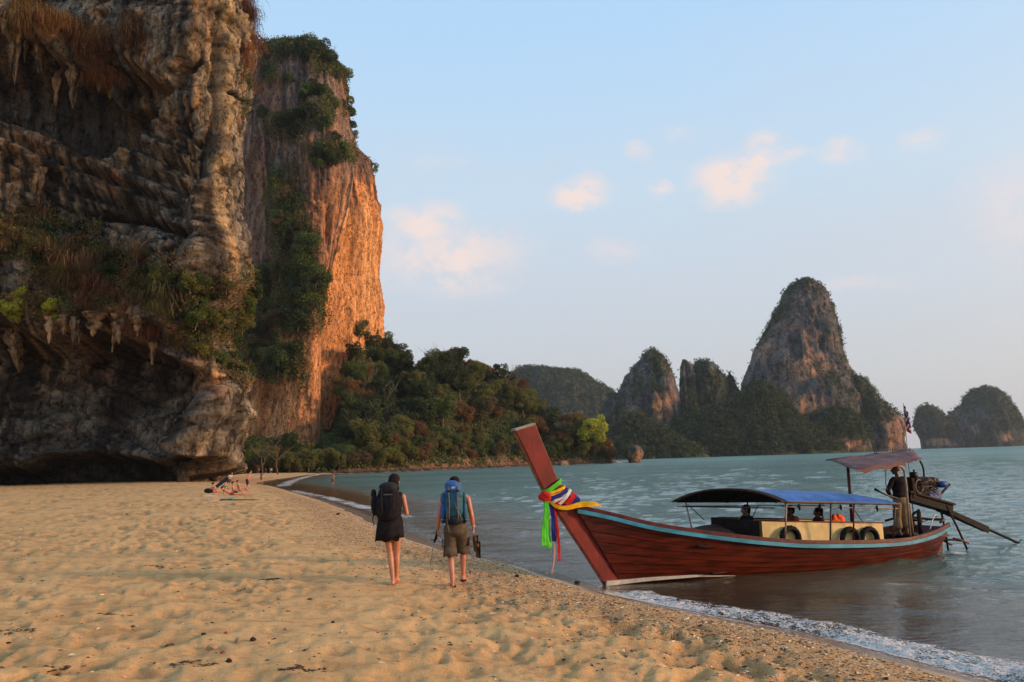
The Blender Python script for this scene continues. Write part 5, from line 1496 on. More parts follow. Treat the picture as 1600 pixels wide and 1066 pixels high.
def blob(name, shapes, voxel, m_, parent=None, smooth=4, solid=False):
    """one continuous skin grown over overlapping volumes"""
    V_, F_, o = [], [], 0
    for s_ in shapes:
        v, f_ = s_
        V_ += [tuple(x) for x in v]; F_ += [tuple(int(i) + o for i in q) for q in f_]; o += len(v)
    me = bpy.data.meshes.new(name); me.from_pydata(V_, [], F_)
    bm = bmesh.new(); bm.from_mesh(me); bmesh.ops.recalc_face_normals(bm, faces=bm.faces); bm.to_mesh(me); bm.free()
    ob = bpy.data.objects.new(name, me); COL.objects.link(ob)
    md = ob.modifiers.new('r', 'REMESH'); md.mode = 'VOXEL'; md.voxel_size = voxel
    if smooth:
        ms = ob.modifiers.new('s', 'SMOOTH'); ms.iterations = smooth; ms.factor = .5
    dg = bpy.context.evaluated_depsgraph_get()
    me2 = bpy.data.meshes.new_from_object(ob.evaluated_get(dg)); me2.name = name
    bpy.data.objects.remove(ob); bpy.data.meshes.remove(me)
    me2.materials.clear(); me2.materials.append(m_)
    me2.polygons.foreach_set('use_smooth', [True] * len(me2.polygons))
    return link(bpy.data.objects.new(name, me2), parent)

def skin_mat(name, c_):
    m, n = mat(name); t = n.new('ShaderNodeTexCoord').outputs['Object']
    a = n.noise(t, 6, 4, .6)
    col = n.mix(n.rng(a, .3, .7), (*[x * .85 for x in c_], 1), (*[min(1, x * 1.12) for x in c_], 1))
    finish(n, principled(n, col, .5, n.bump(n.noise(t, 60, 3), .1, .004), Subsurface_Weight=.12, Subsurface_Scale=.02)); return m
SK1 = skin_mat('tanned_skin', (.50, .215, .12)); SK2 = skin_mat('reddened_skin', (.52, .20, .115)); SK3 = skin_mat('brown_skin', (.15, .075, .04))
M_hair = simple('dark_hair', (.014, .008, .006), .7, .4, 40, stretch=(1, 1, .2), bump=.6, bdist=.01)
M_hairb = simple('light_hair', (.20, .12, .06), .6, .3, 30)
M_blk = simple('black_cloth', (.014, .013, .016), .85, .3, 12, bump=.5, bdist=.01)

def head_shapes(c, f_=(0, 1, 0), s_=1.0):
    """skull, jaw, nose, brow, ears; c is the head centre and f_ the facing direction"""
    c = np.array(c, float); f_ = np.array(f_, float); f_ /= np.linalg.norm(f_); up = np.array([0, 0, 1.0]); sd = np.cross(f_, up); sd /= np.linalg.norm(sd); up = np.cross(sd, f_)
    yaw = math.atan2(-f_[0], f_[1]); pit = math.asin(max(-1, min(1, f_[2])))
    R = (pit, 0, yaw)
    P = lambda a, b, d: c + (sd * a + f_ * b + up * d) * s_
    return [ell_np(P(0, -.012, .02), (.076 * s_, .095 * s_, .092 * s_), R), ell_np(P(0, .028, -.045), (.058 * s_, .062 * s_, .065 * s_), R), ell_np(P(0, .055, -.085), (.032 * s_, .028 * s_, .026 * s_), R),
            cap_np(P(0, .085, .012), P(0, .108, -.025), .010 * s_, .016 * s_), cap_np(P(-.03, .078, .028), P(.03, .078, .028), .014 * s_, .014 * s_),
            cap_np(P(-.022, .082, -.062), P(.022, .082, -.062), .009 * s_, .009 * s_),
            ell_np(P(.078, -.005, -.01), (.012 * s_, .022 * s_, .034 * s_), R), ell_np(P(-.078, -.005, -.01), (.012 * s_, .022 * s_, .034 * s_), R)]
def eyes(c, f_, parent, s_=1.0):
    c = np.array(c, float); f_ = np.array(f_, float); f_ /= np.linalg.norm(f_); sd = np.cross(f_, (0, 0, 1.0)); sd /= np.linalg.norm(sd)
    for a in (-.031, .031):
        v, q = ell_np(c + (sd * a + f_ * .077 + np.array([0, 0, .005])) * s_, .011 * s_, n1=10, n2=8)
        mb('eye', v, [x for x in q if len(x) == 4], simple('eye_white', (.5, .48, .45), .3, .05), parent, smooth=True)
def hand_shapes(wr, d, palm_n, s_=1.0, curl=.5, thumb=1):
    """palm, four unequal bent fingers, thumb; d = direction wrist to knuckles, palm_n = palm facing"""
    wr = np.array(wr, float); d = np.array(d, float) / np.linalg.norm(d); pn = np.array(palm_n, float); pn -= d * (pn @ d); pn /= np.linalg.norm(pn); sd = np.cross(d, pn)
    out = []
    for a in (-.024, -.008, .008, .024): out.append(cap_np(wr + sd * a * .7 * s_, wr + (d * .082 + sd * a) * s_, .014 * s_, .0115 * s_, 8))
    for a, L in zip((-.030, -.010, .010, .029), (.062, .078, .082, .070)):
        k0 = wr + (d * .086 + sd * a) * s_; dd = d * math.cos(curl) + pn * math.sin(curl); k1 = k0 + dd * L * .5 * s_
        de = d * math.cos(curl * 2.3) + pn * math.sin(curl * 2.3); k2 = k1 + de * L * .32 * s_; df = d * math.cos(curl * 3.2) + pn * math.sin(curl * 3.2)
        out += [cap_np(k0, k1, .0095 * s_, .0088 * s_, 8), cap_np(k1, k2, .0088 * s_, .008 * s_, 8), cap_np(k2, k2 + df * L * .2 * s_, .008 * s_, .007 * s_, 8)]
    t0 = wr + (d * .025 + sd * .026 * thumb) * s_; t1 = t0 + (d * .6 + sd * thumb * .62 + pn * .3) * .045 * s_; t2 = t1 + (d * .8 + sd * thumb * .2 + pn * .45) * .034 * s_
    out += [cap_np(t0, t1, .014 * s_, .011 * s_, 8), cap_np(t1, t2, .011 * s_, .009 * s_, 8)]
    return out
def foot_shapes(an, toe_dir, s_=1.0, pitch=0.0):
    """heel, instep and five toes"""
    an = np.array(an, float); d = np.array([toe_dir[0], toe_dir[1], 0.0]); d /= np.linalg.norm(d); sd = np.array([d[1], -d[0], 0])
    dn = d * math.cos(pitch) + np.array([0, 0, math.sin(pitch)])
    heel = an - d * .028 * s_ + np.array([0, 0, -.052 * s_]); ball = an + dn * .125 * s_ + np.array([0, 0, -.062 * s_])
    out = [ell_np(heel, (.032 * s_, .036 * s_, .034 * s_)), cap_np(an, ball + np.array([0, 0, .012]), .036 * s_, .030 * s_), cap_np(heel, ball - np.array([0, 0, .004]), .028 * s_, .026 * s_)]
    for i, a in enumerate((-.034, -.017, 0, .016, .032)):
        out.append(cap_np(ball + sd * a * .8 * s_, ball + (dn * (.052 - .006 * abs(i - 3)) + sd * a) * s_, .014 * s_, .010 * s_, 8))
    return out
def leg_shapes(hp, kn, an, s_=1.0, bulk=1.0):
    hp, kn, an = [np.array(q, float) for q in (hp, kn, an)]
    calf = kn + (an - kn) * .28; ax = (an - kn) / np.linalg.norm(an - kn); back = np.cross(ax, (1, 0, 0)); back /= np.linalg.norm(back)
    if back[1] > 0: back = -back
    return [cap_np(hp, kn, .086 * s_ * bulk, .052 * s_ * bulk), cap_np(kn, calf + back * .012, .052 * s_ * bulk, .054 * s_ * bulk), cap_np(calf + back * .014, an, .053 * s_ * bulk, .034 * s_ * bulk)]
def arm_shapes(sh, eb, wr, s_=1.0):
    sh, eb, wr = [np.array(q, float) for q in (sh, eb, wr)]
    fm = eb + (wr - eb) * .3
    return [cap_np(sh, eb, .050 * s_, .038 * s_), cap_np(eb, fm, .038 * s_, .040 * s_), cap_np(fm, wr, .040 * s_, .026 * s_)]

def ground_at(px, py):
    z_ = .7
    for _ in range(8):
        p = at_z(px, py, z_); z_ = sand_z(p[0], p[1])
    return p[0], p[1], z_
def upright(label, px, py, h, rz):
    gx_, gy_, gz_ = ground_at(px, py)
    e = empty('person', (gx_, gy_, gz_), rz); e.scale = (h,) * 3
    return tag(e, label, 'person')

# ---- woman in black with a black backpack (built for a height of about 1.7, walking away)
WX = upright('barefoot woman walking away in a short black dress, carrying a black backpack', 613, 914, 1.0, .06)
hd = (.045, .02, 1.625)
bs_ = head_shapes(hd, (.15, 1, -.12), .98) + [cap_np((.03, -.01, 1.43), (.04, .005, 1.56), .052, .048), ell_np((.0, -.02, 1.34), (.175, .10, .10)), ell_np((0, -.01, 1.2), (.14, .105, .16)), ell_np((0, -.0, 1.02), (.125, .10, .12)), ell_np((0, -.02, .90), (.165, .12, .12)),
                                            cap_np((-.13, -.02, 1.385), (.13, -.02, 1.385), .055, .055)]
bs_ += leg_shapes((-.075, 0, .88), (-.035, .02, .50), (.012, -.05, .085), .93) + leg_shapes((.08, -.02, .88), (.075, .04, .49), (.060, .10, .11), .90)
bs_ += foot_shapes((.012, -.05, .085), (.05, 1), .95) + foot_shapes((.058, .10, .115), (.1, 1), .92, -.2)
bs_ += arm_shapes((.185, -.02, 1.37), (.245, -.03, 1.10), (.215, .20, 1.12), .92) + hand_shapes((.212, .215, 1.12), (-.25, 1, .1), (-1, 0, -.3), .92, .6, -1)
bs_ += arm_shapes((-.185, -.02, 1.37), (-.225, .0, 1.10), (-.15, .20, 1.13), .92) + hand_shapes((-.145, .215, 1.13), (.25, 1, .1), (1, 0, -.3), .92, .6, 1)
blob('body', bs_, .0075, SK1, WX, 2); eyes(hd, (.15, 1, -.12), WX)
blob('hair', [ell_np((.045, .0, 1.655), (.092, .105, .092)), ell_np((.035, -.045, 1.60), (.090, .075, .10)), ell_np((.03, -.05, 1.53), (.085, .055, .085)), ell_np((.055, -.03, 1.50), (.075, .05, .07)), cap_np((.01, -.06, 1.55), (-.01, -.07, 1.46), .05, .03), cap_np((.08, -.04, 1.57), (.085, -.05, 1.46), .04, .02)], .008, M_hair, WX, 2)
def skirt(name, rings, m_, parent, n1=48, fold=.012, kf=9, solid=.006):
    V_ = []
    for k_, (cx_, cy_, z_, rx, ry) in enumerate(rings):
        q = k_ / (len(rings) - 1)
        for i in range(n1):
            a = 2 * math.pi * i / n1; w_ = 1 + fold * q * 6 * math.sin(kf * a + 2 * q) * .5 + .03 * q * math.sin(3 * a + 1)
            V_.append((cx_ + rx * w_ * math.cos(a), cy_ + ry * w_ * math.sin(a), z_ + .015 * q * math.sin(5 * a)))
    return mb(name, V_, grid_faces(n1, len(rings), True), m_, parent, smooth=True, solid=solid)
blob('dress_top', [ell_np((0, -.02, 1.33), (.185, .115, .12)), ell_np((0, -.01, 1.18), (.158, .122, .18)), ell_np((0, -.01, 1.02), (.15, .118, .15)), cap_np((-.13, -.02, 1.39), (.13, -.02, 1.39), .062, .062)], .010, M_blk, WX)
skirt('dress_skirt', [(0, -.01, 1.06, .155, .122), (0, -.01, .98, .175, .14), (-.01, -.02, .88, .192, .160), (-.02, -.02, .81, .200, .168), (-.025, -.02, .74, .208, .172)], M_blk, WX)
# loose jacket or scarf hanging at her back
skirt('jacket_tail', [(-.02, -.05, 1.12, .175, .13), (-.045, -.05, .96, .185, .15), (-.065, -.05, .84, .19, .15), (-.085, -.05, .69, .18, .13)], M_blk, WX, fold=.03, kf=5)
# her backpack: rests on her but is a thing of its own
def pack_root(src, loc, rz, label):
    M4 = Matrix.Translation(src.location) @ Matrix.Rotation(src.rotation_euler.z, 4, 'Z')
    e = empty('backpack', tuple(M4 @ Vector(loc)), src.rotation_euler.z + rz); return tag(e, label, 'backpack')
PB = pack_root(WX, (-.03, -.14, 1.04), 0.03, 'bulky black backpack worn by the woman in the black dress')
blob('bag', [ell_np((0, -.09, .22), (.19, .13, .24)), ell_np((0, -.09, .36), (.17, .12, .18)), ell_np((-.13, -.06, .20), (.10, .09, .20)), ell_np((.12, -.06, .2), (.09, .09, .20)), ell_np((0, -.08, .08), (.18, .12, .12))], .010, M_blk, PB, 3)
blob('lid', [ell_np((0, -.09, .50), (.15, .12, .075)), ell_np((0, -.12, .46), (.14, .09, .07))], .009, simple('black_lid', (.020, .020, .024), .7, .3, 10), PB, 3)
blob('side_pocket', [ell_np((-.225, -.05, .22), (.055, .07, .17)), ell_np((-.235, -.05, .40), (.045, .05, .07))], .009, M_blk, PB, 2)
box('label_patch', (-.07, -.232, .375), (.07, -.222, .39), simple('grey_patch', (.10, .10, .10), .6), PB, 0)
for sd in (-1, 1): tube('shoulder_strap', [(sd * .10, .0, .48), (sd * .11, .10, .42), (sd * .12, .22, .30), (sd * .13, .20, .12), (sd * .15, .04, .08)], .022, M_blk, PB)
for (a, b) in [((-.10, -.215, .48), (-.09, -.225, .08)), ((.10, -.215, .48), (.09, -.225, .08))]: tube('compression_strap', [a, ((a[0] + b[0]) / 2, -.235, .28), b], .008, simple('dark_webbing', (.03, .03, .03), .8), PB, 6)
tube('dangling_strap', [(-.24, -.06, .08), (-.25, -.07, -.02), (-.23, -.06, -.1)], .008, M_blk, PB, 6)

# ---- man with a blue-teal backpack
MX = upright('man walking away in khaki shorts and sandals under a large blue backpack', 714, 917, 1.0, .05)
hd = (-.005, .03, 1.655)
bs_ = head_shapes(hd, (.1, 1, -.08), 1.02) + [cap_np((0, -.01, 1.45), (0, .005, 1.58), .060, .055), ell_np((0, -.02, 1.37), (.20, .115, .10)), ell_np((0, -.01, 1.22), (.165, .12, .17)), ell_np((0, -.0, 1.04), (.15, .11, .13)), ell_np((0, -.02, .93), (.165, .12, .11)), cap_np((-.155, -.02, 1.42), (.155, -.02, 1.42), .062, .062)]
LK, LA, RK, RA = (-.10, .06, .50), (-.065, -.10, .10), (.11, .16, .53), (.10, .22, .155)
bs_ += leg_shapes((-.09, 0, .90), LK, LA, 1.0) + leg_shapes((.09, 0, .90), RK, RA, 1.0) + foot_shapes(LA, (-.05, 1), 1.02) + foot_shapes(RA, (.2, 1), 1.0, -.15)
bs_ += arm_shapes((.205, -.02, 1.40), (.262, -.05, 1.13), (.285, .10, .93)) + hand_shapes((.288, .11, .915), (.05, .35, -1), (-1, 0, 0), 1.0, .75, -1)
bs_ += arm_shapes((-.205, -.02, 1.40), (-.27, -.03, 1.12), (-.30, .10, .92)) + hand_shapes((-.302, .11, .905), (-.05, .35, -1), (1, 0, 0), 1.0, .75, 1)
blob('body', bs_, .0078, SK2, MX, 2); eyes(hd, (.1, 1, -.08), MX, 1.02)
blob('hair', [ell_np((-.005, .005, 1.70), (.086, .102, .072)), ell_np((-.005, -.035, 1.665), (.086, .070, .075)), ell_np((0, -.055, 1.61), (.070, .045, .05))], .008, M_hair, MX, 2)
M_sh = simple('sleeveless_shirt', (.025, .035, .06), .85, .3, 12, bump=.4, bdist=.01)
blob('tank_top', [ell_np((0, -.02, 1.36), (.200, .125, .11)), ell_np((0, -.01, 1.21), (.182, .136, .18)), ell_np((0, -.0, 1.03), (.17, .13, .15)), cap_np((-.13, -.02, 1.43), (.13, -.02, 1.43), .066, .066)], .010, M_sh, MX)
M_short = simple('khaki_brown_shorts', (.105, .080, .055), .9, .3, 10, bump=.6, bdist=.015)
def shorts(parent, m_, hips, lk, rk, frac, r0=.115, r1=.098, waist=.17):
    sh_ = [ell_np((0, -.01, hips), (waist, .135, .12)), ell_np((0, -.03, hips - .06), (waist * .98, .135, .10))]
    for sx_, kn in ((-.09, lk), (.09, rk)):
        a = np.array((sx_, 0, hips - .05)); b = a + (np.array(kn, float) - a) * frac
        sh_ += [cap_np(a, b, r0, r1)]
    o = blob('shorts', sh_, .010, m_, parent, 3)
    return o
shorts(MX, M_short, .95, LK, RK, .80)
for (kx, ky, kz) in (LK, RK):
    skirt('shorts_hem', [(kx * .96, ky * .75, kz + .16, .102, .104), (kx, ky * .85, kz + .07, .108, .110), (kx, ky * .9, kz - .02, .112, .112)], M_short, MX, 30, .02, 6)
box('cargo_pocket', (-.235, -.06, .62), (-.205, .06, .76), M_short, MX, .015); box('cargo_pocket', (.205, .0, .64), (.238, .12, .78), M_short, MX, .015)
for (ax_, ay_, az_) in (LA, RA):
    V_ = []; zz = az_ - .095
    for z_ in (zz - .012, zz + .008):
        for i in range(20):
            a = 2 * math.pi * i / 20; w_ = .048 + .010 * math.sin(a); V_.append((ax_ + w_ * math.cos(a), ay_ + .055 + .145 * math.sin(a), z_))
    mb('sandal_sole', V_, [tuple(range(19, -1, -1))] , M_rubber, MX) if False else None
    me = bpy.data.meshes.new('sandal_sole'); me.from_pydata(V_, [], [tuple(range(19, -1, -1)), tuple(range(20, 40))] + [(i, (i + 1) % 20, 20 + (i + 1) % 20, 20 + i) for i in range(20)]); me.materials.append(M_rubber)
    so = link(bpy.data.objects.new('sandal_sole', me), MX)
    tube('sandal_strap', [(ax_ - .045, ay_ + .06, zz), (ax_ - .02, ay_ + .11, zz + .055), (ax_ + .0, ay_ + .15, zz + .04), (ax_ + .02, ay_ + .11, zz + .055), (ax_ + .045, ay_ + .06, zz)], .008, M_rubber, MX, 6)
tube('wrist_band', [(.283 + .032 * math.cos(a), .085 + .028 * math.sin(a), .955 + .012 * math.sin(a)) for a in np.linspace(0, 6.28, 14)], .007, M_white, MX, 6)
MB_ = pack_root(MX, (-.02, -.13, .98), 0.0, 'large blue and teal hiking backpack with grey straps worn by the man')
M_teal = simple('teal_nylon', (.012, .085, .14), .6, .3, 9, bump=.5, bdist=.015); M_bl2 = simple('blue_nylon', (.018, .095, .28), .55, .3, 9, bump=.5, bdist=.015); M_gs = simple('grey_webbing', (.12, .13, .13), .7, .2, 30); M_dk = simple('dark_nylon', (.018, .024, .032), .7, .3, 9, bump=.4)
blob('main_bag', [ell_np((0, -.10, .42), (.165, .13, .22)), ell_np((0, -.10, .26), (.165, .13, .20)), ell_np((0, -.11, .34), (.155, .15, .28)), ell_np((-.05, -.12, .50), (.11, .11, .10)), ell_np((.05, -.12, .50), (.11, .11, .10))], .010, M_teal, MB_, 3)
blob('bottom_pocket', [ell_np((0, -.10, .10), (.155, .13, .09)), ell_np((0, -.14, .13), (.12, .10, .08))], .010, M_dk, MB_, 3)
blob('lid', [ell_np((0, -.10, .62), (.145, .13, .08)), ell_np((-.02, -.12, .66), (.12, .11, .07)), ell_np((0, -.17, .58), (.13, .06, .07))], .009, M_bl2, MB_, 3)
for sd in (-1, 1): blob('side_pocket', [ell_np((sd * .175, -.08, .24), (.05, .085, .14)), ell_np((sd * .17, -.08, .44), (.045, .075, .10))], .009, M_teal if sd > 0 else M_bl2, MB_, 2)
for x_ in (-.075, .07):
    tube('lid_strap', [(x_, -.20, .64), (x_, -.245, .54), (x_ - .01 * x_ / abs(x_), -.262, .36), (x_, -.235, .18), (x_, -.20, .10)], .014, M_gs, MB_, 6)
    box('buckle', (x_ - .018, -.262, .545), (x_ + .018, -.238, .58), M_dk, MB_, .004)
box('label_patch', (-.03, -.232, .60), (.03, -.222, .63), simple('pale_patch', (.35, .4, .5), .6), MB_, 0)
tube('hip_belt', [(.17, -.03, .08), (.19, .10, .06), (.13, .24, .05), (0, .28, .05), (-.13, .24, .05), (-.19, .10, .06), (-.17, -.03, .08)], .022, M_dk, MB_)
for sd in (-1, 1): tube('shoulder_strap', [(sd * .10, .0, .50), (sd * .12, .10, .52), (sd * .13, .24, .42), (sd * .14, .22, .22), (sd * .17, .06, .12)], .024, M_dk, MB_)
tube('ladder_strap', [(.02, -.25, .40), (.04, -.26, .30), (.09, -.22, .2), (.12, -.18, .1)], .012, M_gs, MB_, 6)
tube('ladder_strap', [(-.09, -.24, .30), (-.11, -.22, .16), (-.10, -.17, .0), (-.08, -.13, -.10)], .012, M_gs, MB_, 6)
def hand_world(src, loc): return tuple((Matrix.Translation(src.location) @ Matrix.Rotation(src.rotation_euler.z, 4, 'Z')) @ Vector(loc))
# boots hanging from his hand
SHB = empty('hanging_shoes', hand_world(MX, (.275, .13, .86)), .2); tag(SHB, 'pair of brown strapped shoes dangling from the hand of the man', 'shoes')
M_lea = simple('brown_leather', (.12, .065, .035), .7, .4, 14)
for k_, (dx_, dz_) in enumerate([(.03, -.10), (.065, -.20)]):
    sh_ = [ell_np((dx_ + .01, 0, dz_ - .03), (.042, .05, .06)), cap_np((dx_, 0, dz_), (dx_ + .015, .02, dz_ - .17), .038, .034), ell_np((dx_ + .018, .02, dz_ - .19), (.04, .042, .05))]
    so = blob('shoe', sh_, .009, M_lea, SHB, 2)
    box('sole', (dx_ + .035, -.045, dz_ - .24), (dx_ + .055, .055, dz_ + .03), M_rubber, so, .008)
tube('laces', [(-.02, 0, .04), (0, 0, .0), (.02, 0, -.08), (.05, 0, -.18)], .007, M_gs, SHB, 6)
# folded walking pole / umbrella in his other hand
WP = empty('walking_pole', hand_world(MX, (-.305, .12, .84)), .0); tag(WP, 'thin walking pole with a black grip held low by the man', 'walking pole')
tube('grip', [(.0, 0, .06), (-.03, .0, -.08), (-.06, .0, -.14)], [.018, .022, .018], M_rubber, WP)
tube('crossbar', [(-.10, 0, -.09), (-.0, 0, -.085)], .006, M_pole, WP, 6)
tube('shaft', [(-.06, 0, -.14), (-.10, .0, -.34), (-.13, .0, -.50)], .006, M_polew, WP, 6)

# ---- boatman standing in the stern, seen from behind, one hand on his hip
BP = empty('person', tuple(on_boat(8.06, -.10, .46)), math.radians(24) - .1); tag(BP, 'boatman in dark shirt, khaki trousers and cap standing at the boat stern, hand on hip', 'person')
hd = (-.03, .02, 1.54); fd = (-.75, .65, -.1)
bs_ = head_shapes(hd, fd, .98) + [cap_np((0, -.01, 1.33), (-.02, .0, 1.46), .055, .05), ell_np((0, -.02, 1.26), (.19, .11, .10)), ell_np((0, 0, 1.1), (.15, .11, .16)), ell_np((0, 0, .93), (.14, .11, .12)), cap_np((-.15, -.02, 1.30), (.15, -.02, 1.30), .058, .058), ell_np((0, -.02, .84), (.15, .115, .10))]
bs_ += leg_shapes((-.085, 0, .80), (-.10, .03, .44), (-.105, -.02, .08), .92) + leg_shapes((.085, 0, .80), (.10, .02, .44), (.115, -.02, .08), .92) + foot_shapes((-.105, -.02, .08), (-.2, 1), .95) + foot_shapes((.115, -.02, .08), (.2, 1), .95)
bs_ += arm_shapes((-.19, -.02, 1.28), (-.36, -.04, 1.06), (-.20, .03, .90), .92) + hand_shapes((-.19, .03, .89), (1, .2, -.4), (0, 1, 0), .92, .5, 1)
bs_ += arm_shapes((.19, -.02, 1.28), (.26, .02, 1.03), (.24, .16, .84), .92) + hand_shapes((.24, .17, .83), (0, .5, -1), (-1, 0, 0), .92, .7, -1)
blob('body', bs_, .009, SK3, BP, 2); eyes(hd, fd, BP)
M_ds = simple('dark_shirt', (.016, .013, .014), .9, .3, 10, bump=.5, bdist=.01)
blob('shirt', [ell_np((0, -.02, 1.25), (.205, .125, .12)), ell_np((0, -.0, 1.10), (.175, .13, .18)), ell_np((0, 0, .93), (.165, .13, .16)), cap_np((-.14, -.02, 1.31), (.14, -.02, 1.31), .068, .068), cap_np((-.19, -.02, 1.28), (-.36, -.04, 1.06), .062, .052), cap_np((-.36, -.04, 1.06), (-.24, .02, .93), .052, .042),
               cap_np((.19, -.02, 1.28), (.26, .02, 1.03), .062, .052), cap_np((.26, .02, 1.03), (.243, .12, .89), .052, .042)], .010, M_ds, BP, 3)
M_kh = simple('khaki_trousers', (.23, .155, .085), .9, .3, 10, bump=.6, bdist=.02)
blob('trousers', [ell_np((0, -.01, .83), (.165, .13, .12)), cap_np((-.085, 0, .78), (-.10, .03, .42), .105, .092), cap_np((.085, 0, .78), (.10, .02, .42), .105, .092), cap_np((-.10, .03, .42), (-.105, 0, .22), .090, .088), cap_np((.10, .02, .42), (.11, 0, .24), .090, .088)], .010, M_kh, BP, 3)
blob('cap', [ell_np((-.03, .015, 1.60), (.088, .10, .062)), ell_np((-.10, .085, 1.575), (.070, .055, .012), (0, 0, .8)), ell_np((-.125, .11, 1.568), (.045, .04, .010), (0, 0, .8))], .007, M_blk, BP, 2)
blob('hair', [ell_np((-.02, -.03, 1.555), (.080, .075, .06))], .008, M_hairb, BP, 1)

# ---- passengers sitting under the canopy
def sitter(label, loc, rz, shirt, hairm, skin, lean=0.0, slouch=0.0, s_=1.0, extra=None):
    e = empty('person', loc, rz); e.scale = (s_,) * 3; tag(e, label, 'person')
    h = np.array((0, .02 + lean, .70 - slouch))
    ch = np.array((0, lean * .6, .42 - slouch * .6))
    b_ = head_shapes(h, (.2, 1, -.1)) + [cap_np(ch + (0, 0, .12), h - (0, .01, .08), .055, .05), ell_np(ch, (.17, .11, .16)), ell_np((0, 0, .20), (.145, .115, .16)), ell_np((0, 0, .07), (.165, .13, .10)), cap_np(ch + (-.14, 0, .10), ch + (.14, 0, .10), .056, .056)]
    for sd in (-1, 1):
        b_ += leg_shapes((sd * .09, .03, .07), (sd * .12, .42, .12), (sd * .12, .48, -.28), .92) + foot_shapes((sd * .12, .48, -.28), (0, 1), .95)
        eb = ch + (sd * .22, .05, -.14); wr_ = np.array((sd * .14, .28, .20))
        b_ += arm_shapes(ch + (sd * .18, 0, .09), eb, wr_, .92) + hand_shapes(wr_, (-sd * .2, 1, -.1), (0, 0, -1), .92, .4, sd)
    blob('body', b_, .013, skin, e, 2); eyes(h, (.2, 1, -.1), e)
    blob('shirt', [ell_np(ch, (.185, .125, .17)), ell_np((0, 0, .20), (.165, .132, .17)), cap_np(ch + (-.14, 0, .10), ch + (.14, 0, .10), .064, .064)] + [cap_np(ch + (sd * .17, 0, .09), ch + (sd * .21, .03, -.04), .062, .055) for sd in (-1, 1)], .013, shirt, e, 3)
    blob('shorts', [ell_np((0, .0, .07), (.175, .14, .11))] + [cap_np((sd * .09, .03, .07), (sd * .115, .32, .11), .10, .085) for sd in (-1, 1)], .014, M_dk, e, 3)
    blob('hair', [ell_np(h + (0, -.02, .035), (.088, .10, .082)), ell_np(h + (0, -.05, -.02), (.08, .06, .075))], .011, hairm, e, 2)
    return e
sitter('passenger sitting behind the black bulkhead near the bow, head just showing', tuple(on_boat(3.72, .15, .57)), BRZ + 1.4, M_blk, M_hair, SK3)
sitter('passenger in a red and white shirt sitting by the first tyre, seen in profile', tuple(on_boat(4.95, .10, .50)), BRZ + 1.45, simple('red_white_shirt', (.45, .10, .09), .8, .5, 14), M_hair, SK3, .04)
sitter('passenger with bushy dark hair leaning back in the middle of the boat', tuple(on_boat(5.70, .15, .44)), BRZ + 1.2, simple('purple_shirt', (.12, .05, .08), .8, .4, 9), M_hair, SK3, -.06, .03)
# life jackets on the panel rail
def lifejacket(loc, rz, s_, label):
    e = blob('life_jacket', [ell_np((-.10, 0, .09), (.075, .05, .12)), ell_np((.10, 0, .08), (.085, .05, .11)), ell_np((0, .02, .04), (.16, .06, .06)), ell_np((.03, 0, .15), (.06, .04, .06)), ell_np((-.17, 0, .03), (.06, .05, .05))], .012, simple('orange_nylon', (.85, .12, .02), .6, .25, 9, bump=.6, bdist=.02), None, 2)
    e.location = loc; e.rotation_euler = (0, 0, rz); e.scale = (s_,) * 3
    return tag(e, label, 'life jacket')
lifejacket(tuple(on_boat(6.12, -.05, .86)), BRZ, 1.0, 'crumpled orange life jacket lying above the cream panel near the boatman')
lifejacket(tuple(on_boat(6.36, .05, .84)), BRZ + .5, .8, 'second orange life jacket beside the crumpled one, nearer the boatman')

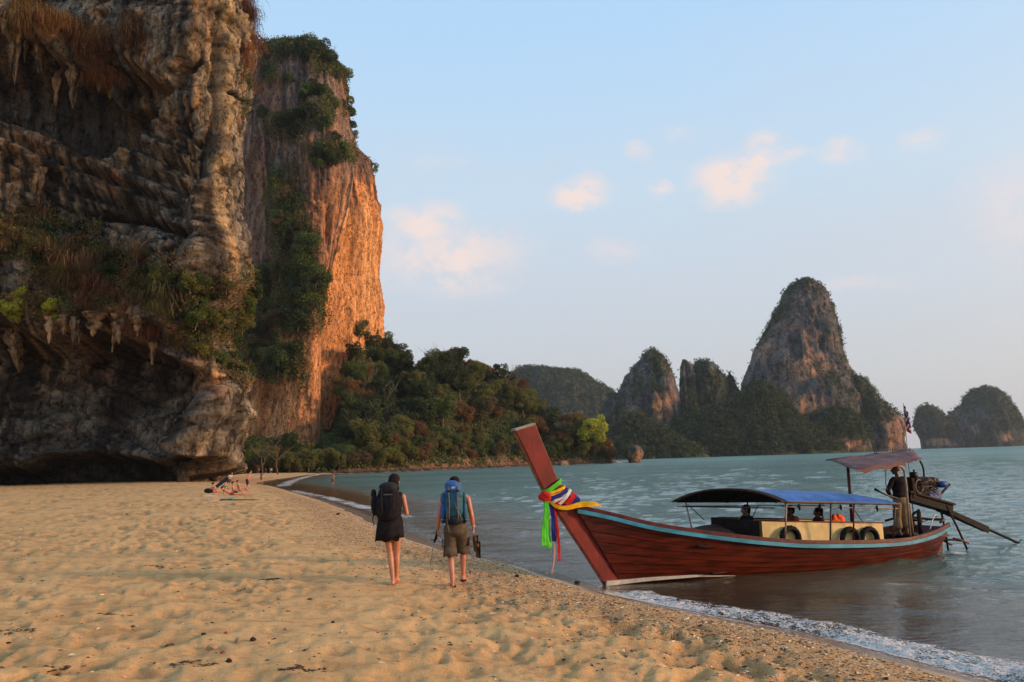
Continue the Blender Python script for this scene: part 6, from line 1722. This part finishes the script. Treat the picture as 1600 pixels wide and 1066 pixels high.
# ---- people farther along the beach
def stander(label, px, py, hgt, rz, skin, lower, upper=None, bend=0.0, stride=.12, arms='down', hairm=M_hair, long_hair=False):
    gx_, gy_, gz_ = ground_at(px, py)
    e = empty('person', (gx_, gy_, gz_ - .02), rz); s_ = hgt / 1.72; e.scale = (s_,) * 3; tag(e, label, 'person')
    R = lambda p: (p[0], p[1] + math.sin(bend) * (p[2] - .92), .92 + math.cos(bend) * (p[2] - .92)) if p[2] > .92 else p
    b_ = head_shapes(R((0, .02, 1.60)), (0, math.cos(bend), -math.sin(bend))) + [cap_np(R((0, 0, 1.42)), R((0, 0, 1.54)), .055, .05), ell_np(R((0, 0, 1.32)), (.18, .11, .12), (-bend, 0, 0)), ell_np(R((0, 0, 1.14)), (.145, .11, .18), (-bend, 0, 0)), ell_np((0, 0, .93), (.155, .12, .13)), cap_np(R((-.14, 0, 1.39)), R((.14, 0, 1.39)), .057, .057)]
    for sd in (-1, 1):
        an = (sd * .09, sd * stride, .08)
        b_ += leg_shapes((sd * .085, 0, .90), (sd * .09, sd * stride * .3 + .04, .48), an, .95) + foot_shapes(an, (0, 1))
        if arms == 'down': eb, wr_ = R((sd * .24, -.02, 1.12)), R((sd * .25, .08, .93)) if not bend else (sd * .22, math.sin(bend) * .6, .85)
        else: eb, wr_ = (sd * .30, .04, 1.18), (sd * .16, .12, .98)
        b_ += arm_shapes(R((sd * .185, 0, 1.38)), eb, wr_, .95) + hand_shapes(wr_, (0, .2, -1), (-sd, 0, 0), .95, .4, -sd)
    blob('body', b_, .020, skin, e, 1)
    if lower: blob('shorts', [ell_np((0, 0, .93), (.17, .135, .12))] + [cap_np((sd * .085, 0, .86), (sd * .09, sd * stride * .2 + .02, .62), .10, .09) for sd in (-1, 1)], .02, lower, e, 2)
    if upper: blob('shirt', [ell_np(R((0, 0, 1.32)), (.195, .125, .13), (-bend, 0, 0)), ell_np(R((0, 0, 1.14)), (.165, .13, .2), (-bend, 0, 0))] + [cap_np(R((sd * .17, 0, 1.38)), R((sd * .21, 0, 1.26)), .065, .06) for sd in (-1, 1)], .02, upper, e, 2)
    hs__ = [ell_np(R((0, -.01, 1.635)), (.088, .10, .082))]
    if long_hair: hs__.append(ell_np(R((0, -.06, 1.52)), (.08, .05, .14)))
    blob('hair', hs__, .02, hairm, e, 1)
    return e
def seated_on_sand(label, px, py, rz, skin, lower, back=0.35, knees=.42, upper=None, reach=0.0, hairm=M_hair, flat=False):
    gx_, gy_, gz_ = ground_at(px, py)
    e = empty('person', (gx_, gy_, gz_ - .02), rz); tag(e, label, 'person')
    up = lambda d: (0, -math.sin(back) * d, .10 + math.cos(back) * d)
    sh_ = np.array(up(.46)); h = np.array(up(.72)) + (0, .04, 0)
    b_ = head_shapes(h, (.1, 1, -.05)) + [cap_np(sh_, h - (0, .02, .06), .055, .05), ell_np(up(.38), (.17, .11, .13), (back, 0, 0)), ell_np(up(.2), (.14, .11, .16), (back, 0, 0)), ell_np((0, 0, .11), (.16, .14, .10)), cap_np(sh_ + (-.14, 0, 0), sh_ + (.14, 0, 0), .056, .056)]
    for sd in (-1, 1):
        kn = (sd * .12, .40 if knees > .2 else .46, max(knees, .09)); an = (sd * .11, .62 if knees > .2 else .88, .08)
        b_ += leg_shapes((sd * .09, .03, .11), kn, an, .95) + foot_shapes(an, (0, 1))
        if back > .6: eb, wr_ = sh_ + (sd * .08, -.10, -.2), sh_ * (1, 1, 0) + (sd * .20, -.08, .05)
        else: eb, wr_ = sh_ + (sd * .16, .10, -.22), np.array((sd * .12, .34, .30 + reach))
        b_ += arm_shapes(sh_ + (sd * .18, 0, 0), eb, wr_, .95) + hand_shapes(wr_, (0, 1, -.2), (0, 0, -1), .95, .4, sd)
    blob('body', b_, .018, skin, e, 1)
    blob('swimwear', [ell_np((0, 0, .12), (.17, .145, .105))] + [cap_np((sd * .09, .03, .11), (sd * .10, .16, .11 + (knees > .2) * .08), .098, .09) for sd in (-1, 1)], .02, lower, e, 2)
    if upper: blob('top', [ell_np(up(.38), (.18, .12, .10), (back, 0, 0))], .02, upper, e, 2)
    blob('hair', [ell_np(h + (0, -.02, .03), (.09, .102, .085))], .02, hairm, e, 1)
    return e
SKR = skin_mat('pink_skin', (.50, .20, .13)); SKT = skin_mat('golden_skin', (.46, .20, .10))
C_tq = simple('turquoise_cloth', (.02, .30, .30), .8); C_nv = simple('navy_cloth', (.02, .025, .05), .8); C_or = simple('orange_cloth', (.62, .20, .03), .8); C_w2 = simple('pale_cloth', (.5, .48, .45), .8); C_rd2 = simple('faded_red_cloth', (.30, .05, .04), .8)
seated_on_sand('sunbather with knees drawn up at the near end of the beach group', 334, 772, -.5, SKR, C_rd2, .15, .40)
seated_on_sand('sunbather sitting cross-armed beside a dark folded sheet', 352, 769, .3, SKT, C_nv, .3, .34, C_tq)
seated_on_sand('sunbather reclining with legs stretched towards the water', 361, 775, -1.2, SKR, C_rd2, .95, .05)
seated_on_sand('sunbather in dark swimwear sitting with knees up facing the sea', 366, 773, -1.4, SKT, C_nv, .2, .42)
seated_on_sand('sunbather sitting behind the others next to the standing man', 374, 768, -1.0, SKR, C_rd2, .25, .38)
stander('bare-chested man in black shorts bending forward beside the sunbathers', 386, 767, 1.78, -1.5, SKR, C_nv, None, .35, .2)
stander('dark-haired person leaning over the sunbathers', 357, 764, 1.6, -2.2, SKT, C_nv, C_w2, .75, .1)
stander('woman in a red bikini walking along the beach beyond the sunbathers', 408, 753, 1.65, -.6, SKT, C_rd2, None, 0, .2, 'hip', M_hair, True)
stander('person in dark clothes standing by the shrubs at the back of the beach', 415, 741, 1.7, 0, SKT, C_nv, C_nv)
stander('person in a white shirt standing by the shrubs at the back of the beach', 424, 741, 1.7, .5, SKT, C_nv, C_w2)
stander('person in a red top standing in the shade at the back of the beach', 404, 742, 1.7, .5, SKT, C_nv, C_rd2)
stander('person in an orange shirt walking on the far beach', 462, 744, 1.75, 0, SKT, C_nv, C_or, 0, .2)
stander('person in a pale shirt at the far end of the beach', 483, 741, 1.8, 0, SKT, C_rd2, C_w2)
stander('person in white standing at the waterline at the far end of the beach', 493, 741, 1.9, 0, SKT, C_w2, C_w2)
wd = at_z(520, 756.5, 0)
WD = stander('bather wading in the shallow brown water off the far beach', 520, 756.5, 1.7, -.4, SKT, C_rd2, None, 0, .08, 'hip')
WD.location = (float(wd[0]), float(wd[1]), -.25)
# ------------------------------------------------------------------ surf
m, n = mat('foam')
t = n.new('ShaderNodeTexCoord').outputs['Object']
a = n.noise(t, 9, 6, .75); b = n.noise(t, 34, 4, .7)
cov = n.attr('cover', 'Fac')
al = n.rng(n.math('ADD', n.math('ADD', cov, n.math('MULTIPLY', n.math('SUBTRACT', a, .5), 2.0)), n.math('MULTIPLY', n.math('SUBTRACT', b, .5), 1.6)), .34, .62)
wh = principled(n, n.mix(n.rng(b, .3, .7), (.42, .37, .32, 1), (.70, .63, .56, 1)), .7, n.bump(n.math('ADD', a, n.math('MULTIPLY', b, .5)), .3, .02), Specular_IOR_Level=.2)
tr = n.new('ShaderNodeBsdfTransparent'); ms = n.new('ShaderNodeMixShader'); n.put(ms.inputs[0], al); n.l.new(tr.outputs[0], ms.inputs[1]); n.l.new(wh, ms.inputs[2])
finish(n, ms.outputs[0]); M_foam = m
def surf(name, path, width, height, nu, nv, seed, strength=1.0, lace=1.0):
    P = smooth_poly([tuple(at_z(*p)[:2]) for p in path], nu)
    T = np.gradient(P, axis=0); T /= np.linalg.norm(T, axis=1)[:, None]; N = np.stack([T[:, 1], -T[:, 0]], 1)
    v = np.linspace(-1, 1, nv)
    X_ = P[:, 0][None] + N[:, 0][None] * v[:, None] * width; Y_ = P[:, 1][None] + N[:, 1][None] * v[:, None] * width
    edge = .30 * fbm(X_ * 1.2, Y_ * 1.2, 0 * X_, 4, .6, seed=seed) + .35 * np.sign(v)[:, None] * fbm(X_ * .55, Y_ * .55, 0 * X_ + 4, 3, .6, seed=seed + 7) - .15 * np.sign(v)[:, None] * (v[:, None] > 0)
    endf = np.minimum(1, np.minimum(np.arange(nu), np.arange(nu)[::-1]) / (nu * .06))[None]
    prof = np.clip(1 - np.abs(v[:, None] + edge) ** 2.2, -1, 1)
    lump = -.1 + 1.25 * fbm(X_ * 2.6, Y_ * 2.6, 0 * X_ + seed, 4, .6, seed=seed + 1)
    Z_ = .012 + height * np.clip(prof, 0, 1) * (.65 + .8 * lump) * endf + height * .18 * fbm(X_ * 11, Y_ * 11, 0 * X_, 3, .65, seed=seed + 2) * np.clip(prof, 0, 1)
    Z_ = Z_ + .5 * wave_z(X_.ravel(), Y_.ravel(), shore_sd(X_.ravel(), Y_.ravel())).reshape(Z_.shape) + .012
    gz, gs = sand_height(X_.ravel(), Y_.ravel(), False); Z_ = np.maximum(Z_, gz.reshape(Z_.shape) + .012)
    cov_ = strength * (.78 + .5 * fbm(X_ * .5, Y_ * .5, 0 * X_ + 9, 3, .6, seed=seed + 4)) * endf * np.clip(prof + .25 * lump, 0, 1) ** lace
    o = mesh_np(name, np.stack([X_.ravel(), Y_.ravel(), Z_.ravel()], 1), grid_faces(nu, nv), M_foam, attrs={'cover': cov_.ravel()})
    return tag(o, kind='stuff')
main_path = [(948, 926), (1000, 938), (1060, 950), (1130, 961), (1200, 972), (1270, 985), (1340, 1000), (1410, 1016), (1480, 1032), (1550, 1048), (1610, 1062), (1700, 1090), (1800, 1120)]
surf('sea_foam', main_path, .56, .065, 1500, 90, 1, .74, .7)
surf('sea_foam', [(x_ - 12, y_ + 13 + (x_ - 948) * .010) for x_, y_ in main_path[1:]], .34, .015, 900, 34, 2, .42, .8)
surf('sea_foam', [(455, 767), (480, 772), (510, 778), (545, 787), (580, 796), (615, 805), (650, 815)], .60, .05, 900, 30, 4, .66)
surf('sea_foam', [(600, 812), (640, 826), (690, 846), (740, 864), (800, 884), (850, 896), (900, 910)], .50, .012, 900, 34, 5, .36, .8)
surf('sea_foam', [(440, 762), (446, 757), (456, 752), (470, 748), (486, 744), (505, 741.6), (530, 740.3)], 1.2, .06, 700, 26, 6, .66)
surf('sea_foam', [(1478, 866), (1490, 868), (1505, 866)], .16, .05, 80, 30, 8, .8)
surf('sea_foam', [(935, 918), (952, 921), (975, 921)], .22, .04, 140, 30, 9, .7)

# ------------------------------------------------------------------ small things on the sand
def rock_mesh(name, seed, m_, sub=3, rough=.35, flat=.6):
    bm = bmesh.new(); bmesh.ops.create_icosphere(bm, subdivisions=sub, radius=1)
    for v in bm.verts:
        c_ = v.co.copy(); k_ = 1 + rough * float(fbm(c_.x * 1.2 + seed, c_.y * 1.2, c_.z * 1.2, 4, .6, seed=seed))
        v.co = Vector((c_.x * k_, c_.y * k_ * .8, c_.z * k_ * flat))
    me = bpy.data.meshes.new(name); bm.to_mesh(me); bm.free(); me.materials.append(m_)
    return me
M_coral = simple('bleached_coral', (.62, .44, .26), .9, .25, 3, bump=.8, bdist=.05)
M_stone = simple('brown_stone', (.16, .085, .045), .9, .4, 3, bump=.6, bdist=.05)
M_dstone = simple('dark_stone', (.05, .035, .028), .9, .4, 3, bump=.6, bdist=.05)
M_redst = simple('red_stone', (.34, .09, .05), .9, .3, 3, bump=.6, bdist=.05)
for i, (px, py, r_, m_, lab, cat) in enumerate([
        (331, 1016, .050, M_coral, 'largest pale pitted coral lump, beside a small red stone', 'coral'), (348, 1022, .026, M_redst, 'small red stone lying against the large coral lump', 'stone'),
        (358, 1033, .030, M_dstone, 'dark stone just below the large coral lump', 'stone'), (265, 998, .045, M_stone, 'brown broken stone standing alone up-beach of the coral lump', 'stone'),
        (372, 1004, .040, M_coral, 'low sandy coloured coral piece above the dark stone', 'coral'), (395, 1002, .030, M_dstone, 'dark angular stone next to the low coral piece', 'stone'),
        (353, 990, .020, M_redst, 'tiny red stone behind the coral pieces', 'stone'), (318, 993, .026, M_dstone, 'small dark twig-like stone behind the coral lump', 'stone'),
        (484, 936, .030, M_stone, 'brown stone half buried in footprints near the walkers', 'stone'), (520, 974, .026, M_dstone, 'small black stone alone on open sand behind the walkers', 'stone'),
        (20, 930, .032, M_coral, 'pale coral bit at the edge of the sand near the stone line', 'coral'), (208, 978, .022, M_stone, 'small brown stone in a hollow of the sand', 'stone'),
        (316, 891, .040, M_dstone, 'dark stone by the strip of dried seaweed', 'stone'), (578, 1012, .030, M_coral, 'pale shell fragment near the bottom of the sand slope', 'shell'),
        (735, 893, .060, M_coral, 'white shell between the walking man and the water', 'shell'), (198, 804, .050, M_dstone, 'small dark lump on the smooth sand before the cave', 'stone'),
        (808, 902, .050, M_dstone, 'black stone at the edge of the wet sand near the ribbons', 'stone'), (902, 913, .060, M_dstone, 'black stone in the swash just before the boat bow', 'stone'),
        (528, 805, .10, M_dstone, 'dark stone on the wet sand beyond the walkers', 'stone'), (1385, 1062, .020, M_dstone, 'tiny black pebble on the wet strip by the surf', 'stone')]):
    gx_, gy_, gz_ = ground_at(px, py)
    o = link(bpy.data.objects.new(cat, rock_mesh(cat, i + 3, m_))); o.location = (gx_, gy_, gz_ + r_ * .5); o.scale = (r_, r_, r_); o.rotation_euler = (.2, .1, i * 1.3)
    tag(o, lab, cat)
# scattered grit, shell bits and twigs nobody could count
r = np.random.default_rng(12)
def scatter_bits(name, X_, Y_, size, cols, seed, flat=.5):
    r = np.random.default_rng(seed); gz, gs = sand_height(X_, Y_); n_ = len(X_)
    tet = np.array([(1, 0, -.4), (-.5, .8, -.4), (-.5, -.8, -.4), (0, 0, .8), (.2, .1, -.9)])
    F0 = np.array([(0, 1, 3), (1, 2, 3), (2, 0, 3), (1, 0, 4), (2, 1, 4), (0, 2, 4)])
    a = r.random(n_) * 6.28; s_ = size * (.35 + r.random(n_) ** 2.5 * 1.9); el_ = .5 + r.random(n_)
    cv = tet[None] * np.stack([s_ * (1 + el_), s_, s_ * flat], 1)[:, None]
    xx = cv[..., 0] * np.cos(a)[:, None] - cv[..., 1] * np.sin(a)[:, None]; yy = cv[..., 0] * np.sin(a)[:, None] + cv[..., 1] * np.cos(a)[:, None]
    V_ = np.stack([xx + X_[:, None], yy + Y_[:, None], cv[..., 2] + gz[:, None] + (s_ * .15)[:, None]], -1).reshape(-1, 3)
    F_ = (F0[None] + (np.arange(n_) * 5)[:, None, None]).reshape(-1, 3)
    c_ = np.array(cols)[r.integers(0, len(cols), n_)] * (.7 + .6 * r.random((n_, 1)))
    return tag(mesh_np(name, V_, F_, M_bits, smooth=False, col=np.repeat(c_, 5, 0)), kind='stuff')
m, n = mat('bits'); finish(n, principled(n, n.attr('Col'), .9, Specular_IOR_Level=.15)); M_bits = m
# coarse belt along the water
P = np.array([p for p in SHORE_S if p[1] > 3 and p[1] < 60]); N_b = 42000
seg = r.random(N_b) ** 1.6 * (len(P) - 1.001); i0 = seg.astype(int); fr2 = (seg - i0)[:, None]
C_ = P[i0] * (1 - fr2) + P[i0 + 1] * fr2; Tn = P[i0 + 1] - P[i0]; Tn /= np.linalg.norm(Tn, axis=1)[:, None]; Nn = np.stack([-Tn[:, 1], Tn[:, 0]], 1)
off = .9 + np.abs(r.normal(size=N_b)) * 1.5
C_ = C_ + Nn * off[:, None]
scatter_bits('coral_grit', C_[:, 0], C_[:, 1], .0105, [(.30, .13, .045), (.16, .07, .03), (.50, .30, .14), (.70, .55, .38), (.07, .04, .03), (.42, .22, .08)], 13)
N_b = 5500; rad_ = 3 + 38 * r.random(N_b) ** 1.5; an_ = np.radians(r.uniform(-42, 20, N_b)); X_, Y_ = rad_ * np.sin(an_), rad_ * np.cos(an_)
k_ = shore_sd(X_, Y_) > 1.2
scatter_bits('beach_litter', X_[k_], Y_[k_], .011, [(.10, .05, .03), (.06, .035, .025), (.62, .48, .32), (.22, .10, .05)], 14)
# strips of dried weed
wx, wy = [], []
for (px, py, wpx) in [(238, 886, 26), (255, 887, 18), (118, 797, 16), (230, 815, 30), (20, 986, 30), (180, 960, 18), (430, 905, 20), (80, 1052, 40), (300, 1035, 30), (470, 1045, 26)]:
    gx_, gy_, gz_ = ground_at(px, py); w_ = wpx / FOC * gy_; n_ = 60
    wx.append(gx_ + r.normal(size=n_) * w_ * .7); wy.append(gy_ + r.normal(size=n_) * w_ * .35)
scatter_bits('dried_seaweed', np.concatenate(wx), np.concatenate(wy), .014, [(.07, .04, .025), (.12, .06, .035), (.05, .035, .02)], 15, .35)

# towel, bag and sheet by the sunbathers
def cloth_patch(px, py, L, W_, rz, m_, label, cat, name, seed):
    gx_, gy_, gz_ = ground_at(px, py); V_ = []
    for i in range(16):
        for j in range(10):
            x_, y_ = (i / 15 - .5) * L, (j / 9 - .5) * W_
            V_.append((x_, y_, .05 + .045 * float(vn(x_ * 3, y_ * 3, 0, seed))))
    o = mb(name, V_, grid_faces(10, 16), m_, None, smooth=True, solid=.02); o.location = (gx_, gy_, gz_ + .02); o.rotation_euler = (0, 0, rz); return tag(o, label, cat)
cloth_patch(342, 780, 1.6, .9, .1, C_tq, 'turquoise beach towel spread in front of the sunbathers', 'towel', 'beach_towel', 2)
cloth_patch(372, 783, 2.2, .35, -.15, simple('dark_strip_colour', (.05, .03, .03), .9), 'long dark strip trailing from the turquoise towel', 'cloth', 'dark_strip', 3)  # dark streak on the sand, laid as a thin strip of mesh
gx_, gy_, gz_ = ground_at(325, 771)
o = blob('bag', [ell_np((0, 0, .18), (.30, .18, .18)), ell_np((.18, 0, .14), (.2, .16, .14))], .03, M_blk, None, 2); o.location = (gx_, gy_, gz_); tag(o, 'black bag lying on a pale cloth at the near end of the sunbathers', 'bag')
cloth_patch(326, 775, .9, .5, 0, C_w2, 'pale cloth spread under the black bag', 'cloth', 'pale_cloth', 4)
# leaning dark surfboard-like sheet held up behind the group
gx_, gy_, gz_ = ground_at(350, 766)
o = slanted('sun_sheet', (gx_ - .7, gy_ + .1, gz_ + .25), (gx_ + .25, gy_ + .2, gz_ + 1.0), .05, .28, C_nv, None); tag(o, 'dark slanted sheet with a pale edge behind the seated sunbathers', 'sheet')
# boulders on the far shore and at the cave mouth
for i, (px, py, r_, lab) in enumerate([(600, 735, 2.0, 'pale boulder at the waterline below the orange shrubs of the headland'), (640, 733, 1.6, 'small boulder at the waterline under the headland trees'), (535, 739, 2.2, 'grey boulder at the far end of the beach where the headland starts'), (700, 731, 1.6, 'low boulder on the headland shore below the crest dip'), (880, 727, 1.8, 'rust-coloured boulder on the shore near the headland tip')]):
    p = at_z(px, py, 0)
    o = link(bpy.data.objects.new('boulder', rock_mesh('boulder', 40 + i, simple('shore_boulder', (.20, .12, .08), .9, .4, 1, bump=.8, bdist=.1), 4, .5, .8))); o.location = (p[0], p[1] + 1, .4); o.scale = (r_ * 1.3, r_, r_); o.rotation_euler = (0, 0, i)
    tag(o, lab, 'boulder')
# bent bare trunk on the back of the far beach
gx_, gy_, gz_ = ground_at(434, 741)
bare_tree((gx_, gy_, gz_), 9.5, 8, .25, (.17, .09, .06), 'bent reddish bare tree at the back of the far beach')
gx_, gy_, gz_ = ground_at(412, 742)
bare_tree((gx_, gy_, gz_), 6.5, 9, -.1, (.17, .11, .07), 'smaller pale bare tree where the cliff foot meets the far beach')
# ------------------------------------------------------------------ air
m = bpy.data.materials.new('air'); m.use_nodes = True
n = NT(m.node_tree)
pv = n.new('ShaderNodeVolumePrincipled')
pv.inputs['Color'].default_value = (0.80, 0.88, 1.0, 1)
pv.inputs['Density'].default_value = 0.00006
pv.inputs['Anisotropy'].default_value = 0.2
o_ = n.new('ShaderNodeOutputMaterial'); n.l.new(pv.outputs[0], o_.inputs[1])
bm = bmesh.new(); bmesh.ops.create_cube(bm, size=1)
for v in bm.verts:
    v.co = (v.co.x * 22000, v.co.y * 22000, -8.5 if v.co.z < 0 else 420)
me = bpy.data.meshes.new('haze'); bm.to_mesh(me); bm.free(); me.materials.append(m)
hz_ = link(bpy.data.objects.new('haze', me)); tag(hz_, kind='stuff')
